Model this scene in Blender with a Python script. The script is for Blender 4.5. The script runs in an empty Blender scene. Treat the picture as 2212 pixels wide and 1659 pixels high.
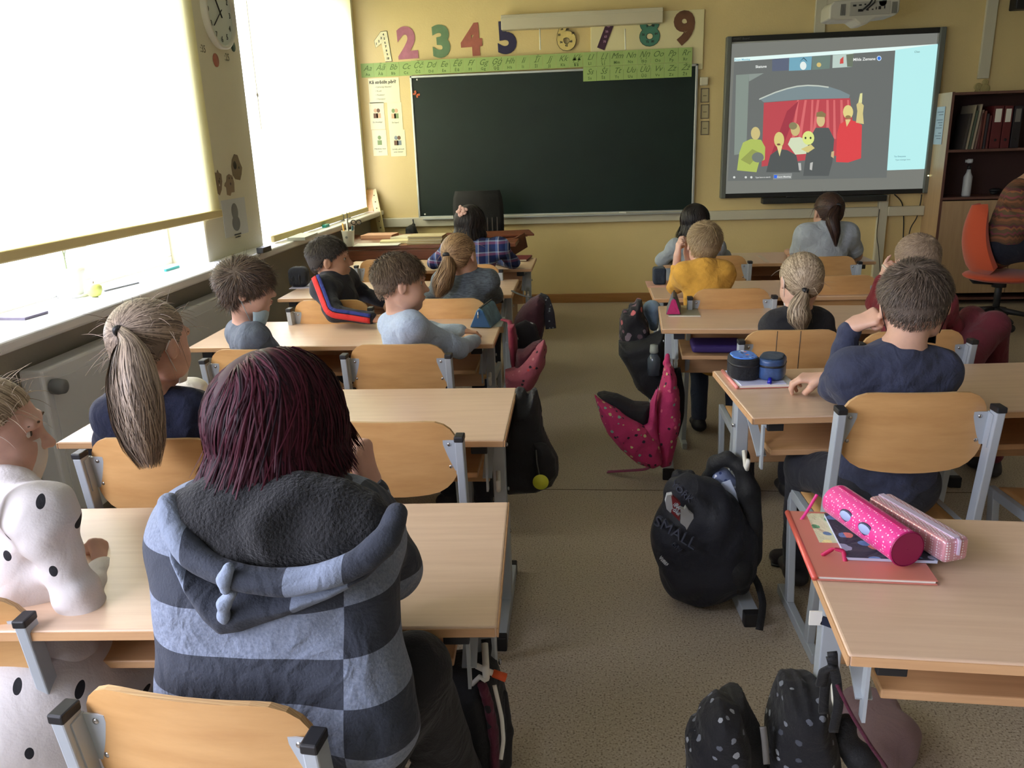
import bpy, bmesh, math, random
import numpy as np
from mathutils import Vector, Matrix

# ------------------------------------------------------------------ camera
SC = bpy.context.scene
COL = SC.collection
PI = math.pi
def V(*a): return Vector(a[0] if len(a) == 1 else a)
CAM = V(0, 0, 1.48859)
FW = V(-0.09611404, 0.95311989, -0.28692258)
RT = V(0.99535832, 0.09061735, -0.03240844)
UP = V(0.00488897, 0.28870568, 0.95740541)
FPX = 1746.97
cd = bpy.data.cameras.new('camera'); co = bpy.data.objects.new('camera', cd); COL.objects.link(co)
co.matrix_world = Matrix(((RT.x, UP.x, -FW.x, CAM.x), (RT.y, UP.y, -FW.y, CAM.y), (RT.z, UP.z, -FW.z, CAM.z), (0, 0, 0, 1)))
cd.sensor_width = 36; cd.lens = 36 * FPX / 2212; cd.clip_start = .05
SC.camera = co
SC.view_settings.view_transform = 'Standard'; SC.view_settings.look = 'None'
SC.view_settings.gamma = 1; SC.view_settings.exposure = 0.22; SC.view_settings.use_curve_mapping = False
SC.cycles.max_bounces = 9; SC.cycles.diffuse_bounces = 5; SC.cycles.glossy_bounces = 3
SC.cycles.transmission_bounces = 5; SC.cycles.transparent_max_bounces = 8
SC.cycles.sample_clamp_indirect = 4; SC.cycles.caustics_reflective = False; SC.cycles.caustics_refractive = False
SC.cycles.use_denoising = True

def at(u, v, Y):                      # photo pixel -> point at distance Y down the room
    d = FW + RT * ((u - 1106) / FPX) - UP * ((v - 829.5) / FPX)
    return CAM + d * (Y / d.y)
def atx(u, v, X):
    d = FW + RT * ((u - 1106) / FPX) - UP * ((v - 829.5) / FPX)
    return CAM + d * (X / d.x)
def atz(u, v, Z):
    d = FW + RT * ((u - 1106) / FPX) - UP * ((v - 829.5) / FPX)
    return CAM + d * ((Z - CAM.z) / d.z)

# ------------------------------------------------------------------ daylight
SKY = 13.0
w = bpy.data.worlds.new('overcast_sky'); SC.world = w; w.use_nodes = True
nt = w.node_tree; bg = nt.nodes['Background']
tc = nt.nodes.new('ShaderNodeTexCoord'); sp = nt.nodes.new('ShaderNodeSeparateXYZ'); rp = nt.nodes.new('ShaderNodeValToRGB')
nt.links.new(tc.outputs['Generated'], sp.inputs[0]); nt.links.new(sp.outputs['Z'], rp.inputs[0]); nt.links.new(rp.outputs[0], bg.inputs[0])
rp.color_ramp.elements[0].position = .0; rp.color_ramp.elements[0].color = (.34, .37, .40, 1)
rp.color_ramp.elements[1].position = .12; rp.color_ramp.elements[1].color = (.88, .90, 1.09, 1)
bg.inputs[1].default_value = SKY
XW, XS, XG, YB, YF, XR, ZC = -2.07, -1.93, -2.32, -3.0, 7.64, 4.3, 3.0
WINS = [(1.95, 4.26), (5.04, 7.46), (-2.7, 1.25)]      # y spans of the three window bays
ZS, ZT = .91, 2.75
for i, (y0, y1) in enumerate(WINS):
    ld = bpy.data.lights.new('window_daylight', 'AREA'); ld.shape = 'RECTANGLE'; ld.size = ZT - ZS + .1; ld.size_y = y1 - y0 + .1
    ld.cycles.is_portal = True
    lo = bpy.data.objects.new('window_daylight', ld); COL.objects.link(lo)
    lo.location = (XG - .12, (y0 + y1) / 2, (ZS + ZT) / 2); lo.rotation_euler = (0, -PI / 2, 0)

# ------------------------------------------------------------------ helpers
def S(r, g, b):                       # photo sRGB 0-255 -> linear
    return tuple(((c / 255 + .055) / 1.055) ** 2.4 if c > 10 else c / 255 / 12.92 for c in (r, g, b))
MATS = {}
def mat(name, col, rough=.6, metal=0, bump=0, bscale=60, noise=0, nscale=8, emit=None, es=1, spec=None, sheen=0, stretch=None, coat=0, trans=0, col2=None, wrinkle=0):
    if name in MATS: return MATS[name]
    m = bpy.data.materials.new(name); m.use_nodes = True; MATS[name] = m
    n = m.node_tree.nodes; l = m.node_tree.links; b = n['Principled BSDF']
    b.inputs['Base Color'].default_value = (*col, 1); b.inputs['Roughness'].default_value = rough; b.inputs['Metallic'].default_value = metal
    if spec is not None: b.inputs['Specular IOR Level'].default_value = spec
    if sheen: b.inputs['Sheen Weight'].default_value = sheen; b.inputs['Sheen Roughness'].default_value = .5
    if coat: b.inputs['Coat Weight'].default_value = coat; b.inputs['Coat Roughness'].default_value = .25
    if emit: b.inputs['Emission Color'].default_value = (*emit, 1); b.inputs['Emission Strength'].default_value = es
    if noise or bump:
        tcn = n.new('ShaderNodeTexCoord'); mp = n.new('ShaderNodeMapping'); l.new(tcn.outputs['Object'], mp.inputs[0])
        if stretch: mp.inputs['Scale'].default_value = stretch
    if noise:
        t = n.new('ShaderNodeTexNoise'); t.inputs['Scale'].default_value = nscale; t.inputs['Detail'].default_value = 4; l.new(mp.outputs[0], t.inputs[0])
        r = n.new('ShaderNodeValToRGB'); l.new(t.outputs[0], r.inputs[0])
        c2 = col2 or tuple(c * (1 - noise) for c in col); c1 = col if col2 else tuple(min(1, c * (1 + noise)) for c in col)
        r.color_ramp.elements[0].position = .35; r.color_ramp.elements[1].position = .65
        r.color_ramp.elements[0].color = (*c2, 1); r.color_ramp.elements[1].color = (*c1, 1); l.new(r.outputs[0], b.inputs['Base Color'])
    if bump:
        t2 = n.new('ShaderNodeTexNoise'); t2.inputs['Scale'].default_value = bscale; t2.inputs['Detail'].default_value = 3; l.new(mp.outputs[0], t2.inputs[0])
        bm_ = n.new('ShaderNodeBump'); bm_.inputs['Strength'].default_value = bump; bm_.inputs['Distance'].default_value = .004
        l.new(t2.outputs[0], bm_.inputs['Height']); l.new(bm_.outputs[0], b.inputs['Normal'])
        if wrinkle:
            t3 = n.new('ShaderNodeTexNoise'); t3.inputs['Scale'].default_value = 13; t3.inputs['Detail'].default_value = 2; t3.inputs['Distortion'].default_value = 1.4; l.new(tcn.outputs['Object'], t3.inputs[0])
            b3 = n.new('ShaderNodeBump'); b3.inputs['Strength'].default_value = wrinkle; b3.inputs['Distance'].default_value = .02; l.new(t3.outputs[0], b3.inputs['Height']); l.new(b3.outputs[0], bm_.inputs['Normal'])
    return m

class MB:                             # mesh builder: several shapes -> ONE mesh object
    def __init__(s): s.v = []; s.f = []; s.sm = []
    def add(s, vs, fs, smooth=False):
        o = len(s.v); s.v += [tuple(v) for v in vs]; s.f += [tuple(i + o for i in f) for f in fs]; s.sm += [smooth] * len(fs); return s
    def box(s, a, b, M=None):
        (x0, y0, z0), (x1, y1, z1) = a, b
        vs = [V(x, y, z) for z in (z0, z1) for y in (y0, y1) for x in (x0, x1)]
        if M is not None: vs = [M @ v for v in vs]
        return s.add(vs, [(0, 2, 3, 1), (4, 5, 7, 6), (0, 1, 5, 4), (2, 6, 7, 3), (0, 4, 6, 2), (1, 3, 7, 5)])
    def bar(s, p, q, w, d, up=(0, 0, 1)):      # rectangular bar from p to q
        p, q = V(p), V(q); z = (q - p).normalized(); x = V(up).cross(z)
        if x.length < 1e-4: x = V(1, 0, 0)
        x.normalize(); y = z.cross(x)
        vs = [c + x * (sx * w / 2) + y * (sy * d / 2) for c in (p, q) for sy in (-1, 1) for sx in (-1, 1)]
        return s.add(vs, [(0, 2, 3, 1), (4, 5, 7, 6), (0, 1, 5, 4), (2, 6, 7, 3), (0, 4, 6, 2), (1, 3, 7, 5)])
    def tube(s, pts, r, n=8, flat=1.0, cap=True, up=(0, 0, 1)):
        pts = [V(p) for p in pts]; rs = r if isinstance(r, (list, tuple)) else [r] * len(pts); vs = []; N = len(pts)
        px = None
        for i, p in enumerate(pts):
            t = (pts[min(i + 1, N - 1)] - pts[max(i - 1, 0)]).normalized()
            x = V(up).cross(t) if px is None else px - t * px.dot(t)
            if x.length < 1e-4: x = V(1, 0, 0).cross(t)
            x.normalize(); px = x; y = t.cross(x)
            for k in range(n):
                a = 2 * PI * k / n; vs.append(p + x * (math.cos(a) * rs[i]) + y * (math.sin(a) * rs[i] * flat))
        fs = [(i * n + k, i * n + (k + 1) % n, (i + 1) * n + (k + 1) % n, (i + 1) * n + k) for i in range(N - 1) for k in range(n)]
        if cap: fs += [tuple(reversed(range(n))), tuple((N - 1) * n + k for k in range(n))]
        return s.add(vs, fs, True)
    def lathe(s, prof, c=(0, 0, 0), n=24, M=None, cap=True):       # prof: (r, z)
        vs = [V(r * math.cos(2 * PI * k / n), r * math.sin(2 * PI * k / n), z) + V(c) for r, z in prof for k in range(n)]
        if M is not None: vs = [M @ v for v in vs]
        fs = [(i * n + k, i * n + (k + 1) % n, (i + 1) * n + (k + 1) % n, (i + 1) * n + k) for i in range(len(prof) - 1) for k in range(n)]
        if cap: fs += [tuple(reversed(range(n))), tuple((len(prof) - 1) * n + k for k in range(n))]
        return s.add(vs, fs, True)
    def prism(s, poly, M, t=.002):    # poly in local xy, thickness along local z
        n = len(poly); vs = [M @ V(x, y, 0) for x, y in poly] + [M @ V(x, y, t) for x, y in poly]
        return s.add(vs, [tuple(reversed(range(n))), tuple(range(n, 2 * n))] + [(i, (i + 1) % n, n + (i + 1) % n, n + i) for i in range(n)])
    def ell(s, c, r, M=None, n=16, m=10):
        vs = []; c = V(c)
        for i in range(m + 1):
            th = PI * i / m
            for k in range(n):
                ph = 2 * PI * k / n; v = V(r[0] * math.sin(th) * math.cos(ph), r[1] * math.sin(th) * math.sin(ph), r[2] * math.cos(th))
                vs.append((M @ v if M is not None else v) + c)
        return s.add(vs, [(i * n + k, (i + 1) * n + k, (i + 1) * n + (k + 1) % n, i * n + (k + 1) % n) for i in range(m) for k in range(n)], True)
    def build(s, name, m, parent=None, bevel=0, seg=2, loc=None, subsurf=0, autos=True):
        me = bpy.data.meshes.new(name); me.from_pydata(s.v, [], s.f)
        me.polygons.foreach_set('use_smooth', s.sm); me.materials.append(m); me.update()
        o = bpy.data.objects.new(name, me); COL.objects.link(o)
        if loc is not None:            # verts given in world coords, origin moved to loc
            me.transform(Matrix.Translation(-V(loc))); o.location = loc
        if parent is not None: o.parent = parent
        if bevel:
            md = o.modifiers.new('bevel', 'BEVEL'); md.width = bevel; md.segments = seg; md.limit_method = 'ANGLE'; md.angle_limit = .6
        if subsurf:
            md = o.modifiers.new('sub', 'SUBSURF'); md.levels = md.render_levels = subsurf
        return o

def tag(o, label=None, cat=None, group=None, kind=None):
    if label: o['label'] = label
    if cat: o['category'] = cat
    if group: o['group'] = group
    if kind: o['kind'] = kind
    return o
def thing(name, label, cat, loc=(0, 0, 0), rz=0, group=None):
    o = bpy.data.objects.new(name, None); COL.objects.link(o); o.location = loc; o.rotation_euler = (0, 0, rz); o.empty_display_size = .1
    return tag(o, label, cat, group)
def struct(o): o['kind'] = 'structure'; return o
def copy_tree(o, parent=None):
    c = o.copy(); COL.objects.link(c); c.parent = parent
    for ch in list(o.children): copy_tree(ch, c)
    return c
def text_mesh(txt, size, M, shear=0, bold=0, ext=.0008, align='CENTER', spacing=1.0, name='lettering'):
    cu = bpy.data.curves.new(name, 'FONT'); cu.body = txt; cu.size = size; cu.shear = shear; cu.offset = bold; cu.extrude = ext
    cu.align_x = align; cu.align_y = 'CENTER'; cu.space_character = spacing; cu.resolution_u = 4
    o = bpy.data.objects.new(name, cu); COL.objects.link(o)
    me = bpy.data.meshes.new_from_object(o.evaluated_get(bpy.context.evaluated_depsgraph_get()))
    bpy.data.objects.remove(o); bpy.data.curves.remove(cu); me.transform(M); return me
def text_obj(txt, size, M, m, parent, name='lettering', **k):
    """M may be a list of (text, size, M) rows -> one mesh"""
    rows = M if isinstance(M, list) else [(txt, size, M)]
    bm = bmesh.new()
    for t, s, mm in rows:
        me = text_mesh(t, s, mm, **k); bm.from_mesh(me); bpy.data.meshes.remove(me)
    me = bpy.data.meshes.new(name); bm.to_mesh(me); bm.free(); me.materials.clear(); me.materials.append(m)
    o = bpy.data.objects.new(name, me); COL.objects.link(o); o.parent = parent; return o
def WM(x, z, y=YF, rot=0, s=1):       # front wall frame: local x right, y up, z toward the room
    return Matrix.Translation((x, y, z)) @ Matrix.Rotation(PI / 2, 4, 'X') @ Matrix.Rotation(rot, 4, 'Z') @ Matrix.Scale(s, 4)
def LM(y, z, x=XW):                   # left wall frame: local x toward the front wall, y up, z into the room
    return Matrix.Translation((x, y, z)) @ Matrix.Rotation(PI / 2, 4, 'Z') @ Matrix.Rotation(PI / 2, 4, 'X')

# ------------------------------------------------------------------ common materials
M_wall = mat('yellow_wall_paint', S(224, 202, 148), .85, bump=.25, bscale=90, noise=.03, nscale=2)
M_pier = mat('cream_wall_paint', S(216, 212, 188), .8, bump=.2, bscale=80)
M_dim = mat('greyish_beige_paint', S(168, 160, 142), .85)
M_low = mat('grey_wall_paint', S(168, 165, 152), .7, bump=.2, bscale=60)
M_ceil = mat('ceiling_paint', S(196, 196, 192), .9)
M_sill = mat('white_sill_paint', S(226, 228, 230), .3, coat=.3)
M_alu = mat('aluminium', S(190, 195, 195), .35, metal=.7)
M_trunk = mat('white_trunking', S(205, 200, 180), .5)
M_grey = mat('powder_coated_steel', S(176, 184, 190), .42, metal=.15)
M_blackp = mat('black_plastic', S(28, 28, 30), .5)
M_dark = mat('dark_plastic', S(42, 44, 46), .45)
M_screw = mat('steel_screw', S(190, 190, 190), .25, metal=1)
M_white = mat('white_paper', S(232, 230, 220), .8)
M_ink = mat('dark_ink', S(50, 52, 50), .8)

def wood(name, c1, c2, rough=.4, sc=(2.2, 34, 34), coat=.15, amt=1.0):
    m = bpy.data.materials.new(name); m.use_nodes = True; MATS[name] = m
    n = m.node_tree.nodes; l = m.node_tree.links; b = n['Principled BSDF']
    tcn = n.new('ShaderNodeTexCoord'); mp = n.new('ShaderNodeMapping'); mp.inputs['Scale'].default_value = sc
    l.new(tcn.outputs['Object'], mp.inputs[0])
    oi = n.new('ShaderNodeObjectInfo'); sc_ = n.new('ShaderNodeVectorMath'); sc_.operation = 'SCALE'; sc_.inputs['Scale'].default_value = 37
    cx = n.new('ShaderNodeCombineXYZ'); l.new(oi.outputs['Random'], cx.inputs[0]); l.new(oi.outputs['Random'], cx.inputs[2]); l.new(cx.outputs[0], sc_.inputs[0])
    ad = n.new('ShaderNodeVectorMath'); l.new(mp.outputs[0], ad.inputs[0]); l.new(sc_.outputs[0], ad.inputs[1])
    t = n.new('ShaderNodeTexNoise'); t.inputs['Scale'].default_value = 1.6; t.inputs['Detail'].default_value = 5; t.inputs['Roughness'].default_value = .6
    l.new(ad.outputs[0], t.inputs[0])
    r = n.new('ShaderNodeValToRGB'); l.new(t.outputs[0], r.inputs[0])
    r.color_ramp.elements[0].position = .3; r.color_ramp.elements[1].position = .7
    r.color_ramp.elements[0].color = (*c1, 1); r.color_ramp.elements[1].color = (*c2, 1)
    l.new(r.outputs[0], b.inputs['Base Color']); b.inputs['Roughness'].default_value = rough
    b.inputs['Coat Weight'].default_value = coat; b.inputs['Coat Roughness'].default_value = .3
    return m
M_beech = wood('beech_laminate', S(206, 174, 146), S(218, 188, 160), .35)
M_beech2 = wood('beech_edge', S(196, 152, 108), S(212, 168, 122), .5)
M_ply = wood('lacquered_plywood', S(196, 148, 92), S(216, 170, 112), .3, (3, 3, 16), .5)
M_plyedge = wood('plywood_edge', S(150, 105, 62), S(225, 190, 135), .5, (1, 400, 1), 0)
M_dwood = wood('reddish_brown_wood', S(104, 56, 36), S(132, 74, 48), .35, (2, 30, 30), .3)
M_shelf = wood('brown_shelf_wood', S(98, 66, 58), S(112, 76, 66), .5, (20, 20, 2), .1)
M_oak = wood('light_oak_veneer', S(176, 146, 112), S(190, 160, 124), .45, (25, 25, 2), .2)
# ------------------------------------------------------------------ room shell
def floor_mat():
    m = bpy.data.materials.new('speckled_linoleum'); m.use_nodes = True
    n = m.node_tree.nodes; l = m.node_tree.links; b = n['Principled BSDF']
    tcn = n.new('ShaderNodeTexCoord')
    t = n.new('ShaderNodeTexNoise'); t.inputs['Scale'].default_value = 180; t.inputs['Detail'].default_value = 2; l.new(tcn.outputs['Object'], t.inputs[0])
    r = n.new('ShaderNodeValToRGB'); l.new(t.outputs[0], r.inputs[0]); e = r.color_ramp.elements
    e[0].position = .33; e[0].color = (*S(116, 102, 84), 1); e[1].position = .43; e[1].color = (*S(184, 170, 150), 1)
    x = e.new(.60); x.color = (*S(192, 179, 159), 1); x = e.new(.70); x.color = (*S(212, 204, 188), 1)
    t2 = n.new('ShaderNodeTexNoise'); t2.inputs['Scale'].default_value = 2.2; t2.inputs['Detail'].default_value = 4; l.new(tcn.outputs['Object'], t2.inputs[0])
    mx = n.new('ShaderNodeMix'); mx.data_type = 'RGBA'; mx.blend_type = 'MULTIPLY'; mx.inputs[0].default_value = .25
    l.new(r.outputs[0], mx.inputs[6]); l.new(t2.outputs[0], mx.inputs[7]); 
    l.new(mx.outputs[2], b.inputs['Base Color'])
    mr = n.new('ShaderNodeMapRange'); mr.inputs[3].default_value = .28; mr.inputs[4].default_value = .5; l.new(t2.outputs[0], mr.inputs[0]); l.new(mr.outputs[0], b.inputs['Roughness'])
    b.inputs['Specular IOR Level'].default_value = .4
    return m
fl = struct(MB().box((XW - .3, YB, -.1), (XR, YF, 0)).build('floor', floor_mat()))
sm = MB()
for y in (3.31, 1.2): sm.box((XW, y, 0.0), (XR, y + .004, .0012))
sm.box((.02, YB, 0), (.0235, 1.2, .0012))
tag(sm.build('floor_seam', mat('linoleum_seam', S(96, 80, 62), .7)), kind='structure')
struct(MB().box((XW - .4, YB, ZC), (XR, YF + .2, ZC + .1)).build('ceiling', M_ceil))
struct(MB().box((XW - .4, YF, -.1), (XR + .1, YF + .2, ZC)).build('wall_front', M_wall))
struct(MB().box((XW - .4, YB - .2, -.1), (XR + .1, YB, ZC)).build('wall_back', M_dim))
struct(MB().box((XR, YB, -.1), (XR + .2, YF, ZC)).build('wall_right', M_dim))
XO = XG - .1
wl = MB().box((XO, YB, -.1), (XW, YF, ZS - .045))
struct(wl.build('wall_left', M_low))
wp = MB()
ys = [YB] + [y for s_ in sorted(WINS) for y in s_] + [YF]
for a, b_ in zip(ys[0::2], ys[1::2]): wp.box((XO, a, ZS - .045), (XW, b_, ZT))
wp.box((XO, YB, ZT), (XW, YF, ZC))
struct(wp.build('wall_left', M_pier, bevel=.012))
# window frames, panes, sills
M_glass = bpy.data.materials.new('window_glass'); M_glass.use_nodes = True
n_ = M_glass.node_tree.nodes; l_ = M_glass.node_tree.links
tr = n_.new('ShaderNodeBsdfTransparent'); gl = n_.new('ShaderNodeBsdfGlossy'); gl.inputs[1].default_value = .02; mx_ = n_.new('ShaderNodeMixShader'); mx_.inputs[0].default_value = .06
l_.new(tr.outputs[0], mx_.inputs[1]); l_.new(gl.outputs[0], mx_.inputs[2]); l_.new(mx_.outputs[0], n_['Material Output'].inputs[0])
M_frame = mat('white_window_frame', S(246, 246, 244), .4)
for i, (y0, y1) in enumerate(WINS):
    f = MB(); X0, X1 = XG - .03, XG + .04
    f.box((X0, y0, ZS), (X1, y1, ZS + .04)); f.box((X0, y0, ZT - .07), (X1, y1, ZT)); f.box((X0, y0, ZS + .04), (X1, y0 + .045, ZT - .07)); f.box((X0, y1 - .045, ZS + .04), (X1, y1, ZT - .07))
    for k in (1, 2): ym = y0 + (y1 - y0) * k / 3; f.box((X0, ym - .03, ZS + .04), (X1, ym + .03, ZT - .07))
    wo = struct(f.build('window_%d' % (i + 1), M_frame, bevel=.004))
    MB().box((XG, y0 + .05, ZS + .05), (XG + .006, y1 - .05, ZT - .075)).build('pane', M_glass, wo)
sl = MB(); sl.box((XG + .03, YB, ZS - .045), (XS, YF, ZS))
struct(sl.build('trim_1', M_sill, bevel=.012, seg=3))
struct(MB().box((XW, YF - .022, 0), (2.9, YF, .085)).build('baseboard_front', wood('baseboard_wood', S(150, 106, 60), S(168, 120, 70), .4, (2, 20, 20)), bevel=.004))

# roller blinds
M_blind = bpy.data.materials.new('cream_blind_fabric'); M_blind.use_nodes = True
n_ = M_blind.node_tree.nodes; l_ = M_blind.node_tree.links
for k in list(n_):
    if k.type == 'BSDF_PRINCIPLED': n_.remove(k)
df = n_.new('ShaderNodeBsdfDiffuse'); tl = n_.new('ShaderNodeBsdfTranslucent'); tp = n_.new('ShaderNodeBsdfTransparent')
df.inputs[0].default_value = (*S(228, 220, 176), 1); tl.inputs[0].default_value = (*S(255, 250, 196), 1); tp.inputs[0].default_value = (1, .98, .86, 1)
a1 = n_.new('ShaderNodeMixShader'); a1.inputs[0].default_value = .46; a2 = n_.new('ShaderNodeMixShader'); a2.inputs[0].default_value = .10
l_.new(df.outputs[0], a1.inputs[1]); l_.new(tl.outputs[0], a1.inputs[2]); l_.new(a1.outputs[0], a2.inputs[1]); l_.new(tp.outputs[0], a2.inputs[2]); l_.new(a2.outputs[0], n_['Material Output'].inputs[0])
M_bar = mat('blind_hem_fabric', S(214, 196, 140), .7)
def blind(label, y0, y1, zb, x=-2.035):
    t = thing('roller_blind', label, 'blind', (x, (y0 + y1) / 2, ZT + .06), 0, 'cream roller blinds on the left windows')
    t_ = t.location
    N = 24; m = MB(); vs = []; zs = [ZT + .08 - (ZT + .08 - zb) * k / 10 for k in range(11)]
    for k, z in enumerate(zs):
        for j in range(N + 1):
            u = j / N; inset = .012 * math.sin(k / 10 * PI) ; y = y0 + inset + (y1 - y0 - 2 * inset) * u
            vs.append((x + .006 * math.sin(u * 3 * PI) * k / 10 - t_[0], y - t_[1], z - t_[2]))
    m.add(vs, [(k * (N + 1) + j, k * (N + 1) + j + 1, (k + 1) * (N + 1) + j + 1, (k + 1) * (N + 1) + j) for k in range(10) for j in range(N)], True)
    m.build('blind_fabric', M_blind, t)
    MB().box((-.012, y0 - t_[1], zb - t_[2] - .03), (.014, y1 - t_[1], zb - t_[2] + .012)).build('bottom_bar', M_bar, t, bevel=.006)
    MB().tube([(0, y0 - t_[1] - .02, .09), (0, y1 - t_[1] + .02, .09)], .03, 16).build('roller_tube', M_white, t)
    c = MB().tube([(.03, y0 - t_[1] - .05, .05), (.032, y0 - t_[1] - .05, -1.2 if zb < 1.1 else -1.0)], .0016, 5); c.ell((.032, y0 - t_[1] - .05, -1.0 if zb < 1.1 else -.9), (.006, .006, .012))
    c.build('pull_chain', M_white, t)
    return t
blind('large cream roller blind glowing over the nearer window, its hem above the sill', 1.86, 4.40, 1.17)
blind('cream roller blind over the window next to the chalkboard wall, drawn down to the sill', 5.10, 7.44, .945)

# radiator under the sill
t = thing('radiator', 'flat white panel radiator under the window sill', 'radiator', (XW + .075, 3.45, .14))
MB().box((-.045, -.84, .0), (.045, .84, .62)).build('panel', mat('radiator_enamel', S(232, 234, 236), .35), t, bevel=.012, seg=3)
MB().box((.046, -.80, .05), (.049, .80, .57)).build('front_sheet', mat('radiator_enamel2', S(226, 228, 230), .35), t, bevel=.001)
MB().lathe([(.028, 0), (.03, .02), (.026, .045), (.012, .05)], M=Matrix.Translation((.05, -.80, .55)) @ Matrix.Rotation(PI / 2, 4, 'Y')).build('thermostat_knob', mat('grey_knob', S(120, 122, 124), .5), t)
MB().lathe([(.018, 0), (.022, .012), (.014, .03)], M=Matrix.Translation((.05, -.72, .05)) @ Matrix.Rotation(PI / 2, 4, 'Y')).tube([(.05, -.72, .05), (.03, -.72, -.14)], .01).build('valve_pipe', M_alu, t)

# ------------------------------------------------------------------ front wall: chalkboard
bx0, bx1, bz0, bz1 = -1.592, .945, .828, 2.081
t = thing('chalkboard', 'large dark green chalkboard in an aluminium frame on the yellow wall', 'chalkboard', ((bx0 + bx1) / 2, YF, bz0))
o = V(t.location); L = lambda x, y, z: (x - o.x, y - o.y, z - o.z)
MB().box(L(bx0 + .012, YF - .03, bz0 + .012), L(bx1 - .012, YF - .004, bz1 - .012)).build('writing_surface', mat('chalkboard_green', S(16, 34, 30), .45, noise=.12, nscale=3, spec=.35), t)
f = MB(); d0, d1 = YF - .042, YF
f.box(L(bx0, d0, bz0), L(bx0 + .018, d1, bz1)); f.box(L(bx1 - .022, d0, bz0), L(bx1, d1, bz1)); f.box(L(bx0, d0, bz1 - .02), L(bx1, d1, bz1)); f.box(L(bx0, d0, bz0), L(bx1, d1, bz0 + .018))
f.build('frame', M_alu, t, bevel=.004)
MB().box(L(bx0 + .05, YF - .10, bz0 - .012), L(bx1 - .03, YF - .03, bz0 + .002)).build('chalk_tray', M_alu, t, bevel=.003)
tag(MB().box((.27, YF - .095, bz0 + .003), (.335, YF - .075, bz0 + .017)).build('chalk', M_white, bevel=.003), 'small white stick of chalk lying on the tray of the green board', 'chalk')
for i, (u, v) in enumerate(((901, 172), (918, 463))):
    p = at(u, v, YF - .035); tag(MB().lathe([(.008, 0), (.008, .005), (.003, .008)], M=WM(p.x, p.z, YF - .03)).build('magnet', M_white), ['tiny white round magnet in the top left corner of the chalkboard', 'tiny white round magnet in the bottom left corner of the chalkboard'][i], 'magnet')
p = at(899, 204, YF - .035); M0 = WM(p.x, p.z, YF - .032, -.7)
bt = thing('butterfly_magnet', 'small orange butterfly magnet at the upper left of the chalkboard', 'magnet', (p.x, YF - .032, p.z)); Mi = Matrix.Translation(-V(bt.location)) @ M0
for sx in (-1, 1):
    MB().prism([(0, -.004), (sx * .02, -.02), (sx * .03, -.01), (sx * .018, 0), (sx * .032, .012), (sx * .022, .026), (0, .006)][::sx], Mi, .006).build('wing', mat('orange_wing', S(196, 92, 48), .5), bt)
MB().tube([Mi @ V(0, -.02, .008), Mi @ V(0, .022, .008)], .004).build('insect_body', M_dark, bt)

# light panel behind the numerals, roller screen case, hanging rods
tag(MB().box((.02, YF - .02, 2.036), (.985, YF, 2.516)).build('wall_panel', mat('cream_panel', S(232, 222, 176), .5), bevel=.004), 'pale cream board on the wall behind the numerals 7, 8 and 9', 'panel')
t = thing('projection_screen_case', 'long pale roller screen case hiding the tops of numerals 5 to 8', 'screen case', (-.06, YF - .06, 2.475))
MB().box((-.69, -.045, -.06), (.69, .06, .06)).build('case', mat('screen_case_paint', S(200, 192, 170), .5), t, bevel=.006)
MB().box((-.69, -.05, .03), (.69, -.045, .036)).build('case_lip', M_trunk, t)
for u in (1166, 1350):
    p = at(u, 62, YF - .08); q = at(u + 1, 106, YF - .08)
    tag(MB().tube([p, q, q + V(.004, 0, -.006)], .006, 8).build('hanging_rod', M_white, loc=tuple(p)), 'thin white rod hanging below the screen case, ' + ('left of numeral 6' if u < 1200 else 'between numerals 7 and 8'), 'rod')

# numerals
ONE = [(312, 478), (335, 692), (418, 690), (390, 348), (315, 350), (225, 445), (235, 525)]
def numeral(d, u, zc, h, col, label, outline=False, small=None):
    p = at(u, 80, YF - .02); M = WM(p.x, zc, YF - (.024 if u > 1150 else .004), .03)
    c = S(*col); m = mat('numeral_paint_' + 'abcdefghij'[int(d)], c, .7, noise=.08, nscale=20)
    t = thing('paper_numeral', label, 'paper number', (p.x, YF, zc)); Mi = Matrix.Translation(-V(t.location))
    text_obj(d, h * 1.36, Mi @ M @ Matrix.Translation((0, 0, .001)), m, t, 'paper_shape', bold=.0175 * (.6 if outline else 1), ext=.001) if d != '1' else MB().prism([((x - 320) * .000725, (520 - y) * .000725) for x, y in ONE], Mi @ M, .0018).build('paper_shape', m, t)
    if outline and d == '1': MB().prism([((x - 320) * .000725 * 1.045 + .0006, (520 - y) * .000725 * 1.03) for x, y in ONE], Mi @ M, .0008).build('outline', M_ink, t)
    elif outline: text_obj(d, h * 1.36, Mi @ M, M_ink, t, 'outline', bold=.0175 * (.82), ext=.0006)
    if small:
        rows = [(s_, .024, Mi @ M @ Matrix.Translation((x, y, .0026))) for s_, x, y in small]
        text_obj('', 0, rows, M_ink if d != '7' else mat('mauve_boxes', S(170, 130, 160), .7), t, 'small_figures', bold=.001, ext=.0003)
zc = 2.345
numeral('1', 824, 2.335, .25, (236, 230, 190), 'white outlined paper numeral 1 filled with small figures', True, [('4', .018, .10), ('5', .024, .065), ('6', .026, .032), ('7', .03, .0), ('8', .032, -.035), ('9', .036, -.066), ('10', .038, -.10), ('3', -.004, .072), ('2', -.028, .048), ('1', -.052, .028)])
numeral('2', 878, 2.345, .25, (176, 112, 132), 'pink paper numeral 2 above the alphabet strip')
numeral('3', 952, 2.345, .25, (106, 136, 102), 'green paper numeral 3 above the alphabet strip')
numeral('4', 1018, 2.345, .25, (166, 96, 84), 'brick red paper numeral 4 above the alphabet strip')
numeral('5', 1095, 2.352, .25, (44, 40, 78), 'dark navy paper numeral 5, its top under the screen case')
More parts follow.
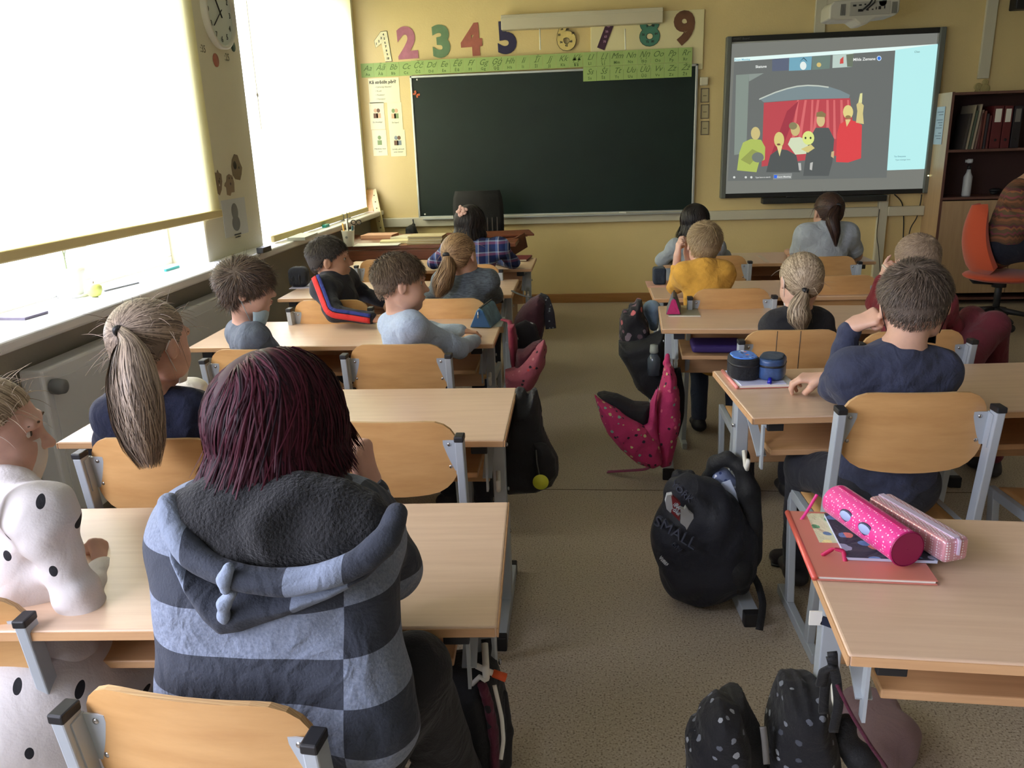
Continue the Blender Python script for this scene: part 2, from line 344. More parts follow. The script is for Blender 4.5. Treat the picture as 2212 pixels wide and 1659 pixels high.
numeral('6', 1223, 2.350, .25, (222, 200, 130), 'yellowish outlined paper numeral 6 with small figures', True, [('24', -.035, .06), ('60', .015, .055), ('54', .06, .02), ('30', -.06, .015), ('36', -.045, -.045), ('42', .0, -.075), ('48', .04, -.045)])
numeral('7', 1308, 2.352, .25, (66, 34, 60), 'dark purple paper numeral 7 with light boxes on its stem', False, [('49', .028, .06), ('56', .012, .02), ('63', .0, -.02), ('70', -.01, -.06)])
numeral('8', 1403, 2.356, .25, (74, 130, 112), 'teal outlined paper numeral 8 under the end of the screen case', True, [('8', -.02, .045), ('48', .03, .045), ('64', .055, -.02), ('56', -.055, -.02), ('72', -.02, -.08), ('80', .025, -.08)])
numeral('9', 1478, 2.362, .25, (112, 74, 52), 'brown paper numeral 9 right of the screen case')

# alphabet cards
M_card = mat('green_card', S(160, 186, 116), .8, noise=.05, nscale=3); M_cink = mat('grey_green_ink', S(92, 116, 66), .8); M_tape = mat('clear_tape', S(226, 232, 190), .3)
row1 = 'Aa Āā Bb Cc Čč Dd Ee Ēē Ff Gg Ģģ Hh Ii Īī Jj Kk Ķķ Ll Ļļ Mm Nn Ņņ Oo Pp Rr'.split(); row2 = 'Ss Šš Tt Uu Ūū Vv Zz Žž'.split()
cw = .1172
def card(tx, x, z, row):
    t = thing('alphabet_card', 'green card with handwritten %s over printed %s in the %s of the alphabet' % (tx, tx, row), 'alphabet card', (x, YF - .045, z), 0, 'green alphabet cards')
    y = .040 if x < -1.6 else 0; 
    yy = YF - .045
    off = (YF - .003) - yy if x < -1.62 else 0.0
    MB().box((0, off, -.118), (cw - .0015, off + .0025, 0)).build('sheet', M_card, t)
    B = Matrix.Rotation(PI / 2, 4, 'X')
    text_obj('', 0, [(tx, .066, Matrix.Translation((cw / 2, off, -.042)) @ B)], M_cink, t, 'handwriting', shear=.45, ext=.0004)
    text_obj('', 0, [(tx, .032, Matrix.Translation((cw / 2, off, -.094)) @ B)], M_cink, t, 'print', bold=.0008, ext=.0004, spacing=1.25)
for i, tx in enumerate(row1): card(tx, -2.04 + i * cw, 2.203 + .012 * i / 24, 'top row')
for i, tx in enumerate(row2): card(tx, -2.04 + (17 + i) * cw, 2.203 + .012 * (17 + i) / 24 - .1195, 'lower row')

# pair-work posters left of the board
pn = [((795, 170), (865, 221)), ((797, 222), (833, 279)), ((836, 222), (871, 280)), ((803, 281), (838, 336)), ((841, 281), (878, 337))]
names = ['white poster headed Kā strādāt pārī? under the alphabet cards', 'small white picture card of two children over a book, upper left of four', 'small white picture card of two children talking, upper right of four', 'small white picture card of one standing child, lower left of four', 'small white picture card of two facing children, lower right of four']
M_pp = mat('cream_paper', S(240, 236, 200), .8); skin2 = mat('printed_skin', S(214, 176, 140), .8); gr2 = mat('printed_green', S(140, 160, 110), .8); br2 = mat('printed_brown', S(120, 92, 74), .8); bl2 = mat('printed_grey_blue', S(140, 150, 154), .8)
for i, ((a, b_), (c, d)) in enumerate(pn):
    p = at(a, b_, YF); q = at(c, d, YF); x0, z1, x1, z0 = p.x, p.z, q.x, q.z
    t = thing('poster', names[i], 'poster', (x0, YF - .003, z0)); B = Matrix.Rotation(PI / 2, 4, 'X'); W_, H_ = x1 - x0, z1 - z0
    MB().box((0, 0, 0), (W_, .002, H_)).build('sheet', M_pp, t)
    T = lambda x, z, s_=1: Matrix.Translation((x, -.0004, z)) @ B
    if i == 0:
        text_obj('', 0, [('Kā strādāt pārī?', .036, T(W_ * .47, H_ - .035))], M_ink, t, 'heading', bold=.001, ext=.0003)
        text_obj('', 0, [(a_, .019, T(.06, H_ - .075 - k * .034)) for k, a_ in enumerate(('• Uzmanīgi klausies!', '• Runā!', '• Piedalies!', '• Vienojies!'))], mat('grey_ink', S(120, 120, 96), .8), t, 'list', ext=.0003, align='LEFT')
    else:
        cols = [(skin2, br2), (gr2, skin2), (gr2, skin2), (bl2, br2)][i - 1]; xs = (.4, .6) if i != 3 else (.5,)
        for k, fx in enumerate(xs):
            MB().ell((W_ * fx, -.0005, H_ * .70), (.016, .001, .018)).build('drawn_head', cols[k], t)
            MB().box((W_ * fx - .02, -.001, H_ * .42), (W_ * fx + .02, 0, H_ * .60)).build('drawn_body', cols[1 - k] if len(xs) > 1 else gr2, t)
        cap = ['Esi draudzīgs!', 'Esi laipns!', 'Mācāmies viens\notru!', 'Strādā, pārrunā\nsavas domas!'][i - 1]
        text_obj('', 0, [(r_, .0165, T(W_ * .5, H_ * .27 - k * .024)) for k, r_ in enumerate(cap.split('\n'))], M_ink, t, 'caption', ext=.0003)

# holder and three small framed cards right of the board
p = at(1520, 176, YF); tag(MB().box((p.x - .035, YF - .04, p.z - .035), (p.x + .035, YF, p.z + .035)).build('magnetic_eraser', mat('eraser_white', S(214, 208, 186), .5), bevel=.008), 'small white square holder at the right edge of the chalkboard', 'holder')
for i, (v0, v1) in enumerate(((190, 222), (225, 257), (261, 292))):
    p = at(1513, v1, YF); q = at(1532, v0, YF); W_, H_ = q.x - p.x, q.z - p.z
    t = thing('framed_card', 'small grey framed card right of the chalkboard, %s of three' % ('topmost', 'middle', 'lowest')[i], 'card', (p.x, YF - .006, p.z), 0, 'framed cards beside the chalkboard')
    MB().box((.008, 0, .008), (W_ - .008, .005, H_ - .008)).build('sheet', mat('old_card', S(190, 178, 140), .8), t)
    f = MB(); f.box((0, -.002, 0), (.008, .006, H_)); f.box((W_ - .008, -.002, 0), (W_, .006, H_)); f.box((0, -.002, 0), (W_, .006, .008)); f.box((0, -.002, H_ - .008), (W_, .006, H_)); f.build('frame', mat('card_frame', S(128, 116, 98), .6), t)
    MB().box((.02, -.001, H_ * .45), (W_ - .02, 0, H_ * .5)).build('ink_line', mat('grey_line', S(110, 104, 84), .8), t)

# cable trunking
struct(MB().box((XW + .09, YF - .055, .752), (.977, YF, .835)).box((.977, YF - .055, .745), (2.56, YF, .828)).build('trim_2', M_trunk, bevel=.006))
struct(MB().box((2.56, YF - .05, 0), (2.64, YF, .93)).build('trim_3', M_trunk, bevel=.005))
struct(MB().box((2.64, YF - .055, .745), (2.95, YF, .828)).build('trim_4', M_trunk, bevel=.006))
p = at(2130, 100, YF); struct(MB().box((p.x - .045, YF - .03, at(2122, 170, YF).z), (p.x + .045, YF, ZC)).build('trim_5', M_trunk, bevel=.005))
p = at(1772, 20, YF); struct(MB().box((p.x - .045, YF - .03, 2.28), (p.x + .045, YF, ZC)).box((p.x, YF - .028, 2.50), (p.x + .6, YF, 2.56)).build('trim_6', M_trunk, bevel=.005))
t = thing('socket_cluster', 'cluster of small round pale sockets above the bookshelf', 'socket', at(2118, 187, YF))
for u, v, r in ((2112, 187, .03), (2127, 192, .04), (2128, 178, .026), (2109, 199, .017)):
    p = at(u, v, YF) - V(t.location)
    m_ = MB().lathe([(r, 0), (r, .008), (r * .8, .012), (r * .5, .006), (r * .25, .012), (.001, .012)], M=Matrix.Translation(p) @ Matrix.Rotation(PI / 2, 4, 'X'), n=20); m_.build('round_cover', mat('old_socket', S(178, 164, 112), .5), t)
p = at(2196, 10, YF); tag(MB().box((p.x - .06, YF - .12, p.z - .05), (p.x + .4, YF, p.z + .2)).build('wall_speaker', M_blackp, bevel=.01), 'black box on the wall in the top right corner', 'speaker')
# ------------------------------------------------------------------ pupils' desks
def make_desk():
    t = thing('school_desk', 'x', 'desk')
    MB().box((-.65, -.25, -.022), (.65, .25, 0)).build('desktop', M_beech, t, bevel=.005, seg=3)
    e = MB(); 
    for a, b_ in (((-.6515, -.2515, -.019), (-.6485, .2515, -.003)), ((.6485, -.2515, -.019), (.6515, .2515, -.003)), ((-.645, -.2515, -.019), (.645, -.2495, -.003))): e.box(a, b_)
    e.build('edge_band', M_beech2, t)
    MB().box((-.555, -.13, -.165), (.555, .17, -.147)).build('book_shelf', M_beech2, t, bevel=.003)
    MB().box((-.555, .172, -.31), (.555, .19, -.024)).build('modesty_panel', M_beech2, t, bevel=.003)
    for s_ in (-1, 1):
        x = s_ * .605
        lg = MB().bar((x, .03, -.022), (x, .03, -.36), .04, .04).build('leg', M_grey, t, bevel=.003)
        MB().bar((x, .03, -.33), (x, .03, -.665), .052, .052).build('leg_sleeve', M_grey, lg, bevel=.003)
        MB().bar((x, -.19, -.677), (x, .23, -.677), .05, .044).build('foot', M_grey, lg, bevel=.003)
        for y in (-.205, .245): MB().box((x - .026, y - .016, -.7), (x + .026, y + .016, -.653)).build('foot_cap', M_blackp, lg, bevel=.004)
        MB().bar((x - s_ * .03, -.215, -.036), (x - s_ * .03, .20, -.036), .042, .026).build('top_rail', M_grey, lg, bevel=.002)
        MB().box((x - s_ * .03 - .023, -.228, -.05), (x - s_ * .03 + .023, -.213, -.0225)).build('rail_cap', M_blackp, lg, bevel=.002)
        MB().bar((x - s_ * .02, .01, -.07), (x - s_ * .02, -.14, -.16), .006, .028, (1, 0, 0)).bar((x - s_ * .02, -.14, -.03), (x - s_ * .02, -.14, -.20), .006, .022, (0, 1, 0)).build('brace', M_grey, lg)
        MB().tube([(x, -.02, -.19), (x + s_ * .004, -.06, -.225), (x + s_ * .006, -.085, -.225), (x + s_ * .006, -.095, -.19)], .007, 8).build('bag_hook', M_white, lg)
        k = MB()
        for z in (-.12, -.27, -.42): k.ell((x + s_ * .026, .03, z), (.004, .007, .007), n=10, m=6)
        k.build('bolt', M_screw, lg)
    return t
DZ = {}
proto_desk = make_desk(); used_desk = []
def desk(key, label, x, y, z, a=0):
    o = proto_desk if not used_desk else copy_tree(proto_desk)
    used_desk.append(o); o.location = (x, y, z); o.rotation_euler = (0, 0, a); o['label'] = label; o['group'] = 'beech topped school desks'
    sz = z / .70; o.scale = (1, 1, 1); DZ[key] = z
    if abs(z - .7) > .001: o.scale = (1, 1, sz)
    return o
desk('L5', 'school desk in front of the woman with burgundy hair', -.822, 1.402, .699, .057)
desk('L4', 'school desk in the left column before the ponytailed girl in navy', -.891, 2.322, .699, .018)
desk('L3', 'school desk the boy in the pale blue shirt leans on', -1.047, 3.433, .700, .019)
desk('L2', 'school desk behind the boy in the striped track jacket and the girl in grey', -1.069, 4.535, .700, .013)
desk('L1', 'front school desk where the girl in the plaid shirt sits', -1.02, 5.42, .705, .0)
desk('R5', 'nearest right school desk carrying two pink pencil cases', 1.060, 1.341, .7075, -.051)
desk('R4', 'right school desk carrying two round-ended blue pencil cases', 1.091, 2.540, .709, .078)
desk('R3', 'right school desk carrying a grey and pink wedge pencil case', .966, 3.611, .707, -.051)
desk('R2', 'right school desk of the boy in the yellow shirt', .975, 4.36, .700, 0)
desk('R1', 'front school desk of the person in the grey T-shirt, with a ruler on it', 1.12, 5.46, .705, 0)

# ------------------------------------------------------------------ pupils' chairs
def plate(m, W_, z0, z1, y0, bow, th, nx=16, nz=10, r=.07, sag=.02):
    """curved plywood plate, rounded outline; returns verts for front/back"""
    def edge(u):           # u -1..1
        a = abs(u) * W_ / 2; d = max(0, a - (W_ / 2 - r)) / r
        top = z1 - r * .9 * (1 - math.sqrt(max(0, 1 - d * d)))
        bot = z0 - sag * (1 - u * u) + r * .8 * (1 - math.sqrt(max(0, 1 - d * d)))
        return bot, top
    vs = []
    us = [math.sin(PI / 2 * (2 * i / nx - 1)) for i in range(nx + 1)]
    for s_ in (0, 1):
        for i in range(nx + 1):
            u = us[i]; b0, t0 = edge(u * .9999)
            for k in range(nz + 1):
                z = b0 + (t0 - b0) * k / nz
                vs.append((u * W_ / 2, y0 - bow * (1 - u * u) + s_ * th + .012 * ((z - z0) / (z1 - z0)) ** 2 * -1, z))
    n1 = (nx + 1) * (nz + 1); I = lambda s_, i, k: s_ * n1 + i * (nz + 1) + k; fs = []; es = []
    for i in range(nx):
        for k in range(nz):
            fs.append((I(0, i, k), I(0, i + 1, k), I(0, i + 1, k + 1), I(0, i, k + 1))); fs.append((I(1, i, k), I(1, i, k + 1), I(1, i + 1, k + 1), I(1, i + 1, k)))
        es.append((I(0, i, 0), I(1, i, 0), I(1, i + 1, 0), I(0, i + 1, 0))); es.append((I(0, i, nz), I(0, i + 1, nz), I(1, i + 1, nz), I(1, i, nz)))
    for k in range(nz):
        es.append((I(0, 0, k), I(0, 0, k + 1), I(1, 0, k + 1), I(1, 0, k))); es.append((I(0, nx, k), I(1, nx, k), I(1, nx, k + 1), I(0, nx, k + 1)))
    return vs, fs, es
def make_chair():
    t = thing('school_chair', 'x', 'chair')
    vs, fs, es = plate(None, .352, .600, .797, .030, .022, .011)
    m = MB().add(vs, fs, True); m.build('backrest', M_ply, t)
    MB().add(vs, es, False).build('backrest_edge', M_plyedge, t)
    # seat: rounded slab with a waterfall front
    m = MB(); N = 14; K = 20; vs2 = []
    for s_ in (0, 1):
        for i in range(N + 1):
            u = -1 + 2 * i / N
            for k in range(K + 1):
                v = k / K; y = .045 + .345 * v; hw = .178 - .022 * max(0, (.25 - v) / .25) ** 2 - .03 * max(0, (v - .85) / .15) ** 2
                z = .405 - .016 * math.sin(v * PI * .8) * (1 - .4 * u * u) - .022 * max(0, (v - .78) / .22) ** 2 - (s_ * .011)
                vs2.append((u * hw, y, z))
    n1 = (N + 1) * (K + 1); I = lambda s_, i, k: s_ * n1 + i * (K + 1) + k; f2 = []
    for i in range(N):
        for k in range(K): f2 += [(I(0, i, k), I(0, i + 1, k), I(0, i + 1, k + 1), I(0, i, k + 1)), (I(1, i, k), I(1, i, k + 1), I(1, i + 1, k + 1), I(1, i + 1, k))]
        f2 += [(I(0, i, 0), I(1, i, 0), I(1, i + 1, 0), I(0, i + 1, 0)), (I(0, i, K), I(0, i + 1, K), I(1, i + 1, K), I(1, i, K))]
    for k in range(K): f2 += [(I(0, 0, k), I(0, 0, k + 1), I(1, 0, k + 1), I(1, 0, k)), (I(0, N, k), I(1, N, k), I(1, N, k + 1), I(0, N, k + 1))]
    m.add(vs2, f2, True).build('seat', M_ply, t)
    for s_ in (-1, 1):
        x = s_ * .19; top = V(x, 0, .752); bot = V(x, .092, .03)
        p = MB().bar(top, bot, .022, .036, (0, 1, 0)).build('post', M_grey, t, bevel=.003)
        MB().box((x - .0125, -.02, .748), (x + .0125, .019, .764)).build('post_cap', M_blackp, p, bevel=.003)
        b = MB(); b.bar((x - s_ * .030, .017, .742), (x - s_ * .030, .029, .652), .036, .003, (0, 1, 0)); b.bar((x - s_ * .0125, .006, .742), (x - s_ * .0125, .018, .652), .003, .026, (0, 1, 0))
        br = b.build('bracket', M_grey, p)
        for z, y in ((.73, .017), (.664, .0255)): MB().ell((x - s_ * .032, y, z), (.0055, .003, .0055), n=10, m=6).build('screw', M_screw, br)
        MB().bar((x, .05, .385), (x, .37, .378), .02, .03).build('seat_rail', M_grey, p, bevel=.002)
        MB().bar((x, .352, .388), (x, .30, .03), .022, .032, (0, 1, 0)).build('front_leg', M_grey, t, bevel=.003)
        MB().bar((x, .02, .016), (x, .40, .016), .024, .032).build('floor_runner', M_grey, t, bevel=.003)
    MB().bar((-.19, .12, .383), (.19, .12, .383), .02, .018).bar((-.19, .31, .378), (.19, .31, .378), .02, .018).build('cross_bar', M_grey, t)
    return t
proto_chair = make_chair(); used_chair = []
CH = {}
def chair(key, label, x, y, a=0, s_=1.0):
    o = proto_chair if not used_chair else copy_tree(proto_chair)
    used_chair.append(o); o.location = (x, y, 0); o.rotation_euler = (0, 0, a); o.scale = (s_, s_, s_); o['label'] = label; o['group'] = 'plywood school chairs'; CH[key] = (x, y, a, s_)
    return o
chair('L5R', 'plywood chair in the foreground, the woman with burgundy hair sits on it', -.549, .872, -.10, .985)
chair('L5L', 'plywood chair cut by the left edge, under the girl in white with black drops', -1.164, 1.14, .05, .95)
chair('L4L', 'plywood chair under the girl in navy, her ponytail hanging over it', -1.115, 1.827)
chair('L4R', 'empty plywood chair just right of the burgundy hair', -.529, 1.953)
chair('L3L', 'plywood chair under the boy in the dark grey T-shirt with a mask', -1.216, 2.742)
chair('L3R', 'plywood chair under the boy in the pale blue shirt', -.695, 2.767, -.013, 1.01)
chair('L2L', 'plywood chair the boy in the striped track jacket sits sideways on', -1.20, 3.60, 0, 1.02)
chair('L2R', 'plywood chair under the girl in the grey knit with a long ponytail', -.66, 3.68)
chair('L1L', 'empty plywood chair at the front desk, left of the plaid shirt', -1.276, 5.00, 0, 1.01)
chair('L1R', 'plywood chair under the girl in the plaid shirt', -.713, 4.76)
chair('R4', 'plywood chair under the boy in the navy sweater', .849, 2.076, .03, 1.045)
chair('R3L', 'striped-veneer plywood chair under the blonde girl in black', .744, 2.959)
chair('R3R', 'plywood chair partly hidden behind the head of the boy in navy', 1.133, 2.855, .09, 1.02)
chair('R2L', 'plywood chair under the boy in the yellow shirt', .657, 3.782, 0, 1.01)
chair('R2R', 'empty plywood chair right of the blonde girl with the short ponytail', 1.255, 4.14)
chair('R1L', 'plywood chair under the dark haired girl in the grey cardigan', .761, 4.924)
chair('R1R', 'plywood chair under the person in the grey T-shirt', 1.394, 4.919, 0, .98)
chair('R4R', 'plywood chair at the right edge, only its grey post and seat showing', 1.47, 2.10, .05, 1.03)

vc = [o for o in used_chair if o['label'].startswith('striped')][0]
for u in (-.35, .12): MB().tube([(u * .176, .030 - .022 * (1 - u * u) - .012 * ((z - .6) / .197) ** 2 - .0002, z) for z in (.585, .65, .72, .795)], .0012, 5).build('veneer_seam', M_dark, vc)
# ------------------------------------------------------------------ teacher's desk and office chair
t = thing('teacher_desk', 'reddish brown wooden teacher desk under the chalkboard', 'desk', (-1.30, 6.42, 0))
MB().box((-.72, -.44, .745), (.76, .36, .775)).build('desktop', M_dwood, t, bevel=.005)
MB().box((-.72, -.435, .665), (.70, -.415, .742)).build('front_rail', M_dwood, t, bevel=.003)
MB().box((-.68, -.36, .10), (.66, -.34, .66)).build('modesty_panel', wood('desk_panel', S(170, 120, 84), S(186, 134, 96), .5), t)
for x0 in (-.70, .66): MB().box((x0, -.40, 0), (x0 + .03, .32, .745)).build('side_panel', M_dwood, t, bevel=.003)
t = thing('lectern_tray', 'tilted brown wooden writing tray on the right end of the teacher desk', 'tray', (-.72, 6.55, .776))
MB().bar((-.26, -.12, .012), (.26, -.02, .012), .34, .014, (0, 0, 1)).box((-.24, -.2, 0), (.24, .16, .012)).build('tilted_board', M_dwood, t, bevel=.002)
tag(MB().bar(at(1090, 545, 6.15), at(1135, 518, 6.35), .02, .12).build('brown_folder', wood('folder_wood', S(96, 52, 34), S(110, 60, 40), .5), bevel=.003), 'brown folder jutting off the right corner of the teacher desk', 'folder')
t = thing('office_chair', 'black office chair with a ribbed mesh back behind the teacher desk', 'office chair', (-.86, 6.98, 0))
p0 = at(976, 424, 6.98); p1 = at(1089, 505, 6.98); bw = (p1.x - p0.x) / 2; cxm = (p0.x + p1.x) / 2; t.location.x = cxm
M_mesh = mat('black_mesh_fabric', S(22, 22, 24), .8, bump=.4, bscale=200)
m = MB(); N = 12; vs = []; 
for i in range(N + 1):
    u = -1 + 2 * i / N
    for k in range(9):
        z = .62 + (1.10 - .62) * k / 8; hw = bw * (1 - .12 * ((k - 4) / 4) ** 4)
        vs.append((u * hw, .05 * u * u - .03, z))
m.add(vs, [(i * 9 + k, (i + 1) * 9 + k, (i + 1) * 9 + k + 1, i * 9 + k + 1) for i in range(N) for k in range(8)], True)
bo = m.build('backrest', M_mesh, t); md = bo.modifiers.new('s', 'SOLIDIFY'); md.thickness = .03
r_ = MB()
for k in range(9): r_.bar((-bw * .75 + k * bw * .19, -.055, .66), (-bw * .75 + k * bw * .19, -.055, .88), .008, .006)
r_.build('mesh_ribs', mat('grey_ribs', S(60, 52, 50), .6), bo)
MB().box((-.25, -.30, .46), (.25, .18, .54)).build('seat', M_mesh, t, bevel=.03, seg=3)
MB().tube([(0, -.05, .46), (0, -.05, .12)], .028).tube([(0, .02, .5), (0, .03, .66)], .025).build('gas_lift', M_dark, t)
for k in range(5):
    a = 2 * PI * k / 5 + .3; MB().tube([(0, -.05, .12), (.3 * math.cos(a), -.05 + .3 * math.sin(a), .07)], [.025, .016]).ell((.3 * math.cos(a), -.05 + .3 * math.sin(a), .03), (.028, .028, .03)).build('caster_arm', M_dark, t)
for s_ in (-1, 1): MB().tube([(s_ * .24, .05, .5), (s_ * .27, .05, .68), (s_ * .27, -.18, .69)], .016).ell((s_ * .27, -.1, .70), (.03, .11, .016)).build('armrest', M_dark, t)

# ------------------------------------------------------------------ orange office chair, lower right
OX, OY = 3.14, 6.50
t = thing('office_chair', 'orange upholstered swivel chair beside the bookshelf', 'office chair', (OX, OY, 0), 0)
M_or = mat('orange_upholstery', S(196, 78, 44), .85, bump=.3, bscale=160, sheen=.3)
# seat
p = at(2150, 597, 6.45); zs = p.z
m = MB(); m.ell((0, 0, 0), (.27, .26, .045), n=28, m=12); m.build('seat', M_or, t, loc=None).location = (0, -.02, zs - .0)
# back: bowed shell, edge-on from here; outline follows the photo
b = MB(); N = 10; K = 14; vs = []; c0 = V(OX, OY, 0)
topc = at(2080, 443, 6.62) - c0; botc = at(2100, 585, 6.40) - c0
for i in range(N + 1):
    u = -1 + 2 * i / N
    for k in range(K + 1):
        v = k / K; w_ = (.045 + .18 * (1 - v) ** .6) * min(1, (.25 + v / .10)) ** .5
        z = botc.z + (topc.z - botc.z) * v
        x = -.215 - .03 * v - .05 * math.sin(PI * v) + .07 * u * u; 
        vs.append((x, -.04 + u * w_ + .05 * v, z))
b.add(vs, [(i * (K + 1) + k, (i + 1) * (K + 1) + k, (i + 1) * (K + 1) + k + 1, i * (K + 1) + k + 1) for i in range(N) for k in range(K)], True)
bo = b.build('backrest', M_or, t); md = bo.modifiers.new('s', 'SOLIDIFY'); md.thickness = .05; md.offset = 0
md = bo.modifiers.new('v', 'BEVEL'); md.width = .02; md.segments = 3; md.limit_method = 'ANGLE'
MB().tube([(0, 0, zs - .02), (0, 0, .11)], .026).lathe([(.05, zs - .09), (.05, zs - .03)]).build('gas_lift', M_dark, t)
MB().tube([(-.05, 0, zs - .06), (-.20, -.02, zs - .045), (-.24, -.02, zs + .0)], .014).build('back_support', M_dark, t)
for k in range(5):
    a = 2 * PI * k / 5 + .9; e = (.29 * math.cos(a), .29 * math.sin(a)); MB().tube([(0, 0, .12), (e[0], e[1], .075)], [.026, .015]).build('star_base_arm', M_dark, t)
    MB().ell((e[0], e[1], .032), (.03, .03, .031)).build('caster', M_blackp, t)

# ------------------------------------------------------------------ bookshelf
SX0, SX1, SY0 = 2.95, 4.25, 7.29
t = thing('bookshelf', 'tall open bookshelf with a pale side panel right of the interactive board', 'bookshelf', (SX0, SY0, 0))
Dp = YF - SY0 - .005
MB().box((0, 0, 0), (.02, Dp, 1.76)).build('side_panel', M_oak, t, bevel=.002)
MB().box((SX1 - SX0 - .02, 0, 0), (SX1 - SX0, Dp, 1.76)).build('side_panel', M_shelf, t, bevel=.002)
MB().box((0, -.004, 0), (.02, 0, 1.76)).build('edge_strip', M_shelf, t)
zsh = [1.74, 1.42, 1.03]
zz = [at(2120, 322, SY0).z, at(2120, 425, SY0).z]
MB().box((.02, 0, 1.735), (SX1 - SX0 - .02, Dp, 1.755)).build('shelf', M_shelf, t)
for z in zz + [.45, .06]: MB().box((.02, 0, z - .02), (SX1 - SX0 - .02, Dp - .01, z)).build('shelf', M_shelf, t)
MB().box((.02, Dp - .01, 0), (SX1 - SX0 - .02, Dp, 1.75)).build('back_panel', mat('shelf_back', S(62, 38, 34), .7), t)
MB().box((.022, -.003, .10), (.62, .012, zz[1] - .03)).build('cupboard_door', M_oak, t, bevel=.002)
MB().box((.626, -.003, .10), (1.27, .012, zz[1] - .03)).build('cupboard_door', M_oak, t, bevel=.002)
p = at(2046, 230, 7.45); q = at(2028, 312, 7.45)
t = thing('notice_sheet', 'bluish printed notice taped on the pale side of the bookshelf', 'sheet', (SX0 - .003, 7.47, (p.z + q.z) / 2))
h_ = (p.z - q.z) / 2; MB().box((-.001, -.085, -h_), (.001, .085, h_)).build('sheet', mat('bluish_paper', S(176, 190, 205), .7), t)
m = MB()
for k in range(11):
    if k not in (2, 7): m.box((-.0016, -.06, h_ * .7 - k * h_ * .14), (-.001, .06 - .03 * (k % 3), h_ * .74 - k * h_ * .14))
m.build('printed_lines', mat('blue_grey_print', S(110, 120, 140), .8), t)
# binders and folders
z0 = zz[0]
def onfront(u0, u1, vtop, label, name, cat, m, group=None, lean=0, dep=.25, extra=None):
    a = at(u0, 318, SY0 + .03); b_ = at(u1, 318, SY0 + .03); T = at((u0 + u1) / 2, vtop, SY0 + .03); W_ = b_.x - a.x; H_ = T.z - z0
    t = thing(name, label, cat, (a.x, SY0 + .03, z0 + .001), 0, group)
    M0 = Matrix.Shear('XY', 4, (lean, 0)) if lean else Matrix()
    MB().box((0, 0, 0), (W_, dep, H_), M0).build('cover', m, t, bevel=.002)
    return t, W_, H_, M0
Mr = mat('dark_red_binder', S(92, 30, 34), .5); Mk = mat('dark_binder', S(34, 30, 36), .5)
for u0, u1, mm, lb in ((2137, 2158, Mr, 'dark red ring binder with a wide white label on the top shelf'), (2160, 2178, Mr, 'dark red ring binder with a narrow white label right of its twin'), (2181, 2199, Mk, 'black ring binder next to the red binders')):
    t, W_, H_, _ = onfront(u0, u1, 229, lb, 'ring_binder', 'binder', mm)
    if mm is Mr or 1: MB().box((W_ * .18, -.001, H_ * .62), (W_ * .82, 0, H_ * .93)).build('label_sticker', M_white if mm is Mr else mat('grey_sticker', S(120, 116, 112), .7), t)
    MB().lathe([(.011, 0), (.011, .002), (.006, .002)], M=Matrix.Translation((W_ / 2, 0, H_ * .2)) @ Matrix.Rotation(PI / 2, 4, 'X'), n=14).build('finger_ring', M_blackp, t)
cols = [(70, 64, 60), (150, 140, 120), (84, 96, 78), (168, 156, 136), (120, 96, 86), (96, 44, 44), (110, 60, 50), (60, 54, 58), (92, 40, 40)]
tops = [246, 228, 240, 226, 238, 244, 240, 246, 250]; ua = 2080
for k in range(9):
    u0 = ua + k * 6.1; lb = ['thin dark grey folder leaning at the left end of the top shelf', 'thin cream folder leaning on the top shelf, tallest of the left group', 'thin olive folder on the top shelf between two cream ones', 'thin pale folder on the top shelf right of the olive one', 'thin brownish folder in the middle of the top shelf group', 'thin red folder left of a brown-red one on the top shelf', 'thin brown-red folder on the top shelf', 'thin near-black folder on the top shelf near the binders', 'thin dark red folder touching the wide-labelled binder'][k]
    onfront(u0, u0 + 4.2, tops[k], lb, 'paper_folder', 'folder', mat('folder_%s' % 'abcdefghi'[k], S(*cols[k]), .7), 'thin folders on the top shelf', lean=.10 if k < 5 else 0.03)
# spray bottle
p = at(2086, 424, SY0 + .10); q = at(2090, 343, SY0 + .10); H_ = q.z - zz[1]; r_ = .033
t = thing('pump_bottle', 'white pump bottle standing on the second bookshelf shelf', 'bottle', (p.x, SY0 + .10, zz[1] + .001))
MB().lathe([(r_, 0), (r_ * 1.05, .01), (r_ * 1.05, H_ * .52), (r_ * .6, H_ * .62), (.014, H_ * .72)]).build('bottle_body', mat('milky_plastic', S(196, 200, 204), .4), t)
MB().lathe([(.018, H_ * .72), (.018, H_ * .80), (.006, H_ * .82), (.006, H_ * .9)]).build('collar', M_blackp, t)
MB().lathe([(.02, H_ * .88), (.024, H_ * .93), (.02, H_ * .99)]).box((-.035, -.01, H_ * .9), (.02, .01, H_ * .97)).build('pump_head', mat('milky_plastic', (1, 1, 1)), t)
p = at(2150, 411, SY0 + .12); tag(MB().ell(p, (.05, .04, .02)).ell(p - V(.01, 0, .02), (.03, .03, .015)).build('dark_object', M_blackp, loc=tuple(p - V(0, 0, .03))), 'small black crumpled item on the second shelf beside the zigzag jumper', 'small item').name = 'crumpled_pouch'

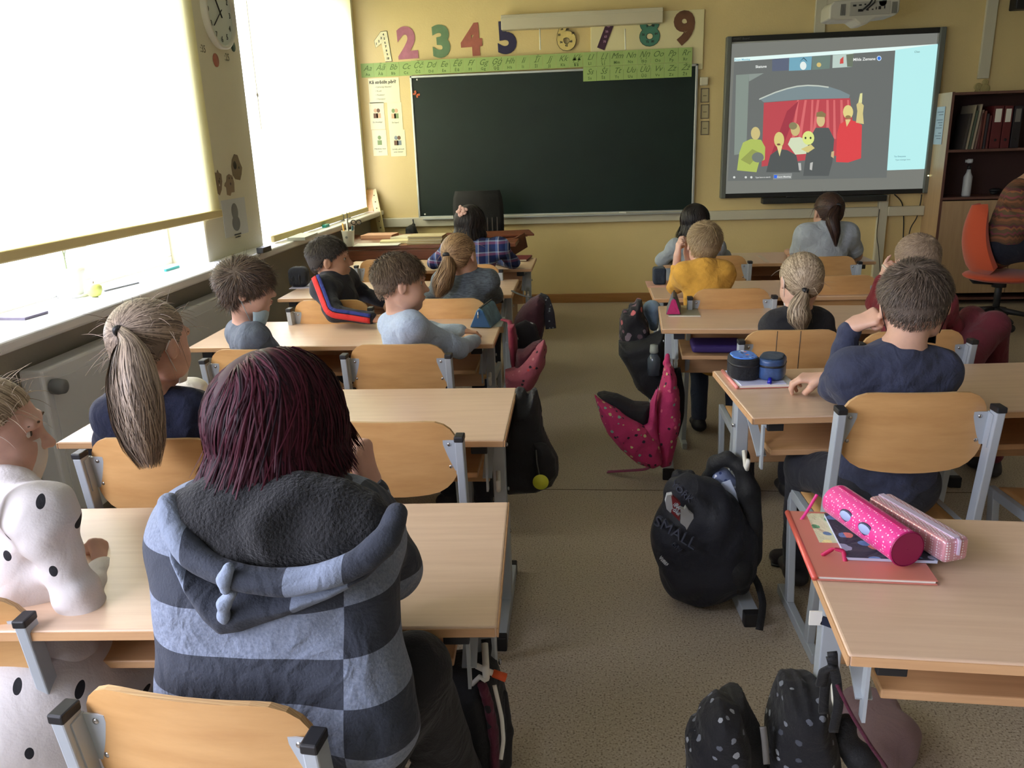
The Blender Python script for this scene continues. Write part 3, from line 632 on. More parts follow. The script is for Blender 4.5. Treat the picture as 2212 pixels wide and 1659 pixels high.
# ------------------------------------------------------------------ interactive board
wx0, wx1, wz0, wz1 = 1.172, 2.962, .938, 2.285
t = thing('interactive_whiteboard', 'grey framed interactive whiteboard showing a projected video call', 'whiteboard', ((wx0 + wx1) / 2, YF, wz0))
o = V(t.location); L = lambda x, y, z: (x - o.x, y - o.y, z - o.z)
MB().box(L(wx0 + .03, YF - .05, wz0 + .03), L(wx1 - .03, YF - .02, wz1 - .03)).build('board_surface', mat('matte_board', S(196, 200, 200), .5), t)
for p0, p1 in ((L(wx0, YF - .075, wz0), L(wx0 + .045, YF, wz1)), (L(wx1 - .05, YF - .075, wz0), L(wx1, YF, wz1))): MB().box(p0, p1).build('side_frame', mat('board_frame_grey', S(104, 108, 104), .45), t, bevel=.008)
for p0, p1 in ((L(wx0 + .045, YF - .06, wz1 - .045), L(wx1 - .05, YF, wz1)), (L(wx0 + .045, YF - .06, wz0), L(wx1 - .05, YF, wz0 + .04))): MB().box(p0, p1).build('dark_rail', mat('board_rail_dark', S(36, 38, 38), .4), t, bevel=.004)
text_obj('', 0, [('SMART Board', .024, Matrix.Translation(L(wx0 + .12, YF - .061, wz1 - .022)) @ Matrix.Rotation(PI / 2, 4, 'X'))], mat('faint_print', S(110, 112, 112), .5), t, 'maker_name', ext=.0002)
a = at(1645, 432, YF - .05); b_ = at(1910, 428, YF - .05)
MB().box(L(a.x, YF - .12, wz0 - .055), L(b_.x, YF - .02, wz0 - .004)).box(L(a.x + .2, YF - .115, wz0 - .004), L(a.x + .5, YF - .09, wz0 + .008)).build('pen_tray', mat('tray_black', S(40, 42, 40), .45), t, bevel=.012, seg=3)
MB().ell(L(wx1 - .022, YF - .077, wz0 + .15), (.006, .003, .005)).build('status_light', mat('status_led', (1, 1, .6), emit=(1, 1, .5), es=4), t)
# projected picture: flat shapes lit by the projector, drawn in the image's own plane
PI_ = thing('projected_picture', 'projected video call with actors before a red curtain on the whiteboard', 'projected image', (1.3, YF - .055, 1.0))
po = V(PI_.location)
def em(name, c, k=1.0): return mat(name, S(*[x * .25 for x in c]), .8, emit=S(*c), es=k * .84)
LAY = [0]
def shape(name, px, c, parent=PI_, lay=None):
    """outline read off the photo, put on the board's own plane"""
    LAY[0] += 1; y = YF - .0512 - LAY[0] * .00018; pts = [at(u, v, y) for u, v in px]
    m = MB(); n = len(pts); pts2 = [V(p.x - po.x, y - po.y, p.z - po.z) for p in pts]
    m.add(pts2, [tuple(range(n))]); o_ = m.build(name, em('light_%02x%02x%02x' % c, c), parent)
    bmx = bmesh.new(); bmx.from_mesh(o_.data); bmesh.ops.triangulate(bmx, faces=bmx.faces[:]); bmx.to_mesh(o_.data); bmx.free()
    return o_
def circ(u, v, ru, rv, n=16): return [(u + ru * math.cos(2 * PI * k / n), v + rv * math.sin(2 * PI * k / n)) for k in range(n)]
shape('beam_background', [(1580, 95), (2026, 70), (1997, 408), (1565, 421)], (122, 124, 118))
shape('title_bar', [(1586, 125), (2024, 95), (2023, 104), (1934, 110), (1586, 133)], (228, 250, 246))
shape('chat_panel', [(1934, 108), (2026, 95), (1998, 365), (1915, 368)], (186, 240, 240))
shape('call_area', [(1586, 133), (1934, 109), (1915, 384), (1572, 391)], (108, 112, 110))
shape('stage_wall', [(1590, 162), (1618, 160), (1616, 215), (1612, 330), (1586, 335)], (134, 146, 138))
shape('stage_wall', [(1618, 160), (1650, 158), (1618, 176)], (140, 150, 144))
arch = [(1640, 213), (1656, 206), (1675, 198), (1700, 190), (1722, 185), (1745, 183), (1768, 184), (1790, 187), (1815, 195), (1836, 205)]
shape('arch_panel', arch + [(1834, 212), (1740, 214), (1650, 221)], (126, 142, 146))
shape('arch_edge', arch[:8] + [(u, v + 3) for u, v in arch[:8]][::-1], (196, 204, 194))
cu = shape('red_curtain', [(1650, 222), (1740, 215), (1836, 212), (1850, 330), (1645, 360)], (190, 76, 84))
for u, w_, du in ((1722, 4, -10), (1738, 5, -12), (1753, 4, -2), (1765, 5, -10), (1785, 5, 2), (1800, 4, 2), (1815, 5, 3), (1830, 4, 4)):
    shape('curtain_fold', [(u, 216), (u + w_, 216), (u + w_ + du, 300), (u + du - 2, 300)], (218, 110, 112), cu)
shape('curtain_fold', [(1660, 350), (1700, 240), (1725, 218), (1712, 262), (1680, 345)], (164, 60, 74), cu)
# people in the projected image
def fig(label, parts):
    p = None
    for nm, px, c in parts: q = shape(nm, px, c, PI_ if p is None else p); p = p or q
fig('a', [('green_shirt_figure', [(1592, 368), (1597, 330), (1605, 308), (1622, 300), (1644, 302), (1653, 318), (1652, 345), (1640, 350), (1634, 372)], (176, 192, 98)), ('face', circ(1632, 288, 10, 14), (206, 190, 130)), ('arms', [(1600, 345), (1625, 322), (1642, 330), (1620, 356)], (150, 160, 86)), ('grey_puppet', circ(1637, 340, 13, 11), (116, 124, 118))])
fig('b', [('black_clad_figure', [(1655, 372), (1664, 335), (1682, 322), (1700, 324), (1720, 335), (1728, 372)], (84, 88, 88)), ('face', circ(1683, 302, 11, 17), (216, 204, 128)), ('neckline', [(1678, 316), (1690, 316), (1684, 338)], (226, 216, 150)), ('mouth', circ(1682, 312, 4, 2), (120, 80, 70))])
fig('c', [('white_shirt_figure', [(1702, 312), (1708, 298), (1728, 296), (1748, 306), (1744, 332), (1718, 334)], (212, 222, 190)), ('face', circ(1718, 280, 10, 14), (206, 186, 128)), ('hair', circ(1713, 272, 9, 8), (140, 132, 96))])
fig('d', [('tall_black_clad_figure', [(1748, 300), (1762, 276), (1790, 276), (1802, 300), (1798, 350), (1790, 380), (1735, 380), (1740, 340)], (88, 92, 92)), ('face', circ(1773, 260, 9, 14), (214, 192, 138)), ('hair', [(1763, 252), (1764, 243), (1775, 240), (1784, 246), (1783, 253)], (140, 124, 84)), ('forearm', [(1796, 328), (1802, 326), (1801, 342), (1795, 338)], (206, 180, 134))])
fig('e', [('doll_head', circ(1746, 298, 13, 15), (222, 232, 138)), ('doll_eye', circ(1740, 298, 2, 2.6), (60, 64, 56)), ('doll_eye', circ(1751, 298, 2, 2.6), (60, 64, 56)), ('hands_holding', [(1730, 322), (1752, 312), (1760, 320), (1745, 330)], (214, 200, 130)), ('doll_legs', [(1724, 352), (1730, 352), (1731, 368), (1726, 368)], (190, 190, 186)), ('doll_legs', [(1750, 352), (1756, 350), (1754, 368), (1749, 366)], (190, 190, 186))])
fig('f', [('red_shirt_figure', [(1806, 350), (1808, 290), (1814, 268), (1832, 258), (1848, 262), (1862, 270), (1860, 342), (1832, 351)], (222, 74, 78)), ('face', circ(1832, 242, 11, 15), (228, 212, 140)), ('raised_arm', [(1849, 265), (1852, 240), (1850, 226), (1857, 218), (1866, 228), (1864, 245), (1866, 268)], (214, 200, 138)), ('thumb', [(1854, 222), (1858, 202), (1863, 201), (1862, 222)], (226, 224, 160)), ('collar', [(1826, 258), (1838, 258), (1829, 274)], (226, 206, 140)), ('beard', circ(1832, 253, 6, 4), (150, 124, 84))])
# thumbnails
for nm, px, c in (('video_thumbnail', [(1668, 128), (1704, 125), (1703, 152), (1668, 154)], (96, 104, 124)), ('video_thumbnail', [(1705, 125), (1754, 122), (1752, 151), (1704, 153)], (118, 170, 190)), ('video_thumbnail', [(1755, 122), (1794, 119), (1792, 148), (1754, 151)], (112, 132, 124)), ('video_thumbnail', [(1799, 119), (1844, 115), (1842, 144), (1798, 147)], (190, 208, 200))):
    p = shape(nm, px, c)
    u0 = px[0][0]
    if u0 == 1705: shape('face', circ(1735, 142, 7, 9), (232, 240, 236), p); shape('dark_hair', [(1727, 134), (1736, 126), (1744, 134), (1742, 130), (1736, 124)], (40, 50, 60), p)
    if u0 == 1755: shape('glow', circ(1769, 140, 5, 5), (214, 190, 120), p)
    if u0 == 1799: shape('red_shape', [(1815, 128), (1822, 122), (1822, 137), (1814, 138)], (206, 84, 78), p); shape('dark_corner', [(1828, 118), (1844, 116), (1842, 144), (1830, 144)], (110, 120, 104), p)
shape('round_badge', circ(1899, 126, 5, 5.5), (210, 230, 250)); shape('badge_centre', circ(1899, 126, 3.6, 4), (60, 120, 220))
shape('task_button', [(1671, 376), (1711, 374), (1710, 386), (1670, 388)], (140, 144, 142)); shape('app_icon', [(1672, 378), (1679, 378), (1679, 385), (1672, 385)], (60, 110, 230))
for u in (1586, 1611, 1623): shape('taskbar_icon', circ(u, 383, 2.6, 2.6, 8), (215, 218, 214))
def ptext(tx, u, v, size, c, name):
    p = at(u, v, YF - .0615); text_obj('', 0, [(tx, size, Matrix.Translation((p.x - po.x, YF - .0615 - po.y, p.z - po.z)) @ Matrix.Rotation(PI / 2, 4, 'X'))], em('light_text_%02x%02x%02x' % c, c), PI_, name, ext=.0002, bold=.0005)
ptext('Skatuve', 1644, 144, .03, (240, 244, 240), 'caption'); ptext('Milda Zemane', 1867, 128, .032, (235, 238, 235), 'caption')
ptext('Zoom Meeting', 1603, 129, .022, (120, 180, 200), 'window_title'); ptext('Chat', 1981, 112, .022, (130, 170, 170), 'panel_title')
ptext('To: Everyone', 1944, 338, .018, (120, 170, 180), 'chat_line'); ptext('Type message here', 1950, 345, .016, (140, 186, 190), 'chat_line'); ptext('Zoom Meeting', 1693, 382, .02, (225, 228, 225), 'button_text'); ptext('Type here to search', 1648, 383, .016, (205, 206, 204), 'search_text')

# projector above the board
pc = at(1855, 28, 7.10)
t = thing('projector', 'white projector on a wall arm above the interactive board', 'projector', tuple(pc), 0)
Mp = mat('projector_white', S(198, 196, 186), .45); wv = (at(1928, 45, 7.05).x - at(1780, 45, 7.05).x) / 2
prof = [(-wv, -.05), (-wv, .045), (-wv * .9, .075), (wv * .92, .10), (wv, .085), (wv, -.02), (wv * .9, -.045), (wv * .35, -.055), (wv * .12, -.095), (-.02, -.10), (-wv * .28, -.06), (-wv * .8, -.06)]
MB().prism(prof, Matrix.Rotation(PI / 2, 4, 'X') @ Matrix.Translation((0, 0, -.12)), .26).build('casing', Mp, t, bevel=.012, seg=3)
fr = -.142
MB().box((-wv * .42, fr - .004, -.035), (wv * .72, fr + .004, .06)).build('port_panel', mat('port_grey', S(168, 166, 158), .5), t, bevel=.002)
pp = MB()
for x, z, a, b_ in ((-.30, .035, .018, .006), (-.14, .037, .016, .005), (.0, .04, .01, .005), (-.12, .0, .03, .009), (.08, .0, .014, .004), (.22, .003, .01, .004), (.32, .01, .006, .009), (.42, .012, .014, .011), (.56, .016, .006, .011)): pp.box((x * wv - a / 1.6, fr - .007, z - b_), (x * wv + a / 1.6, fr - .003, z + b_))
pp.build('port', M_blackp, t)
MB().lathe([(.028, 0), (.028, .004), (.001, .004)], M=Matrix.Translation((wv * .5, fr, .05)) @ Matrix.Rotation(PI / 2, 4, 'X')).build('speaker_disc', mat('disc_grey', S(140, 142, 138), .5), t)
for x in (-wv * .62, wv * .85): 
    g = MB()
    for k in range(5): g.box((x - .018 + k * .008, fr - .003, -.03), (x - .014 + k * .008, fr + .001, .05))
    g.build('vent', mat('vent_grey', S(120, 120, 112), .6), t)
MB().tube([(wv * .28, fr + .02, .10), (wv * .1, fr - .02, .04), (-.02, fr - .008, .0)], .006).build('cable', M_blackp, t)
MB().tube([(wv * .32, fr + .02, .10), (wv * .24, fr - .02, .05), (0.01, fr - .008, .0)], .005).build('cable', M_blackp, t)
MB().box((-.02, -.06, .10), (wv * .75, .10, .19)).build('mount_head', Mp, t, bevel=.006)
MB().box((.03, .0, .15), (.13, YF - pc.y - .002, .24)).build('wall_arm', Mp, t, bevel=.006)
MB().box((-.06, YF - pc.y - .02, .02), (.22, YF - pc.y, .36)).build('wall_plate', Mp, t, bevel=.003)
MB().box((-.07, -.09, .085), (wv * .9, .06, .104)).build('bracket_plate', mat('bracket_dark', S(70, 66, 60), .5), t)
# cables below the board
def cable(label, px, r=.005, y=YF - .03):
    pts = [at(u, v, yy) for u, v, yy in px]; sm_ = []
    for i in range(len(pts) - 1):
        p0, p1, p2, p3 = pts[max(i - 1, 0)], pts[i], pts[i + 1], pts[min(i + 2, len(pts) - 1)]
        for k in range(6):
            s = k / 6; sm_.append(.5 * ((2 * p1) + (p2 - p0) * s + (2 * p0 - 5 * p1 + 4 * p2 - p3) * s * s + (3 * p1 - p0 - 3 * p2 + p3) * s ** 3))
    sm_.append(pts[-1]); return tag(MB().tube(sm_, r, 6).build('cable', M_blackp, loc=tuple(pts[0])), label, 'cable')
Y1 = YF - .03
cable('black cable curving down from the board frame, left of the other', [(1932, 420, Y1), (1948, 438, Y1), (1952, 470, Y1), (1951, 520, Y1), (1949, 600, Y1), (1948, 650, Y1)])
cable('black cable with a plug hanging from the right corner of the board', [(1991, 420, Y1), (1988, 440, Y1), (1980, 470, Y1 - .02), (1965, 500, Y1 - .03), (1960, 560, Y1), (1958, 640, Y1)])
cable('thin grey cable hanging against the vertical trunking', [(1900, 452, YF - .07), (1897, 475, YF - .07), (1894, 510, YF - .07), (1898, 540, YF - .07), (1902, 600, YF - .06)], .003)
# ------------------------------------------------------------------ signed-distance bodies -> one continuous mesh each
A = np.array
def nrm(v): v = A(v, float); return v / (np.linalg.norm(v) + 1e-12)
class SDF:
    def __init__(s, res): s.res = res; s.P = []
    def cone(s, a, b, ra, rb=None, k=.02, flat=None):
        """tapered limb; flat=(axis, factor) squashes it along an axis"""
        a = A(a, float); b = A(b, float); rb = ra if rb is None else rb; R = max(ra, rb)
        def fn(X, Y, Z):
            ab = b - a; px, py, pz = X - a[0], Y - a[1], Z - a[2]
            t = np.clip((px * ab[0] + py * ab[1] + pz * ab[2]) / (ab @ ab + 1e-12), 0, 1)
            qx, qy, qz = px - t * ab[0], py - t * ab[1], pz - t * ab[2]
            if flat is not None:
                ax, fc = A(flat[0]), flat[1]; d = qx * ax[0] + qy * ax[1] + qz * ax[2]; g = d * (1 / fc - 1)
                qx, qy, qz = qx + g * ax[0], qy + g * ax[1], qz + g * ax[2]
            return (np.sqrt(qx * qx + qy * qy + qz * qz) - (ra + (rb - ra) * t)) * (1 if flat is None else min(1, flat[1]))
        m = R * (1 if flat is None else max(1, flat[1])); s.P.append((fn, np.minimum(a, b) - m, np.maximum(a, b) + m, k, 1)); return s
    def ell(s, c, r, Rm=None, k=.02, sub=False):
        c = A(c, float); r = A(r, float); Rm = np.eye(3) if Rm is None else A(Rm, float)
        def fn(X, Y, Z):
            p = [(X - c[0]), (Y - c[1]), (Z - c[2])]
            q = [Rm[i][0] * p[0] + Rm[i][1] * p[1] + Rm[i][2] * p[2] for i in range(3)]
            k0 = np.sqrt(sum((q[i] / r[i]) ** 2 for i in range(3))); k1 = np.sqrt(sum((q[i] / r[i] ** 2) ** 2 for i in range(3)))
            return k0 * (k0 - 1) / (k1 + 1e-9)
        m = np.sqrt(((Rm.T * r) ** 2).sum(1)); s.P.append((fn, c - m, c + m, k, -1 if sub else 1)); return s
    def cut(s, fn, lo, hi, k=.006): s.P.append((fn, A(lo, float), A(hi, float), k, -2)); return s
    def grid(s, disp=None):
        res = s.res; pos = [p for p in s.P if p[4] == 1]
        lo = np.min([p[1] for p in pos], 0) - 3 * res - .006; hi = np.max([p[2] for p in pos], 0) + 3 * res + .006
        n = np.ceil((hi - lo) / res).astype(int) + 1
        F = np.full(n, .15, np.float32); ax = [(lo[i] + res * np.arange(n[i])).astype(np.float32) for i in range(3)]
        for fn, l, h, k, op in s.P:
            mg = k + 3 * res; i0 = np.clip(((l - mg - lo) / res).astype(int), 0, n); i1 = np.clip(((h + mg - lo) / res).astype(int) + 2, 0, n)
            if (i1 <= i0).any(): continue
            sl = tuple(slice(i0[i], i1[i]) for i in range(3))
            X, Y, Z = ax[0][sl[0]][:, None, None], ax[1][sl[1]][None, :, None], ax[2][sl[2]][None, None, :]
            d = fn(X, Y, Z); f = F[sl]; k = max(k, 1e-4)
            if op == 1: hh = np.maximum(k - np.abs(f - d), 0) / k; F[sl] = np.minimum(f, d) - hh * hh * k / 4
            else: d = -d; hh = np.maximum(k - np.abs(f - d), 0) / k; F[sl] = np.maximum(f, d) + hh * hh * k / 4
        if disp is not None: F += disp(ax[0][:, None, None], ax[1][None, :, None], ax[2][None, None, :]).astype(np.float32)
        return F, lo, res
    def mesh(s, disp=None):
        F, lo, res = s.grid(disp); ins = F < 0
        cs = np.zeros(tuple(x - 1 for x in F.shape), np.int8)
        for dx in (0, 1):
            for dy in (0, 1):
                for dz in (0, 1): cs += ins[dx:F.shape[0] - 1 + dx, dy:F.shape[1] - 1 + dy, dz:F.shape[2] - 1 + dz]
        act = (cs > 0) & (cs < 8); I = np.argwhere(act); idx = -np.ones(act.shape, np.int64); idx[act] = np.arange(len(I))
        acc = np.zeros((len(I), 3)); cnt = np.zeros(len(I)); C = [(a, b, c) for a in (0, 1) for b in (0, 1) for c in (0, 1)]
        for a in C:
            for i in range(3):
                if a[i]: continue
                b = tuple(a[j] + (j == i) for j in range(3))
                fa = F[I[:, 0] + a[0], I[:, 1] + a[1], I[:, 2] + a[2]]; fb = F[I[:, 0] + b[0], I[:, 1] + b[1], I[:, 2] + b[2]]
                m = (fa < 0) != (fb < 0); t = fa[m] / (fa[m] - fb[m]); p = I[m] + A(a, float); p[:, i] += t; acc[m] += p; cnt[m] += 1
        vs = lo + res * acc / cnt[:, None]; qs = []
        for i in range(3):
            j, k = (i + 1) % 3, (i + 2) % 3; sl0 = [slice(None)] * 3; sl1 = [slice(None)] * 3; sl0[i] = slice(0, -1); sl1[i] = slice(1, None)
            a, b = ins[tuple(sl0)], ins[tuple(sl1)]; E_ = np.argwhere(a != b)
            E_ = E_[(E_[:, j] > 0) & (E_[:, k] > 0) & (E_[:, j] < F.shape[j] - 1) & (E_[:, k] < F.shape[k] - 1)]
            fl = a[E_[:, 0], E_[:, 1], E_[:, 2]]
            def g(dj, dk): e = E_.copy(); e[:, j] -= dj; e[:, k] -= dk; return idx[e[:, 0], e[:, 1], e[:, 2]]
            q = np.stack([g(1, 1), g(0, 1), g(0, 0), g(1, 0)], 1); q[~fl] = q[~fl][:, ::-1]; qs.append(q)
        return vs, np.concatenate(qs)
def np_mesh(name, vs, qs, m, parent=None, origin=None, smooth=True, tris=None):
    me = bpy.data.meshes.new(name); o_ = A(origin if origin is not None else (0, 0, 0), float)
    me.vertices.add(len(vs)); me.vertices.foreach_set('co', (vs - o_).astype(np.float32).ravel())
    me.loops.add(qs.size); me.loops.foreach_set('vertex_index', qs.astype(np.int32).ravel())
    me.polygons.add(len(qs)); me.polygons.foreach_set('loop_start', np.arange(0, qs.size, qs.shape[1], dtype=np.int32))
    me.polygons.foreach_set('use_smooth', np.full(len(qs), smooth)); me.update(calc_edges=True); me.validate()
    me.materials.append(m); ob = bpy.data.objects.new(name, me); COL.objects.link(ob)
    if parent is not None: ob.parent = parent
    return ob
rng = np.random.default_rng(5)
def folds(amp, fr, seed, stretch=(1, 1, 1)):
    r = np.random.default_rng(seed); W_ = [(r.normal(size=3) * fr * A(stretch), r.uniform(0, 6.28)) for _ in range(6)]
    def f(X, Y, Z):
        s_ = 0
        for w_, ph in W_: s_ = s_ + np.sin(X * w_[0] + Y * w_[1] + Z * w_[2] + ph)
        return amp * s_ / 2.4
    return f

def pillow_fn(outline, Y, ht, w_, lean=0):
    P_ = A([[at(u, v, Y).x, at(u, v, Y).z] for u, v in outline]); zc = P_[:, 1].mean()
    def fn(X, Y3, Z):
        x, z = X[:, 0, :], Z[0, :, :] if False else Z[:, 0, :]; x, z = np.broadcast_arrays(x, z); d = np.full(x.shape, 1e9); s_ = np.ones(x.shape); n = len(P_); j = n - 1
        for i in range(n):
            ex, ez = P_[j] - P_[i]; wx, wz = x - P_[i, 0], z - P_[i, 1]; t = np.clip((wx * ex + wz * ez) / (ex * ex + ez * ez), 0, 1); d = np.minimum(d, (wx - ex * t) ** 2 + (wz - ez * t) ** 2)
            c1, c2, c3 = z >= P_[i, 1], z < P_[j, 1], ex * wz > ez * wx; m = (c1 & c2 & c3) | (~c1 & ~c2 & ~c3); s_ = np.where(m, -s_, s_); j = i
        d = s_ * np.sqrt(d); t = np.clip(-d / w_, 0, 1); pf = (ht * np.sqrt(t * (2 - t)))[:, None, :]; y = np.abs(Y3 - Y - lean * (Z - zc)) + 0 * X; dd = np.maximum(d, 0)[:, None, :]
        return np.where(dd > 0, np.sqrt(dd ** 2 + y ** 2), np.maximum(y - pf, d[:, None, :] * .8))
    lo, hi = P_.min(0), P_.max(0); e_ = ht + abs(lean) * (hi[1] - lo[1]); return fn, A([lo[0], Y - e_, lo[1]]), A([hi[0], Y + e_, hi[1]])
def pillow(name, m, parent, outline, Y, ht=.03, w_=.04, res=.005, disp=None, lean=0, extra=None, k=.012, origin=None):
    s = SDF(res); fn, lo, hi = pillow_fn(outline, Y, ht, w_, lean); s.P.append((fn, lo, hi, k, 1))
    if extra: extra(s)
    return np_mesh(name, *s.mesh(disp), m, parent, origin if origin is not None else PO)
M_skin = {}
def skin(c):
    if c not in M_skin:
        m = mat('skin_%d' % len(M_skin), S(*c), .5, noise=.06, nscale=30); b = m.node_tree.nodes['Principled BSDF']
        b.inputs['Subsurface Weight'].default_value = .12; b.inputs['Subsurface Radius'].default_value = (.02, .008, .005); M_skin[c] = m
    return M_skin[c]
SK = (206, 164, 140); SK2 = (196, 152, 126)
def cloth(name, c, **k):
    kw = dict(rough=.9, bump=.35, bscale=260, sheen=.06, wrinkle=.5); kw.update(k); return mat(name, S(*c), **kw)
def hair_mat(name, c1, c2, rough=.42):
    if name in MATS: return MATS[name]
    m = bpy.data.materials.new(name); m.use_nodes = True; MATS[name] = m; n = m.node_tree.nodes; l = m.node_tree.links; b = n['Principled BSDF']
    g = n.new('ShaderNodeNewGeometry'); r = n.new('ShaderNodeValToRGB'); l.new(g.outputs['Random Per Island'], r.inputs[0])
    r.color_ramp.elements[0].color = (*S(*c1), 1); r.color_ramp.elements[1].color = (*S(*c2), 1); l.new(r.outputs[0], b.inputs['Base Color'])
    b.inputs['Roughness'].default_value = rough; b.inputs['Specular IOR Level'].default_value = .3; return m

class Head:
    def __init__(s, c, yaw=0, pitch=0, tilt=0, h=1.0):
        s.c = A(c, float); y, p, t = [math.radians(v) for v in (yaw, pitch, tilt)]; s.h = h
        f = A([math.sin(y) * math.cos(p), math.cos(y) * math.cos(p), -math.sin(p)]); r = A([math.cos(y), -math.sin(y), 0]); u = np.cross(r, f)
        s.f, s.r, s.u = f, math.cos(t) * r - math.sin(t) * u, math.sin(t) * r + math.cos(t) * u; s.R = A([s.f, s.r, s.u])
    def P(s, f, r, u): return s.c + s.h * (f * s.f + r * s.r + u * s.u)
    def W(s, pts): return s.c + s.h * (A(pts) @ s.R)
CR_C, CR_R = A([-.012, 0, .022]), A([.090, .0735, .080])
def head_sdf(S_, H, ears=True):
    h = H.h; e = lambda c, r, k=.02, sub=False: S_.ell(H.P(*c), A(r) * h, H.R, k * h, sub)
    e(CR_C, CR_R, .02); e((.026, 0, -.022), (.058, .057, .074), .03); e((.050, 0, -.084), (.028, .030, .020), .03)
    for s_ in (-1, 1):
        e((.046, s_ * .030, -.040), (.030, .026, .030), .02); e((.010, s_ * .046, -.060), (.036, .014, .026), .03)
        e((.078, s_ * .030, .004), (.014, .016, .010), .012, True)
    S_.cone(H.P(.076, -.034, .022), H.P(.076, .034, .022), .009 * h, k=.014 * h)
    S_.cone(H.P(.080, 0, .004), H.P(.099, 0, -.026), .006 * h, .0095 * h, .012 * h)
    for s_ in (-1, 1): e((.088, s_ * .011, -.028), (.009, .007, .007), .008)
    e((.080, 0, -.050), (.012, .019, .0055), .008); e((.079, 0, -.060), (.011, .016, .006), .008)
    if ears:
        for s_ in (-1, 1):
            e((-.010, s_ * .0755, -.008), (.017, .0075, .027), .006); e((-.004, s_ * .084, -.006), (.009, .006, .015), .005, True)
def curl_hand(S_, wrist, d, n, side, L_=1.0, curl=(.5, .6, .4), spread=.1, thumb='out', fingers=(1, 1, 1, 1)):
    """palm plus five separate jointed fingers; d toward the knuckles, n palm-side normal, side toward the thumb"""
    d, n = nrm(d), nrm(n); n = nrm(n - d * (n @ d)); t = nrm(side - d * (A(side) @ d) - n * (A(side) @ n)); w_ = A(wrist, float)
    pl = .072 * L_; S_.cone(w_, w_ + d * .02 * L_, .019 * L_, .021 * L_, .012, flat=(n, .75))
    for j, o in enumerate((.024, .008, -.008, -.023)): S_.cone(w_ + d * .012 * L_ + t * o * .55 * L_, w_ + d * pl * (1 - .05 * abs(j - 1)) + t * o * L_, .012 * L_, .0105 * L_, .012 * L_, flat=(n, .85))
    for j, (o, ln) in enumerate(((.024, .060), (.008, .067), (-.008, .062), (-.023, .049))):
        b = w_ + d * pl * (1 - .05 * abs(j - 1)) + t * o * L_; a = 0; r = .0088 - .0008 * (j == 3); fx = fingers[j]
        dd0 = nrm(d + t * spread * (1.5 - j) * .6)
        for q, (fr, cu) in enumerate(zip((.45, .31, .24), curl)):
            a += cu * fx * (1 + .08 * j); dd = dd0 * math.cos(a) + n * math.sin(a); e = b + dd * ln * fr * L_
            S_.cone(b, e, r * L_, (r - .0009) * L_, .004 * L_); b = e; r -= .0009
    b = w_ + d * .016 * L_ + t * .018 * L_
    if thumb == 'out': segs = ((nrm(d * .6 + t * .8 + n * .3), .034), (nrm(d * .85 + t * .4 + n * .35), .028), (nrm(d + n * .3), .02))
    else: segs = ((nrm(d * .7 + t * .55 + n * .6), .034), (nrm(d * .6 - t * .3 + n * .75), .026), (nrm(d * .4 - t * .8 + n * .4), .02))
    r = .0125
    for dd, ln in segs: S_.cone(b, b + dd * ln * L_, r * L_, (r - .0018) * L_, .006 * L_); b = b + dd * ln * L_; r -= .0018

def hair_strands(P, Nrm, w0, w1=.0):
    """P (n, m, 3) strand points, Nrm outward normals -> ribbons"""
    n, m, _ = P.shape; T = np.gradient(P, axis=1); T /= np.linalg.norm(T, axis=2, keepdims=True) + 1e-9
    B = np.cross(T, Nrm); B /= np.linalg.norm(B, axis=2, keepdims=True) + 1e-9
    t = np.linspace(0, 1, m)[None, :, None]; w_ = w0 * (1 - t ** 2.2) + w1
    if isinstance(w0, np.ndarray): w_ = w0[:, None, None] * (1 - t ** 2.2) + w1
    V_ = np.stack([P - B * w_ / 2, P + Nrm * w_ * .22, P + B * w_ / 2], 2)      # slight roof shape
    vs = V_.reshape(-1, 3); b = (np.arange(n)[:, None] * m + np.arange(m - 1)[None]).ravel() * 3
    q = np.concatenate([np.stack([b, b + 1, b + 4, b + 3], 1), np.stack([b + 1, b + 2, b + 5, b + 4], 1)]); return vs, q
def hairline(f, style):
    if style == 'boy': xs, ys = (-.12, -.075, -.045, -.015, .012, .03, .055, .085), (-.052, -.052, -.030, .012, .006, .028, .052, .056)
    else: xs, ys = (-.12, -.075, -.045, -.015, .012, .03, .055, .085), (-.060, -.058, -.040, .010, .000, .026, .054, .060)
    return np.interp(f, xs, ys)
def scalp_roots(n, style, seed, front=.09):
    r = np.random.default_rng(seed); out = []
    while len(out) < n:
        v = r.normal(size=(n * 3, 3)); v /= np.linalg.norm(v, axis=1, keepdims=True); p = CR_C + v * CR_R
        ok = (p[:, 2] > hairline(p[:, 0], style)) & (p[:, 0] < front); out += list(p[ok])
    return A(out[:n])
NP_C, NP_R = A([-.043, 0, -.012]), A([.050, .0615, .058])
def push(p, off):
    q = (p - CR_C) / CR_R; e = np.linalg.norm(q, axis=-1, keepdims=True); k = np.maximum(1 + off, e) / e; p = CR_C + (p - CR_C) * k; q = (p - NP_C) / NP_R; e = np.linalg.norm(q, axis=-1, keepdims=True); return NP_C + (p - NP_C) * (np.maximum(1.04 + off, e) / e)
def cap_sdf(H, th, style, res, extra=None):
    s_ = SDF(res); h = H.h; s_.ell(H.P(*CR_C), (CR_R + th) * h, H.R, .01)
    s_.ell(H.P(*NP_C), (NP_R + (.001 if style == 'boy' else .003)) * h, H.R, .02)
    if extra: extra(s_)
    def plane(X, Y, Z):
        p = [X - H.c[0], Y - H.c[1], Z - H.c[2]]; f = (p[0] * H.f[0] + p[1] * H.f[1] + p[2] * H.f[2]) / h; u = (p[0] * H.u[0] + p[1] * H.u[1] + p[2] * H.u[2]) / h
        return (u - hairline(f, style) - (.010 if style == 'boy' else .004)) * h * .8
    s_.cut(plane, H.c - .3, H.c + .3, .004); return s_
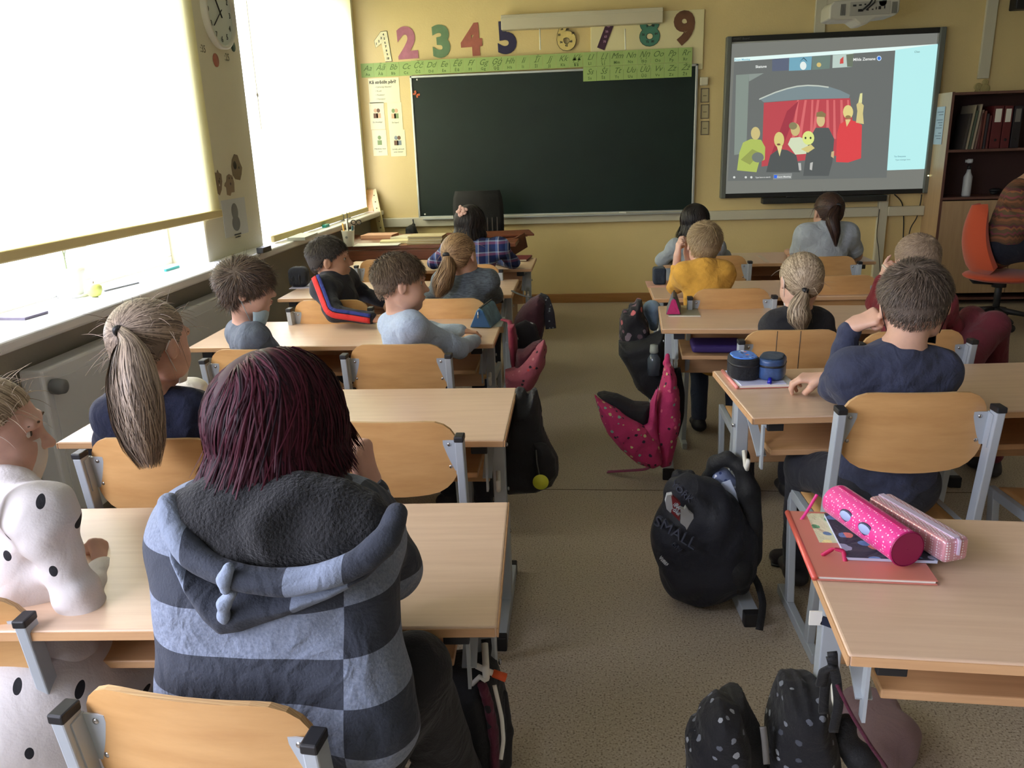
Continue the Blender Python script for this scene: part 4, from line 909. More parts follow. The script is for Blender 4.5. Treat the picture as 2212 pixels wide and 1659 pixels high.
def hair_object(H, parts, m, parent):
    vs, qs, o = [], [], 0
    for v, q in parts: vs.append(v); qs.append(q + o); o += len(v)
    o_ = np_mesh('hair', np.concatenate(vs), np.concatenate(qs), m, parent, PO); nc = len(parts[0][1]); e = m.node_tree.nodes['Color Ramp'].color_ramp.elements
    nm = m.name + '_root'; mm = mat(nm, tuple(e[0].color[i] * .6 + e[1].color[i] * .4 for i in range(3)), .7); o_.data.materials.append(mm)
    ix = np.zeros(len(o_.data.polygons), np.int32); ix[:nc] = 1; o_.data.polygons.foreach_set('material_index', ix); return o_
def smooth_path(pts, n):
    pts = A(pts, float); d = np.r_[0, np.cumsum(np.linalg.norm(np.diff(pts, axis=0), axis=1))]; t = np.linspace(0, d[-1], n)
    P = np.stack([np.interp(t, d, pts[:, i]) for i in range(3)], 1)
    for _ in range(max(1, n // 8)): P[1:-1] = (P[:-2] + 2 * P[1:-1] + P[2:]) / 4
    return P
def hair_short(H, m, parent, n=2600, L=.035, side=.45, seed=1, res=.005, th=.006, part=0, wid=.0024, lift=.012, messy=.3, nape=1.0):
    r = np.random.default_rng(seed); p = scalp_roots(n, 'boy', seed); K = 7
    whorl = A([-.062, .012, .088]); P = np.zeros((n, K, 3)); P[:, 0] = push(p, .02)
    up = np.clip((p[:, 2] - .01) / .05, 0, 1); Ln = L * (side + (1 - side) * up) * r.uniform(.75, 1.2, n); Ln *= np.where(p[:, 2] < -.02, nape, 1)
    nz = r.normal(size=(n, 3)) * messy; q = P[:, 0]
    for k in range(1, K):
        nn = (q - CR_C) / CR_R ** 2; nn /= np.linalg.norm(nn, axis=1, keepdims=True)
        d = q - whorl; d += np.cross(nn, d) * .5; d[:, 2] -= .02 + .03 * (1 - up); d[:, 1] += part * up; d = d / np.linalg.norm(d, axis=1, keepdims=True) + nz * .6
        d -= nn * (d * nn).sum(1, keepdims=True) * .8; d /= np.linalg.norm(d, axis=1, keepdims=True)
        q = q + d * (Ln / (K - 1))[:, None]; q = push(q, (.03 + (lift / .08) * (k / (K - 1)) * (.4 + .6 * up) * r.uniform(.5, 1.3, n))[:, None]); P[:, k] = q
    Nn = (P - CR_C) / CR_R ** 2; Nn /= np.linalg.norm(Nn, axis=2, keepdims=True); Nn += r.normal(size=(n, 1, 3)) * .25; Nn /= np.linalg.norm(Nn, axis=2, keepdims=True)
    v, q_ = hair_strands(H.W(P), Nn @ H.R, wid * H.h, .0003)
    return hair_object(H, [cap_sdf(H, th, 'boy', res).mesh(), (v, q_)], m, parent)
def tail_strands(path, rad, n, seed, K=22, wid=.003, flat=None, wave=.3, cl=1.0):
    r = np.random.default_rng(seed); C = smooth_path(path, K); T = np.gradient(C, axis=0); T /= np.linalg.norm(T, axis=1, keepdims=True)
    x = np.cross(T, A([0, 1, 0.01])); x /= np.linalg.norm(x, axis=1, keepdims=True); y = np.cross(T, x); R_ = np.interp(np.linspace(0, 1, K), np.linspace(0, 1, len(rad)), rad)
    a = r.uniform(0, 2 * PI, n); rr = np.sqrt(r.uniform(0.15, 1, n)); nc = 14; ca = r.uniform(0, 2 * PI, nc); ci = r.integers(0, nc, n); t = np.linspace(0, 1, K)
    a_t = a[:, None] + (np.sin(t[None] * 5 + ca[ci][:, None]) * .35 * cl) * t[None]; ph = r.uniform(0, 6.28, n)
    rad_ = rr[:, None] * R_[None] * (1 + .12 * np.sin(t[None] * 9 + ph[:, None]) * wave)
    fl = 1 if flat is None else flat
    off = rad_[..., None] * (np.cos(a_t)[..., None] * x[None] + fl * np.sin(a_t)[..., None] * y[None])
    ln = r.uniform(.80, 1.0, n); tt = t[None] * ln[:, None]; Ci = np.stack([np.interp(tt.ravel(), t, C[:, i]).reshape(tt.shape) for i in range(3)], 2)
    P = Ci + off; Nn = off / (np.linalg.norm(off, axis=2, keepdims=True) + 1e-9); return hair_strands(P, Nn, wid, .0004)
def hair_ponytail(H, m, parent, tie, path, rad, n=2200, nt=700, seed=1, res=.005, wid=.0028, twid=.004, flat=.6, tie_m=None, wisps=60, K=22):
    """tie in head coordinates; path in world coordinates below the tie"""
    r = np.random.default_rng(seed); p = scalp_roots(n, 'girl', seed); tie = A(tie, float); Ks = 12; s_ = np.linspace(0, 1, Ks)[None, :, None]
    P = (1 - s_) * p[:, None] + s_ * tie; mid = .012 + .05 * np.sin(np.pi * s_) * r.uniform(.5, 1.2, (n, 1, 1)); P2 = push(P, mid + .03)
    P = np.where(s_ > .9, P * .5 + P2 * .5, P2); Nn = (P - CR_C) / CR_R ** 2; Nn /= np.linalg.norm(Nn, axis=2, keepdims=True)
    parts = [cap_sdf(H, .0045, 'girl', res).mesh(), hair_strands(H.W(P), Nn @ H.R, wid * H.h, .0012 * H.h)]
    T0 = H.P(*tie); parts.append(tail_strands([T0] + list(path), rad, nt, seed + 1, wid=twid, flat=flat, K=K))
    if wisps:
        pr = scalp_roots(wisps, 'girl', seed + 9); Kw = 8; W_ = np.zeros((wisps, Kw, 3)); W_[:, 0] = push(pr, .05); dr = r.normal(size=(wisps, 3)) * .5 + (pr - CR_C) / .08 * .5
        for k in range(1, Kw): dr[:, 2] -= .12; W_[:, k] = W_[:, k - 1] + dr * .006
        parts.append(hair_strands(H.W(W_), np.broadcast_to(A([0, -1, .2]), W_.shape), .0009, .0003))
    ho = hair_object(H, parts, m, parent)
    tm = MB(); X = nrm(A(path[0]) - T0); c = V(T0); ax = V(X); q = V(0, 0, 1).rotation_difference(ax).to_matrix().to_4x4()
    prof = [(rad[0] * 1.12 + .005 * math.cos(a), .009 * math.sin(a)) for a in np.linspace(0, 2 * PI, 9)]
    tm.lathe(prof, M=Matrix.Translation(c + ax * .004 - V(PO)) @ q @ Matrix.Scale(flat * .5 + .5, 4, V(0, 1, 0)), n=20, cap=False).build('hair_tie', tie_m or M_blackp, ho)
    return ho

def hair_long(H, m, parent, zend, n=5200, seed=1, res=.005, wid=.0034, off=.16, side_f=.02, K=20, flare=.0, bulk=None, part=.0, L=.34, front=.050, inward=.0):
    """loose hair falling from a parting over the head and hanging down to height zend"""
    r = np.random.default_rng(seed); p = scalp_roots(n, 'girl', seed, front); o_ = off * r.uniform(.25, 1.0, n) ** .7; dn = H.R @ A([0, 0, -1.]); P = np.zeros((n, K, 3)); q = push(p, .03); P[:, 0] = q
    sd = np.sign(p[:, 1] - part); nc = 60; ci = r.integers(0, nc, n); cl = r.normal(size=(nc, 3)) * .16; jz = r.normal(size=(n, 3)) * .07; fallen = np.zeros(n, bool)
    zl = zend + np.abs(r.normal(size=n)) * .016 + r.uniform(0, .012, nc)[ci]
    for k in range(1, K):
        nn = (q - CR_C) / CR_R ** 2; nn /= np.linalg.norm(nn, axis=1, keepdims=True)
        top = np.clip((q[:, 2] - .05) / .05, 0, 1)
        d = np.tile(dn, (n, 1)) + jz + cl[ci]; d[:, 1] += sd * (1.2 * top); d[:, 0] -= .35 * top + .55 * (q[:, 0] > side_f) * (q[:, 2] > -.03)
        up_ = q[:, 2] > -.02; d -= nn * ((d * nn).sum(1, keepdims=True)) * .9 * up_[:, None]; d /= np.linalg.norm(d, axis=1, keepdims=True) + 1e-9
        q2 = q + d * (L / (K - 1)); q2 = push(q2, (.04 + o_ * min(1, k / 5))[:, None])
        low = q2[:, 2] < .015; e = np.sqrt((q2[:, 0] / .092) ** 2 + (q2[:, 1] / .0755) ** 2); kk = np.maximum(1 + o_ * (1 + flare * np.clip(-q2[:, 2] / .12, 0, 1)), e) / (e + 1e-9)
        q2[low, 0] = (q2[:, 0] * kk)[low]; q2[low, 1] = (q2[:, 1] * kk)[low]
        mr = .074 * np.clip((.05 - q2[:, 2]) / .09, 0, 1); q2[:, 1] = np.where((q2[:, 0] > .03) & low, sd * np.maximum(np.abs(q2[:, 1]), mr), q2[:, 1])
        q2[:, :2] *= 1 - inward * np.clip((-q2[:, 2] - .07) / .05, 0, 1)[:, None]
        wz = H.c[2] + H.h * (q2 @ H.R)[:, 2]; stop = wz < zl; q = np.where(stop[:, None], q + (q2 - q) * .04, q2); P[:, k] = q
    Nn = P - CR_C; Nn[..., 2] *= .3; Nn /= np.linalg.norm(Nn, axis=2, keepdims=True); Nn += r.normal(size=(n, 1, 3)) * .18; Nn /= np.linalg.norm(Nn, axis=2, keepdims=True)
    parts = [cap_sdf(H, .006, 'girl', res).mesh(), hair_strands(H.W(P), Nn @ H.R, wid * H.h, .0006)]
    if bulk:
        b = SDF(res)
        for c, rr in bulk: b.ell(H.P(*c), A(rr) * H.h, H.R, .03)
        parts.append(b.mesh())
    return hair_object(H, parts, m, parent)

PO = A([0, 0, 0])
def dist(a, b): return float(np.linalg.norm(A(a) - A(b)))
def person(label, base, head, shl, shr, pelvis, arms, knees, feet, shirt, trouser, skin_c=SK, k=1.0, chest=(.125, .085), waist=(.115, .085), res=.006, neck=None, sleeve='long',
           hair=None, shoe=(40, 38, 40), eyes=True, fold=.0022, collar=True, arm_r=1.0, skirt=None, neck_r=.040, shirt_extra=None, hand_L=.8, belly=None, trouser_res=.009, hem=.0, mouth=True, iris=(60, 50, 44)):
    """seated figure; every joint is a point in the room. head=(centre, yaw, pitch, tilt, size)"""
    global PO
    t = thing('person', label, 'person', tuple(base), 0); PO = A(base, float)
    H = Head(*head); nb = A(neck if neck is not None else (A(shl) + A(shr)) / 2 + A([0, -.005, .025]) * k, float)
    shl, shr, pel = A(shl, float), A(shr, float), A(pelvis, float); mid = (shl + shr) / 2; ax = nrm(shr - shl); sp = nrm(mid - pel); fr = nrm(np.cross(sp, ax)) ; ax = nrm(np.cross(fr, sp)) if False else ax
    fr = nrm(np.cross(ax, sp)) * -1
    Rm = A([nrm(np.cross(fr, sp)), fr, sp])
    # body: one continuous surface
    B = SDF(res if eyes or hair is None else res)
    head_sdf(B, H); B.cone(H.P(-.022, 0, -.045), nb, neck_r * k * 1.0, (neck_r + .006) * k, .02)
    tp = pel + sp * dist(mid, pel) * .62
    B.ell(tp + sp * .05 * k, A([chest[0] * .88, chest[1] * .86, .16 * k]), Rm, .04); B.ell(pel + sp * .06 * k, A([waist[0] * .9, waist[1] * .86, .13 * k]), Rm, .04)
    B.cone(shl, shr, .040 * k, k=.04)
    for (el, wr, hd) in [(a[0], a[1], a[2]) for a in arms]:
        sh = shl if arms[0][0] is el else shr
        B.cone(sh, el, .033 * k * arm_r, .026 * k * arm_r, .025); B.cone(el, wr, .027 * k * arm_r, .0185 * k, .015)
        if not hd: v_ = nrm(A(wr) - A(el)); hd = (A([v_[0], v_[1], min(v_[2], -.05)]), A([0, 0, -1.]), (mid - A(wr)) + A([0, .3, 0]), dict(curl=(.45, .5, .35)))
        curl_hand(B, wr, *hd[:3], L_=hand_L, **(hd[3] if len(hd) > 3 else {}))
    for kn, ft, s_ in zip(knees, feet, (-1, 1)):
        hp = pel + Rm[0] * (s_ * -.065 * k if (Rm[0] @ ax) < 0 else s_ * .065 * k); B.cone(hp, kn, .052 * k, .038 * k, .03); B.cone(kn, ft, .036 * k, .022 * k, .02); B.cone(ft, A(ft) + A([0, .09 * k, -.01]), .022 * k, .018 * k, .01)
    sk = skin(skin_c); np_mesh('body', *B.mesh(), sk, t, PO)
    # face details
    if eyes:
        for s_ in (-1, 1):
            c = H.P(.0625, s_ * .030, .004) - PO; q = Matrix([list(H.f), list(H.r), list(H.u)]).transposed()
            ew = MB().ell(c, (.0105 * H.h,) * 3, n=14, m=10).build('eye', mat('eye_white', S(225, 222, 215), .3), t)
            MB().ell(H.P(.0718, s_ * .030, .004) - PO, (.0028 * H.h, .0052 * H.h, .0055 * H.h), q, n=12, m=8).build('iris', mat('iris_%d_%d_%d' % iris, S(*iris), .25), ew)
    if eyes:
        for s_ in (-1, 1): MB().tube([H.P(.083, s_ * .014, .021) - PO, H.P(.0865, s_ * .03, .026) - PO, H.P(.070, s_ * .046, .021) - PO], [.0022, .0026, .0014], 6).build('eyebrow', mat('eyebrow_brown', S(96, 74, 58), .8), t)
        if mouth: MB().ell(H.P(.0885, 0, -.0515) - PO, (.004, .0155, .003), Matrix([list(H.f), list(H.r), list(H.u)]).transposed()).ell(H.P(.0865, 0, -.0585) - PO, (.004, .013, .0034), Matrix([list(H.f), list(H.r), list(H.u)]).transposed()).build('lips', mat('lips', S(176, 112, 100), .45), t)
    # shirt
    Sx = SDF(res); g = .010 * k
    Sx.ell(tp + sp * .04 * k, A([chest[0], chest[1], .17 * k]), Rm, .05); Sx.ell(pel + sp * .05 * k, A([waist[0] * 1.02 + .012, waist[1] * 1.02 + .012, .175 * k]), Rm, .06); Sx.cone(shl, shr, .052 * k, k=.05)
    Sx.cone(mid + sp * -.02, nb + nrm(nb - mid) * .005, .062 * k, (neck_r + .010) * k, .04)
    if collar: Sx.cone(nb - nrm(H.P(-.02, 0, -.05) - nb) * .012, nb + nrm(H.P(-.02, 0, -.05) - nb) * .012, (neck_r + .011) * k, (neck_r + .009) * k, .006)
    if belly: Sx.ell(pel + sp * belly[0] + fr * belly[1], belly[2], Rm, .06)
    for a_ in arms:
        el, wr = A(a_[0]), A(a_[1]); sh = shl if arms[0] is a_ else shr
        if sleeve == 'short': m_ = sh + (el - sh) * .72; Sx.cone(sh, m_, .047 * k * arm_r, .045 * k * arm_r, .06)
        else:
            e2 = wr + (el - wr) * (.42 if sleeve == 'pushed' else .06); Sx.cone(sh + (el - sh) * .06, el, .045 * k * arm_r, .038 * k * arm_r, .06); Sx.cone(el, e2, .038 * k * arm_r, .028 * k * arm_r, .02)
            for q in (.25, .5, .8): Sx.cone(el + (sh - el) * (.1 + .15 * q), el + (sh - el) * (.1 + .15 * q) + A([.001, 0, 0]), .042 * k * arm_r, k=.01)
    if shirt_extra: shirt_extra(Sx)
    so = np_mesh('top', *Sx.mesh(folds(fold, 46, int(abs(base[0]) * 977) + 3)), shirt, t, PO)
    # trousers
    Tx = SDF(trouser_res); Tx.ell(pel + sp * -.01, A([waist[0] * 1.0 + .004, waist[1] + .008, .10 * k]), Rm, .05)
    for kn, ft, s_ in zip(knees, feet, (-1, 1)):
        hp = pel + ax * s_ * .065 * k; Tx.cone(hp, kn, .074 * k, .055 * k, .04); Tx.cone(kn, A(ft) + (A(kn) - A(ft)) * .06, .053 * k, .040 * k, .02)
    if skirt: skirt(Tx)
    np_mesh('trousers' if not skirt else 'skirt', *Tx.mesh(folds(.0025, 30, 7)), trouser, t, PO)
    for ft, s_ in zip(feet, (-1, 1)):
        X = SDF(.006); ft = A(ft, float); z0 = .035; fwd = nrm(A([fr[0], fr[1], 0]) if True else fr); d_ = A([fwd[0], fwd[1], 0])
        c0 = A([ft[0], ft[1], z0]); X.cone(c0 - d_ * .03, c0 + d_ * .085 * k + A([0, 0, -.008]), .034 * k, .029 * k, .02, flat=(A([0, 0, 1.]), .85)); X.cone(c0, c0 + A([0, 0, .035]), .032 * k, .030 * k, .02)
        np_mesh('shoe', *X.mesh(), mat('shoe_%d_%d_%d' % shoe, S(*shoe), .6), t, PO)
    if hair: hair(H, t)
    return t, H
def mask(H, t, m, low=0, lp=True):
    vs = []; N = 18; K = 8
    for i in range(N + 1):
        a = math.radians(-78 + 156 * i / N)
        for k in range(K + 1):
            v = k / K; u = (-.010 - .088 * v) - low; rf = .094 - .018 * abs(v - .42) - .018 * max(0, v - .7) - low * .35; rr = .062 - .008 * v
            vs.append(H.P(rf * math.cos(a) ** .8 * 1.0 if math.cos(a) > 0 else 0, rr * math.sin(a), u) - PO)
    o = MB().add(vs, [(i * (K + 1) + k, (i + 1) * (K + 1) + k, (i + 1) * (K + 1) + k + 1, i * (K + 1) + k + 1) for i in range(N) for k in range(K)], True).build('face_mask', m, t)
    md = o.modifiers.new('s', 'SOLIDIFY'); md.thickness = .0022
    for s_ in (-1, 1):
        MB().tube([H.P(.022, s_ * .062, -.018 - low) - PO, H.P(.004, s_ * .073, -.002) - PO, H.P(-.020, s_ * .080, .012) - PO, H.P(-.032, s_ * .078, -.010) - PO, H.P(-.016, s_ * .073, -.034) - PO, H.P(.012, s_ * .060, -.07 - low) - PO], .0013, 5).build('ear_loop', m, o)
    return o
# ------------------------------------------------------------------ the people
def P3(u, v, Y): return A(at(u, v, Y))
def legs(ch, z=.44, dx=.09, reach=.36, foot=.30, turn=0, py=.15, px=0):
    x, y, a, s_ = CH[ch]; c, sn = math.cos(a + turn), math.sin(a + turn); z *= s_
    def L_(u, v, zz): return A([x + c * u - sn * v, y + sn * u + c * v, zz])
    return L_(px, py, z), [L_(-dx + px, py + reach - .15, z - .01), L_(dx + px, py + reach - .15, z - .01)], [L_(-dx + px, py + foot - .15, .06), L_(dx + px, py + foot - .15, .06)]
def base(ch): x, y, a, s_ = CH[ch]; return (x, y + .15, 0)
def lap(ch, dx, v=.36, z=.53): x, y, a, s_ = CH[ch]; return A([x + dx, y + v, z * s_])
black_tr = cloth('black_trousers', (32, 33, 40)); denim = cloth('dark_denim', (52, 62, 84)); charcoal = cloth('charcoal_trousers', (58, 58, 62))
M_mask = mat('blue_mask', S(176, 196, 200), .85, bump=.3, bscale=120); M_maskw = mat('white_mask', S(220, 214, 206), .85); M_maskb = mat('black_mask', S(26, 26, 28), .8)
HB_grey = hair_mat('hair_ash_brown', (48, 40, 34), (124, 108, 94)); HB_brown = hair_mat('hair_brown', (38, 28, 22), (92, 70, 56)); HB_fair = hair_mat('hair_fair', (128, 104, 74), (196, 172, 134))
HB_blonde = hair_mat('hair_blonde', (104, 86, 66), (202, 182, 154)); HB_black = hair_mat('hair_black', (16, 14, 15), (46, 38, 36)); HB_dkbrown = hair_mat('hair_dark_brown', (34, 24, 22), (84, 60, 50)); HB_light = hair_mat('hair_light_brown', (92, 68, 46), (170, 136, 98))
HB_burg = hair_mat('hair_burgundy', (20, 10, 16), (74, 27, 40), .5); HB_burg.node_tree.nodes['Principled BSDF'].inputs['Specular IOR Level'].default_value = .14

# boy in navy: right column, fourth row
pel, kn, ft = legs('R4', .47, .10, .40, .42); kn[0] += A([-.07, -.05, 0]); ft[0] = A([.70, 2.56, .06])
sh = [P3(1838, 805, 2.20), P3(2024, 800, 2.22)]; w2 = P3(1783, 818, 2.43)
ra = [sh[0], P3(1802, 838, 2.36), P3(1838, 705, 2.30)]
person('boy in a navy sweater leaning his ear on his fist, right column', base('R4'), (P3(1974, 655, 2.25), 14, 8, -5, 1.06), sh[0], sh[1], pel + A([0, .01, .02]),
       [(ra[1], ra[2], (P3(1888, 684, 2.28) - ra[2], A([.5, .4, -.7]), A([-.2, .2, 1.]), dict(curl=(1.0, 1.3, .9), thumb='in'))),
        (P3(2000, 850, 2.48), w2, (P3(1722, 815, 2.46) - w2, A([0, .1, -1.]), A([0, -1., -.2]), dict(curl=(.55, .7, .5), thumb='in')))],
       kn, ft, cloth('navy_jersey', (50, 55, 76), noise=.08, nscale=60), black_tr, SK, 1.08, (.138, .092), (.126, .095), .0042, hand_L=.98, fold=.0022,
       hair=lambda H, t: (hair_short(H, HB_grey, t, 7000, .052, .36, 3, .0035, wid=.0019, part=.02, messy=.26, lift=.016, nape=.6), mask(H, t, M_maskb, .01)))

# boy in pale blue: left column, third row
pel, kn, ft = legs('L3R', .45, .09, .38, .36, turn=-.5); H0 = (P3(866, 612, 2.93), 66, 4, -3, 1.0)
s0, s1 = P3(848, 705, 3.08), P3(885, 705, 2.84); e1 = P3(990, 752, 3.02); w1 = P3(1028, 735, 3.22); e0 = P3(925, 715, 3.32); w0 = P3(1000, 716, 3.30)
def shirt5(Sx): Sx.cone(P3(825, 740, 2.93), P3(840, 800, 2.93), .095, .10, .05)
person('boy in a pale blue long sleeved shirt, short fair sides, looking right', base('L3R'), H0, s0, s1, pel,
       [(e0, w0, (A([.6, .15, -.1]), A([0, -.2, -1.]), A([0, 1, 0]), dict(curl=(.6, .6, .4)))), (e1, w1, (A([-.35, .5, .1]), A([-.3, .1, -1.]), A([-1., 0, .2]), dict(curl=(.7, .8, .5))))],
       kn, ft, cloth('pale_blue_jersey', (168, 182, 202), noise=.06, nscale=150), black_tr, (210, 166, 142), 1.0, (.118, .09), (.112, .09), .0045, fold=.0022,
       hair=lambda H, t: hair_short(H, hair_mat('hair_mid_brown', (62, 48, 38), (132, 110, 88)), t, 5200, .048, .22, 5, .004, wid=.0022, messy=.22, lift=.016, part=.15, nape=.35, th=.0045))

# boy with the mask under his chin: left column, third row by the window
pel, kn, ft = legs('L3L', .45, .09, .38, .36, turn=-.35)
person('boy in a dark grey T-shirt with a mask pulled under his chin', base('L3L'), (P3(533, 622, 2.93), 72, 4, 4, 1.0), P3(520, 720, 3.08), P3(548, 732, 2.86), pel + A([.03, .02, 0]),
       [(P3(560, 790, 3.15), lap('L3L', .10), None), (P3(575, 778, 2.93), lap('L3L', .16, .40), None)], kn, ft, cloth('dark_grey_tee', (92, 100, 112), noise=.08, nscale=60), charcoal, (206, 162, 140), 1.0, (.112, .085), (.108, .088), .0045, sleeve='short',
       hair=lambda H, t: (hair_short(H, hair_mat('hair_dull_brown', (50, 40, 34), (112, 92, 78)), t, 6000, .075, .75, 8, .004, wid=.0024, messy=.42, lift=.024, part=-.1, th=.008), mask(H, t, M_mask, .045)))

# boy in the striped track jacket: left column, second row, sitting sideways
x, y, a_, s_ = CH['L2L']; pel = A([x + .06, y + .13, .46]); kn = [A([x + .36, y + .26, .47]), A([x + .34, y + .08, .47])]; ft = [A([x + .40, y + .26, .06]), A([x + .38, y + .08, .06])]
s0, s1 = P3(745, 602, 3.93), P3(698, 622, 3.66); e1 = P3(722, 676, 3.53); w1 = P3(806, 688, 3.50); e0 = P3(782, 634, 4.05); w0 = P3(836, 655, 3.92)
tj, HH = person('boy in a black track jacket with red and blue sleeve stripes, sitting sideways', base('L2L'), (P3(712, 560, 3.80), 74, 0, 2, 1.03), s0, s1, pel,
       [(e0, w0, None), (e1, w1, (A([.5, .02, -.06]), A([0, .4, -1.]), A([0, 1, .3]), dict(curl=(.5, .5, .4))))], kn, ft, cloth('black_track_jacket', (34, 35, 44)), black_tr, (188, 140, 112), 1.04, (.120, .092), (.114, .09), .005,
       hair=lambda H, t: hair_short(H, hair_mat('hair_near_black_brown', (28, 24, 22), (72, 62, 56)), t, 4600, .028, .4, 9, .004, wid=.0024, messy=.25, lift=.01, nape=.5))
PO = A(base('L2L'), float)
def stripe(pts, rads, w_, m, up, nm):
    C = smooth_path(pts, 26); R_ = np.interp(np.linspace(0, 1, 26), np.linspace(0, 1, len(rads)), rads); T = np.gradient(C, axis=0); T /= np.linalg.norm(T, axis=1, keepdims=True)
    mb = MB(); vs = []
    for i in range(26):
        o = A(up[0]) * (1 - i / 25) + A(up[1]) * (i / 25); o = nrm(o - T[i] * (o @ T[i])); b = np.cross(T[i], o)
        for j in range(4): an = (j / 3 - .5) * w_[0] / R_[i] + w_[1] / R_[i]; vs.append(C[i] + (o * math.cos(an) + b * math.sin(an)) * (R_[i]) - PO)
    mb.add(vs, [(i * 4 + j, i * 4 + j + 1, (i + 1) * 4 + j + 1, (i + 1) * 4 + j) for i in range(25) for j in range(3)], True)
    o_ = mb.build(nm, m, tj); md = o_.modifiers.new('s', 'SOLIDIFY'); md.thickness = .003; md.offset = 0
M_red = cloth('stripe_red', (206, 46, 44)); M_blu = cloth('stripe_blue', (40, 50, 122))
for w_, m_, nm in (((.026, .012), M_red, 'red_stripe'), ((.016, -.012), M_blu, 'blue_stripe')):
    stripe([s1 + A([-.005, .0, .035]), s1 + (e1 - s1) * .5, e1 + A([.0, 0, -.004]), (e1 + w1) / 2, w1], [.056, .055, .052, .044, .037], w_, m_, (A([-.15, -1., .5]), A([.1, -1., .2])), nm)

# girl in grey knit with the long ponytail: left column, second row
pel, kn, ft = legs('L2R', .45)
person('girl in a grey knit jumper with a long light brown ponytail', base('L2R'), (P3(994, 553, 3.90), 20, 8, -6, 1.02), P3(958, 608, 3.90), P3(1052, 606, 3.92), pel + A([.02, .02, 0]),
       [(P3(925, 648, 4.10), P3(990, 622, 4.42), None), (P3(1070, 640, 4.12), P3(1010, 620, 4.42), None)], kn, ft, cloth('marled_grey_knit', (92, 100, 106), noise=.35, nscale=46, stretch=(1, 1, 6), bump=.7, bscale=60), denim, SK2, 1.0, (.118, .09), (.112, .09), .006, eyes=False,
       hair=lambda H, t: hair_ponytail(H, HB_light, t, (-.098, -.012, .010), [P3(968, 580, 3.79), P3(955, 615, 3.77), P3(945, 645, 3.76)], [.018, .036, .045, .052, .02], 3000, 1100, 21, .005))

# girl in plaid at the front left desk
pel, kn, ft = legs('L1R', .45)
def plaid():
    m = bpy.data.materials.new('blue_plaid'); m.use_nodes = True; n = m.node_tree.nodes; l = m.node_tree.links; b = n['Principled BSDF']; b.inputs['Roughness'].default_value = .9
    tcn = n.new('ShaderNodeTexCoord'); sx = n.new('ShaderNodeSeparateXYZ'); l.new(tcn.outputs['Object'], sx.inputs[0]); rs = []
    for ax_, sc_, cc in (('X', 17, ((30, 44, 96), (96, 130, 190), (200, 200, 214), (36, 40, 80))), ('Z', 15, ((34, 50, 104), (150, 86, 120), (170, 190, 210), (40, 48, 92)))):
        mm = n.new('ShaderNodeMath'); mm.operation = 'MULTIPLY'; mm.inputs[1].default_value = sc_; l.new(sx.outputs[ax_], mm.inputs[0]); fr = n.new('ShaderNodeMath'); fr.operation = 'FRACT'; l.new(mm.outputs[0], fr.inputs[0])
        r = n.new('ShaderNodeValToRGB'); r.color_ramp.interpolation = 'CONSTANT'; e = r.color_ramp.elements; e[0].position = 0; e[0].color = (*S(*cc[0]), 1); e[1].position = .42; e[1].color = (*S(*cc[1]), 1)
        x_ = e.new(.66); x_.color = (*S(*cc[2]), 1); x_ = e.new(.76); x_.color = (*S(*cc[3]), 1); l.new(fr.outputs[0], r.inputs[0]); rs.append(r)
    mx = n.new('ShaderNodeMix'); mx.data_type = 'RGBA'; mx.inputs[0].default_value = .5; l.new(rs[0].outputs[0], mx.inputs[6]); l.new(rs[1].outputs[0], mx.inputs[7]); l.new(mx.outputs[2], b.inputs['Base Color']); return m
e0, e1 = P3(938, 566, 5.16), P3(1108, 566, 5.18)
tp_, H8 = person('girl in a blue plaid shirt with a pink flower in her dark hair', base('L1R'), (P3(1018, 482, 5.00), 30, 6, 0, 1.05), P3(975, 535, 4.96), P3(1078, 533, 4.98), pel + A([0, .03, 0]),
       [(e0, A([-.78, 5.42, .735]), None), (e1, A([-.66, 5.42, .735]), None)], kn, ft, plaid(), black_tr, SK2, 1.05, (.125, .095), (.118, .092), .007, eyes=False, fold=.003,
       hair=lambda H, t: (hair_long(H, HB_black, t, float(P3(1018, 520, 4.95)[2]), 2600, 31, .006, .004, .10, bulk=[((-.04, 0, -.04), (.045, .06, .06))], inward=.1), mask(H, t, M_maskb)))
PO = A(base('L1R'), float)
fl = P3(997, 456, 4.90) - PO; m = MB()
for k in range(9):
    an = k * 2.4; rr = .012 + .002 * k; c = V(fl) + V(rr * math.cos(an), -.012 + .001 * k, rr * math.sin(an)); m.ell(c, (.014, .006, .010), Matrix.Rotation(an, 3, 'Y'), 10, 8)
m.build('flower_clip', mat('pink_petals', S(236, 196, 182), .7), tp_)

# dark haired girl in a grey cardigan: front right desk
pel, kn, ft = legs('R1L', .45)
person('dark haired girl in a pale grey cardigan behind the boy in yellow', base('R1L'), (P3(1500, 477, 5.18), -4, 6, 0, 1.0), P3(1462, 535, 5.15), P3(1545, 533, 5.15), pel + A([-.05, .05, 0]),
       [(P3(1428, 562, 5.26), A([.60, 5.48, .735]), None), (P3(1566, 556, 5.26), A([.68, 5.46, .735]), None)], kn, ft, cloth('pale_grey_cardigan', (150, 158, 164)), black_tr, SK2, .98, (.112, .09), (.108, .09), .007, eyes=False,
       hair=lambda H, t: hair_long(H, HB_black, t, float(P3(1500, 535, 5.1)[2]), 2600, 33, .006, .004, .12, bulk=[((-.035, 0, -.05), (.05, .066, .075))], inward=.1))

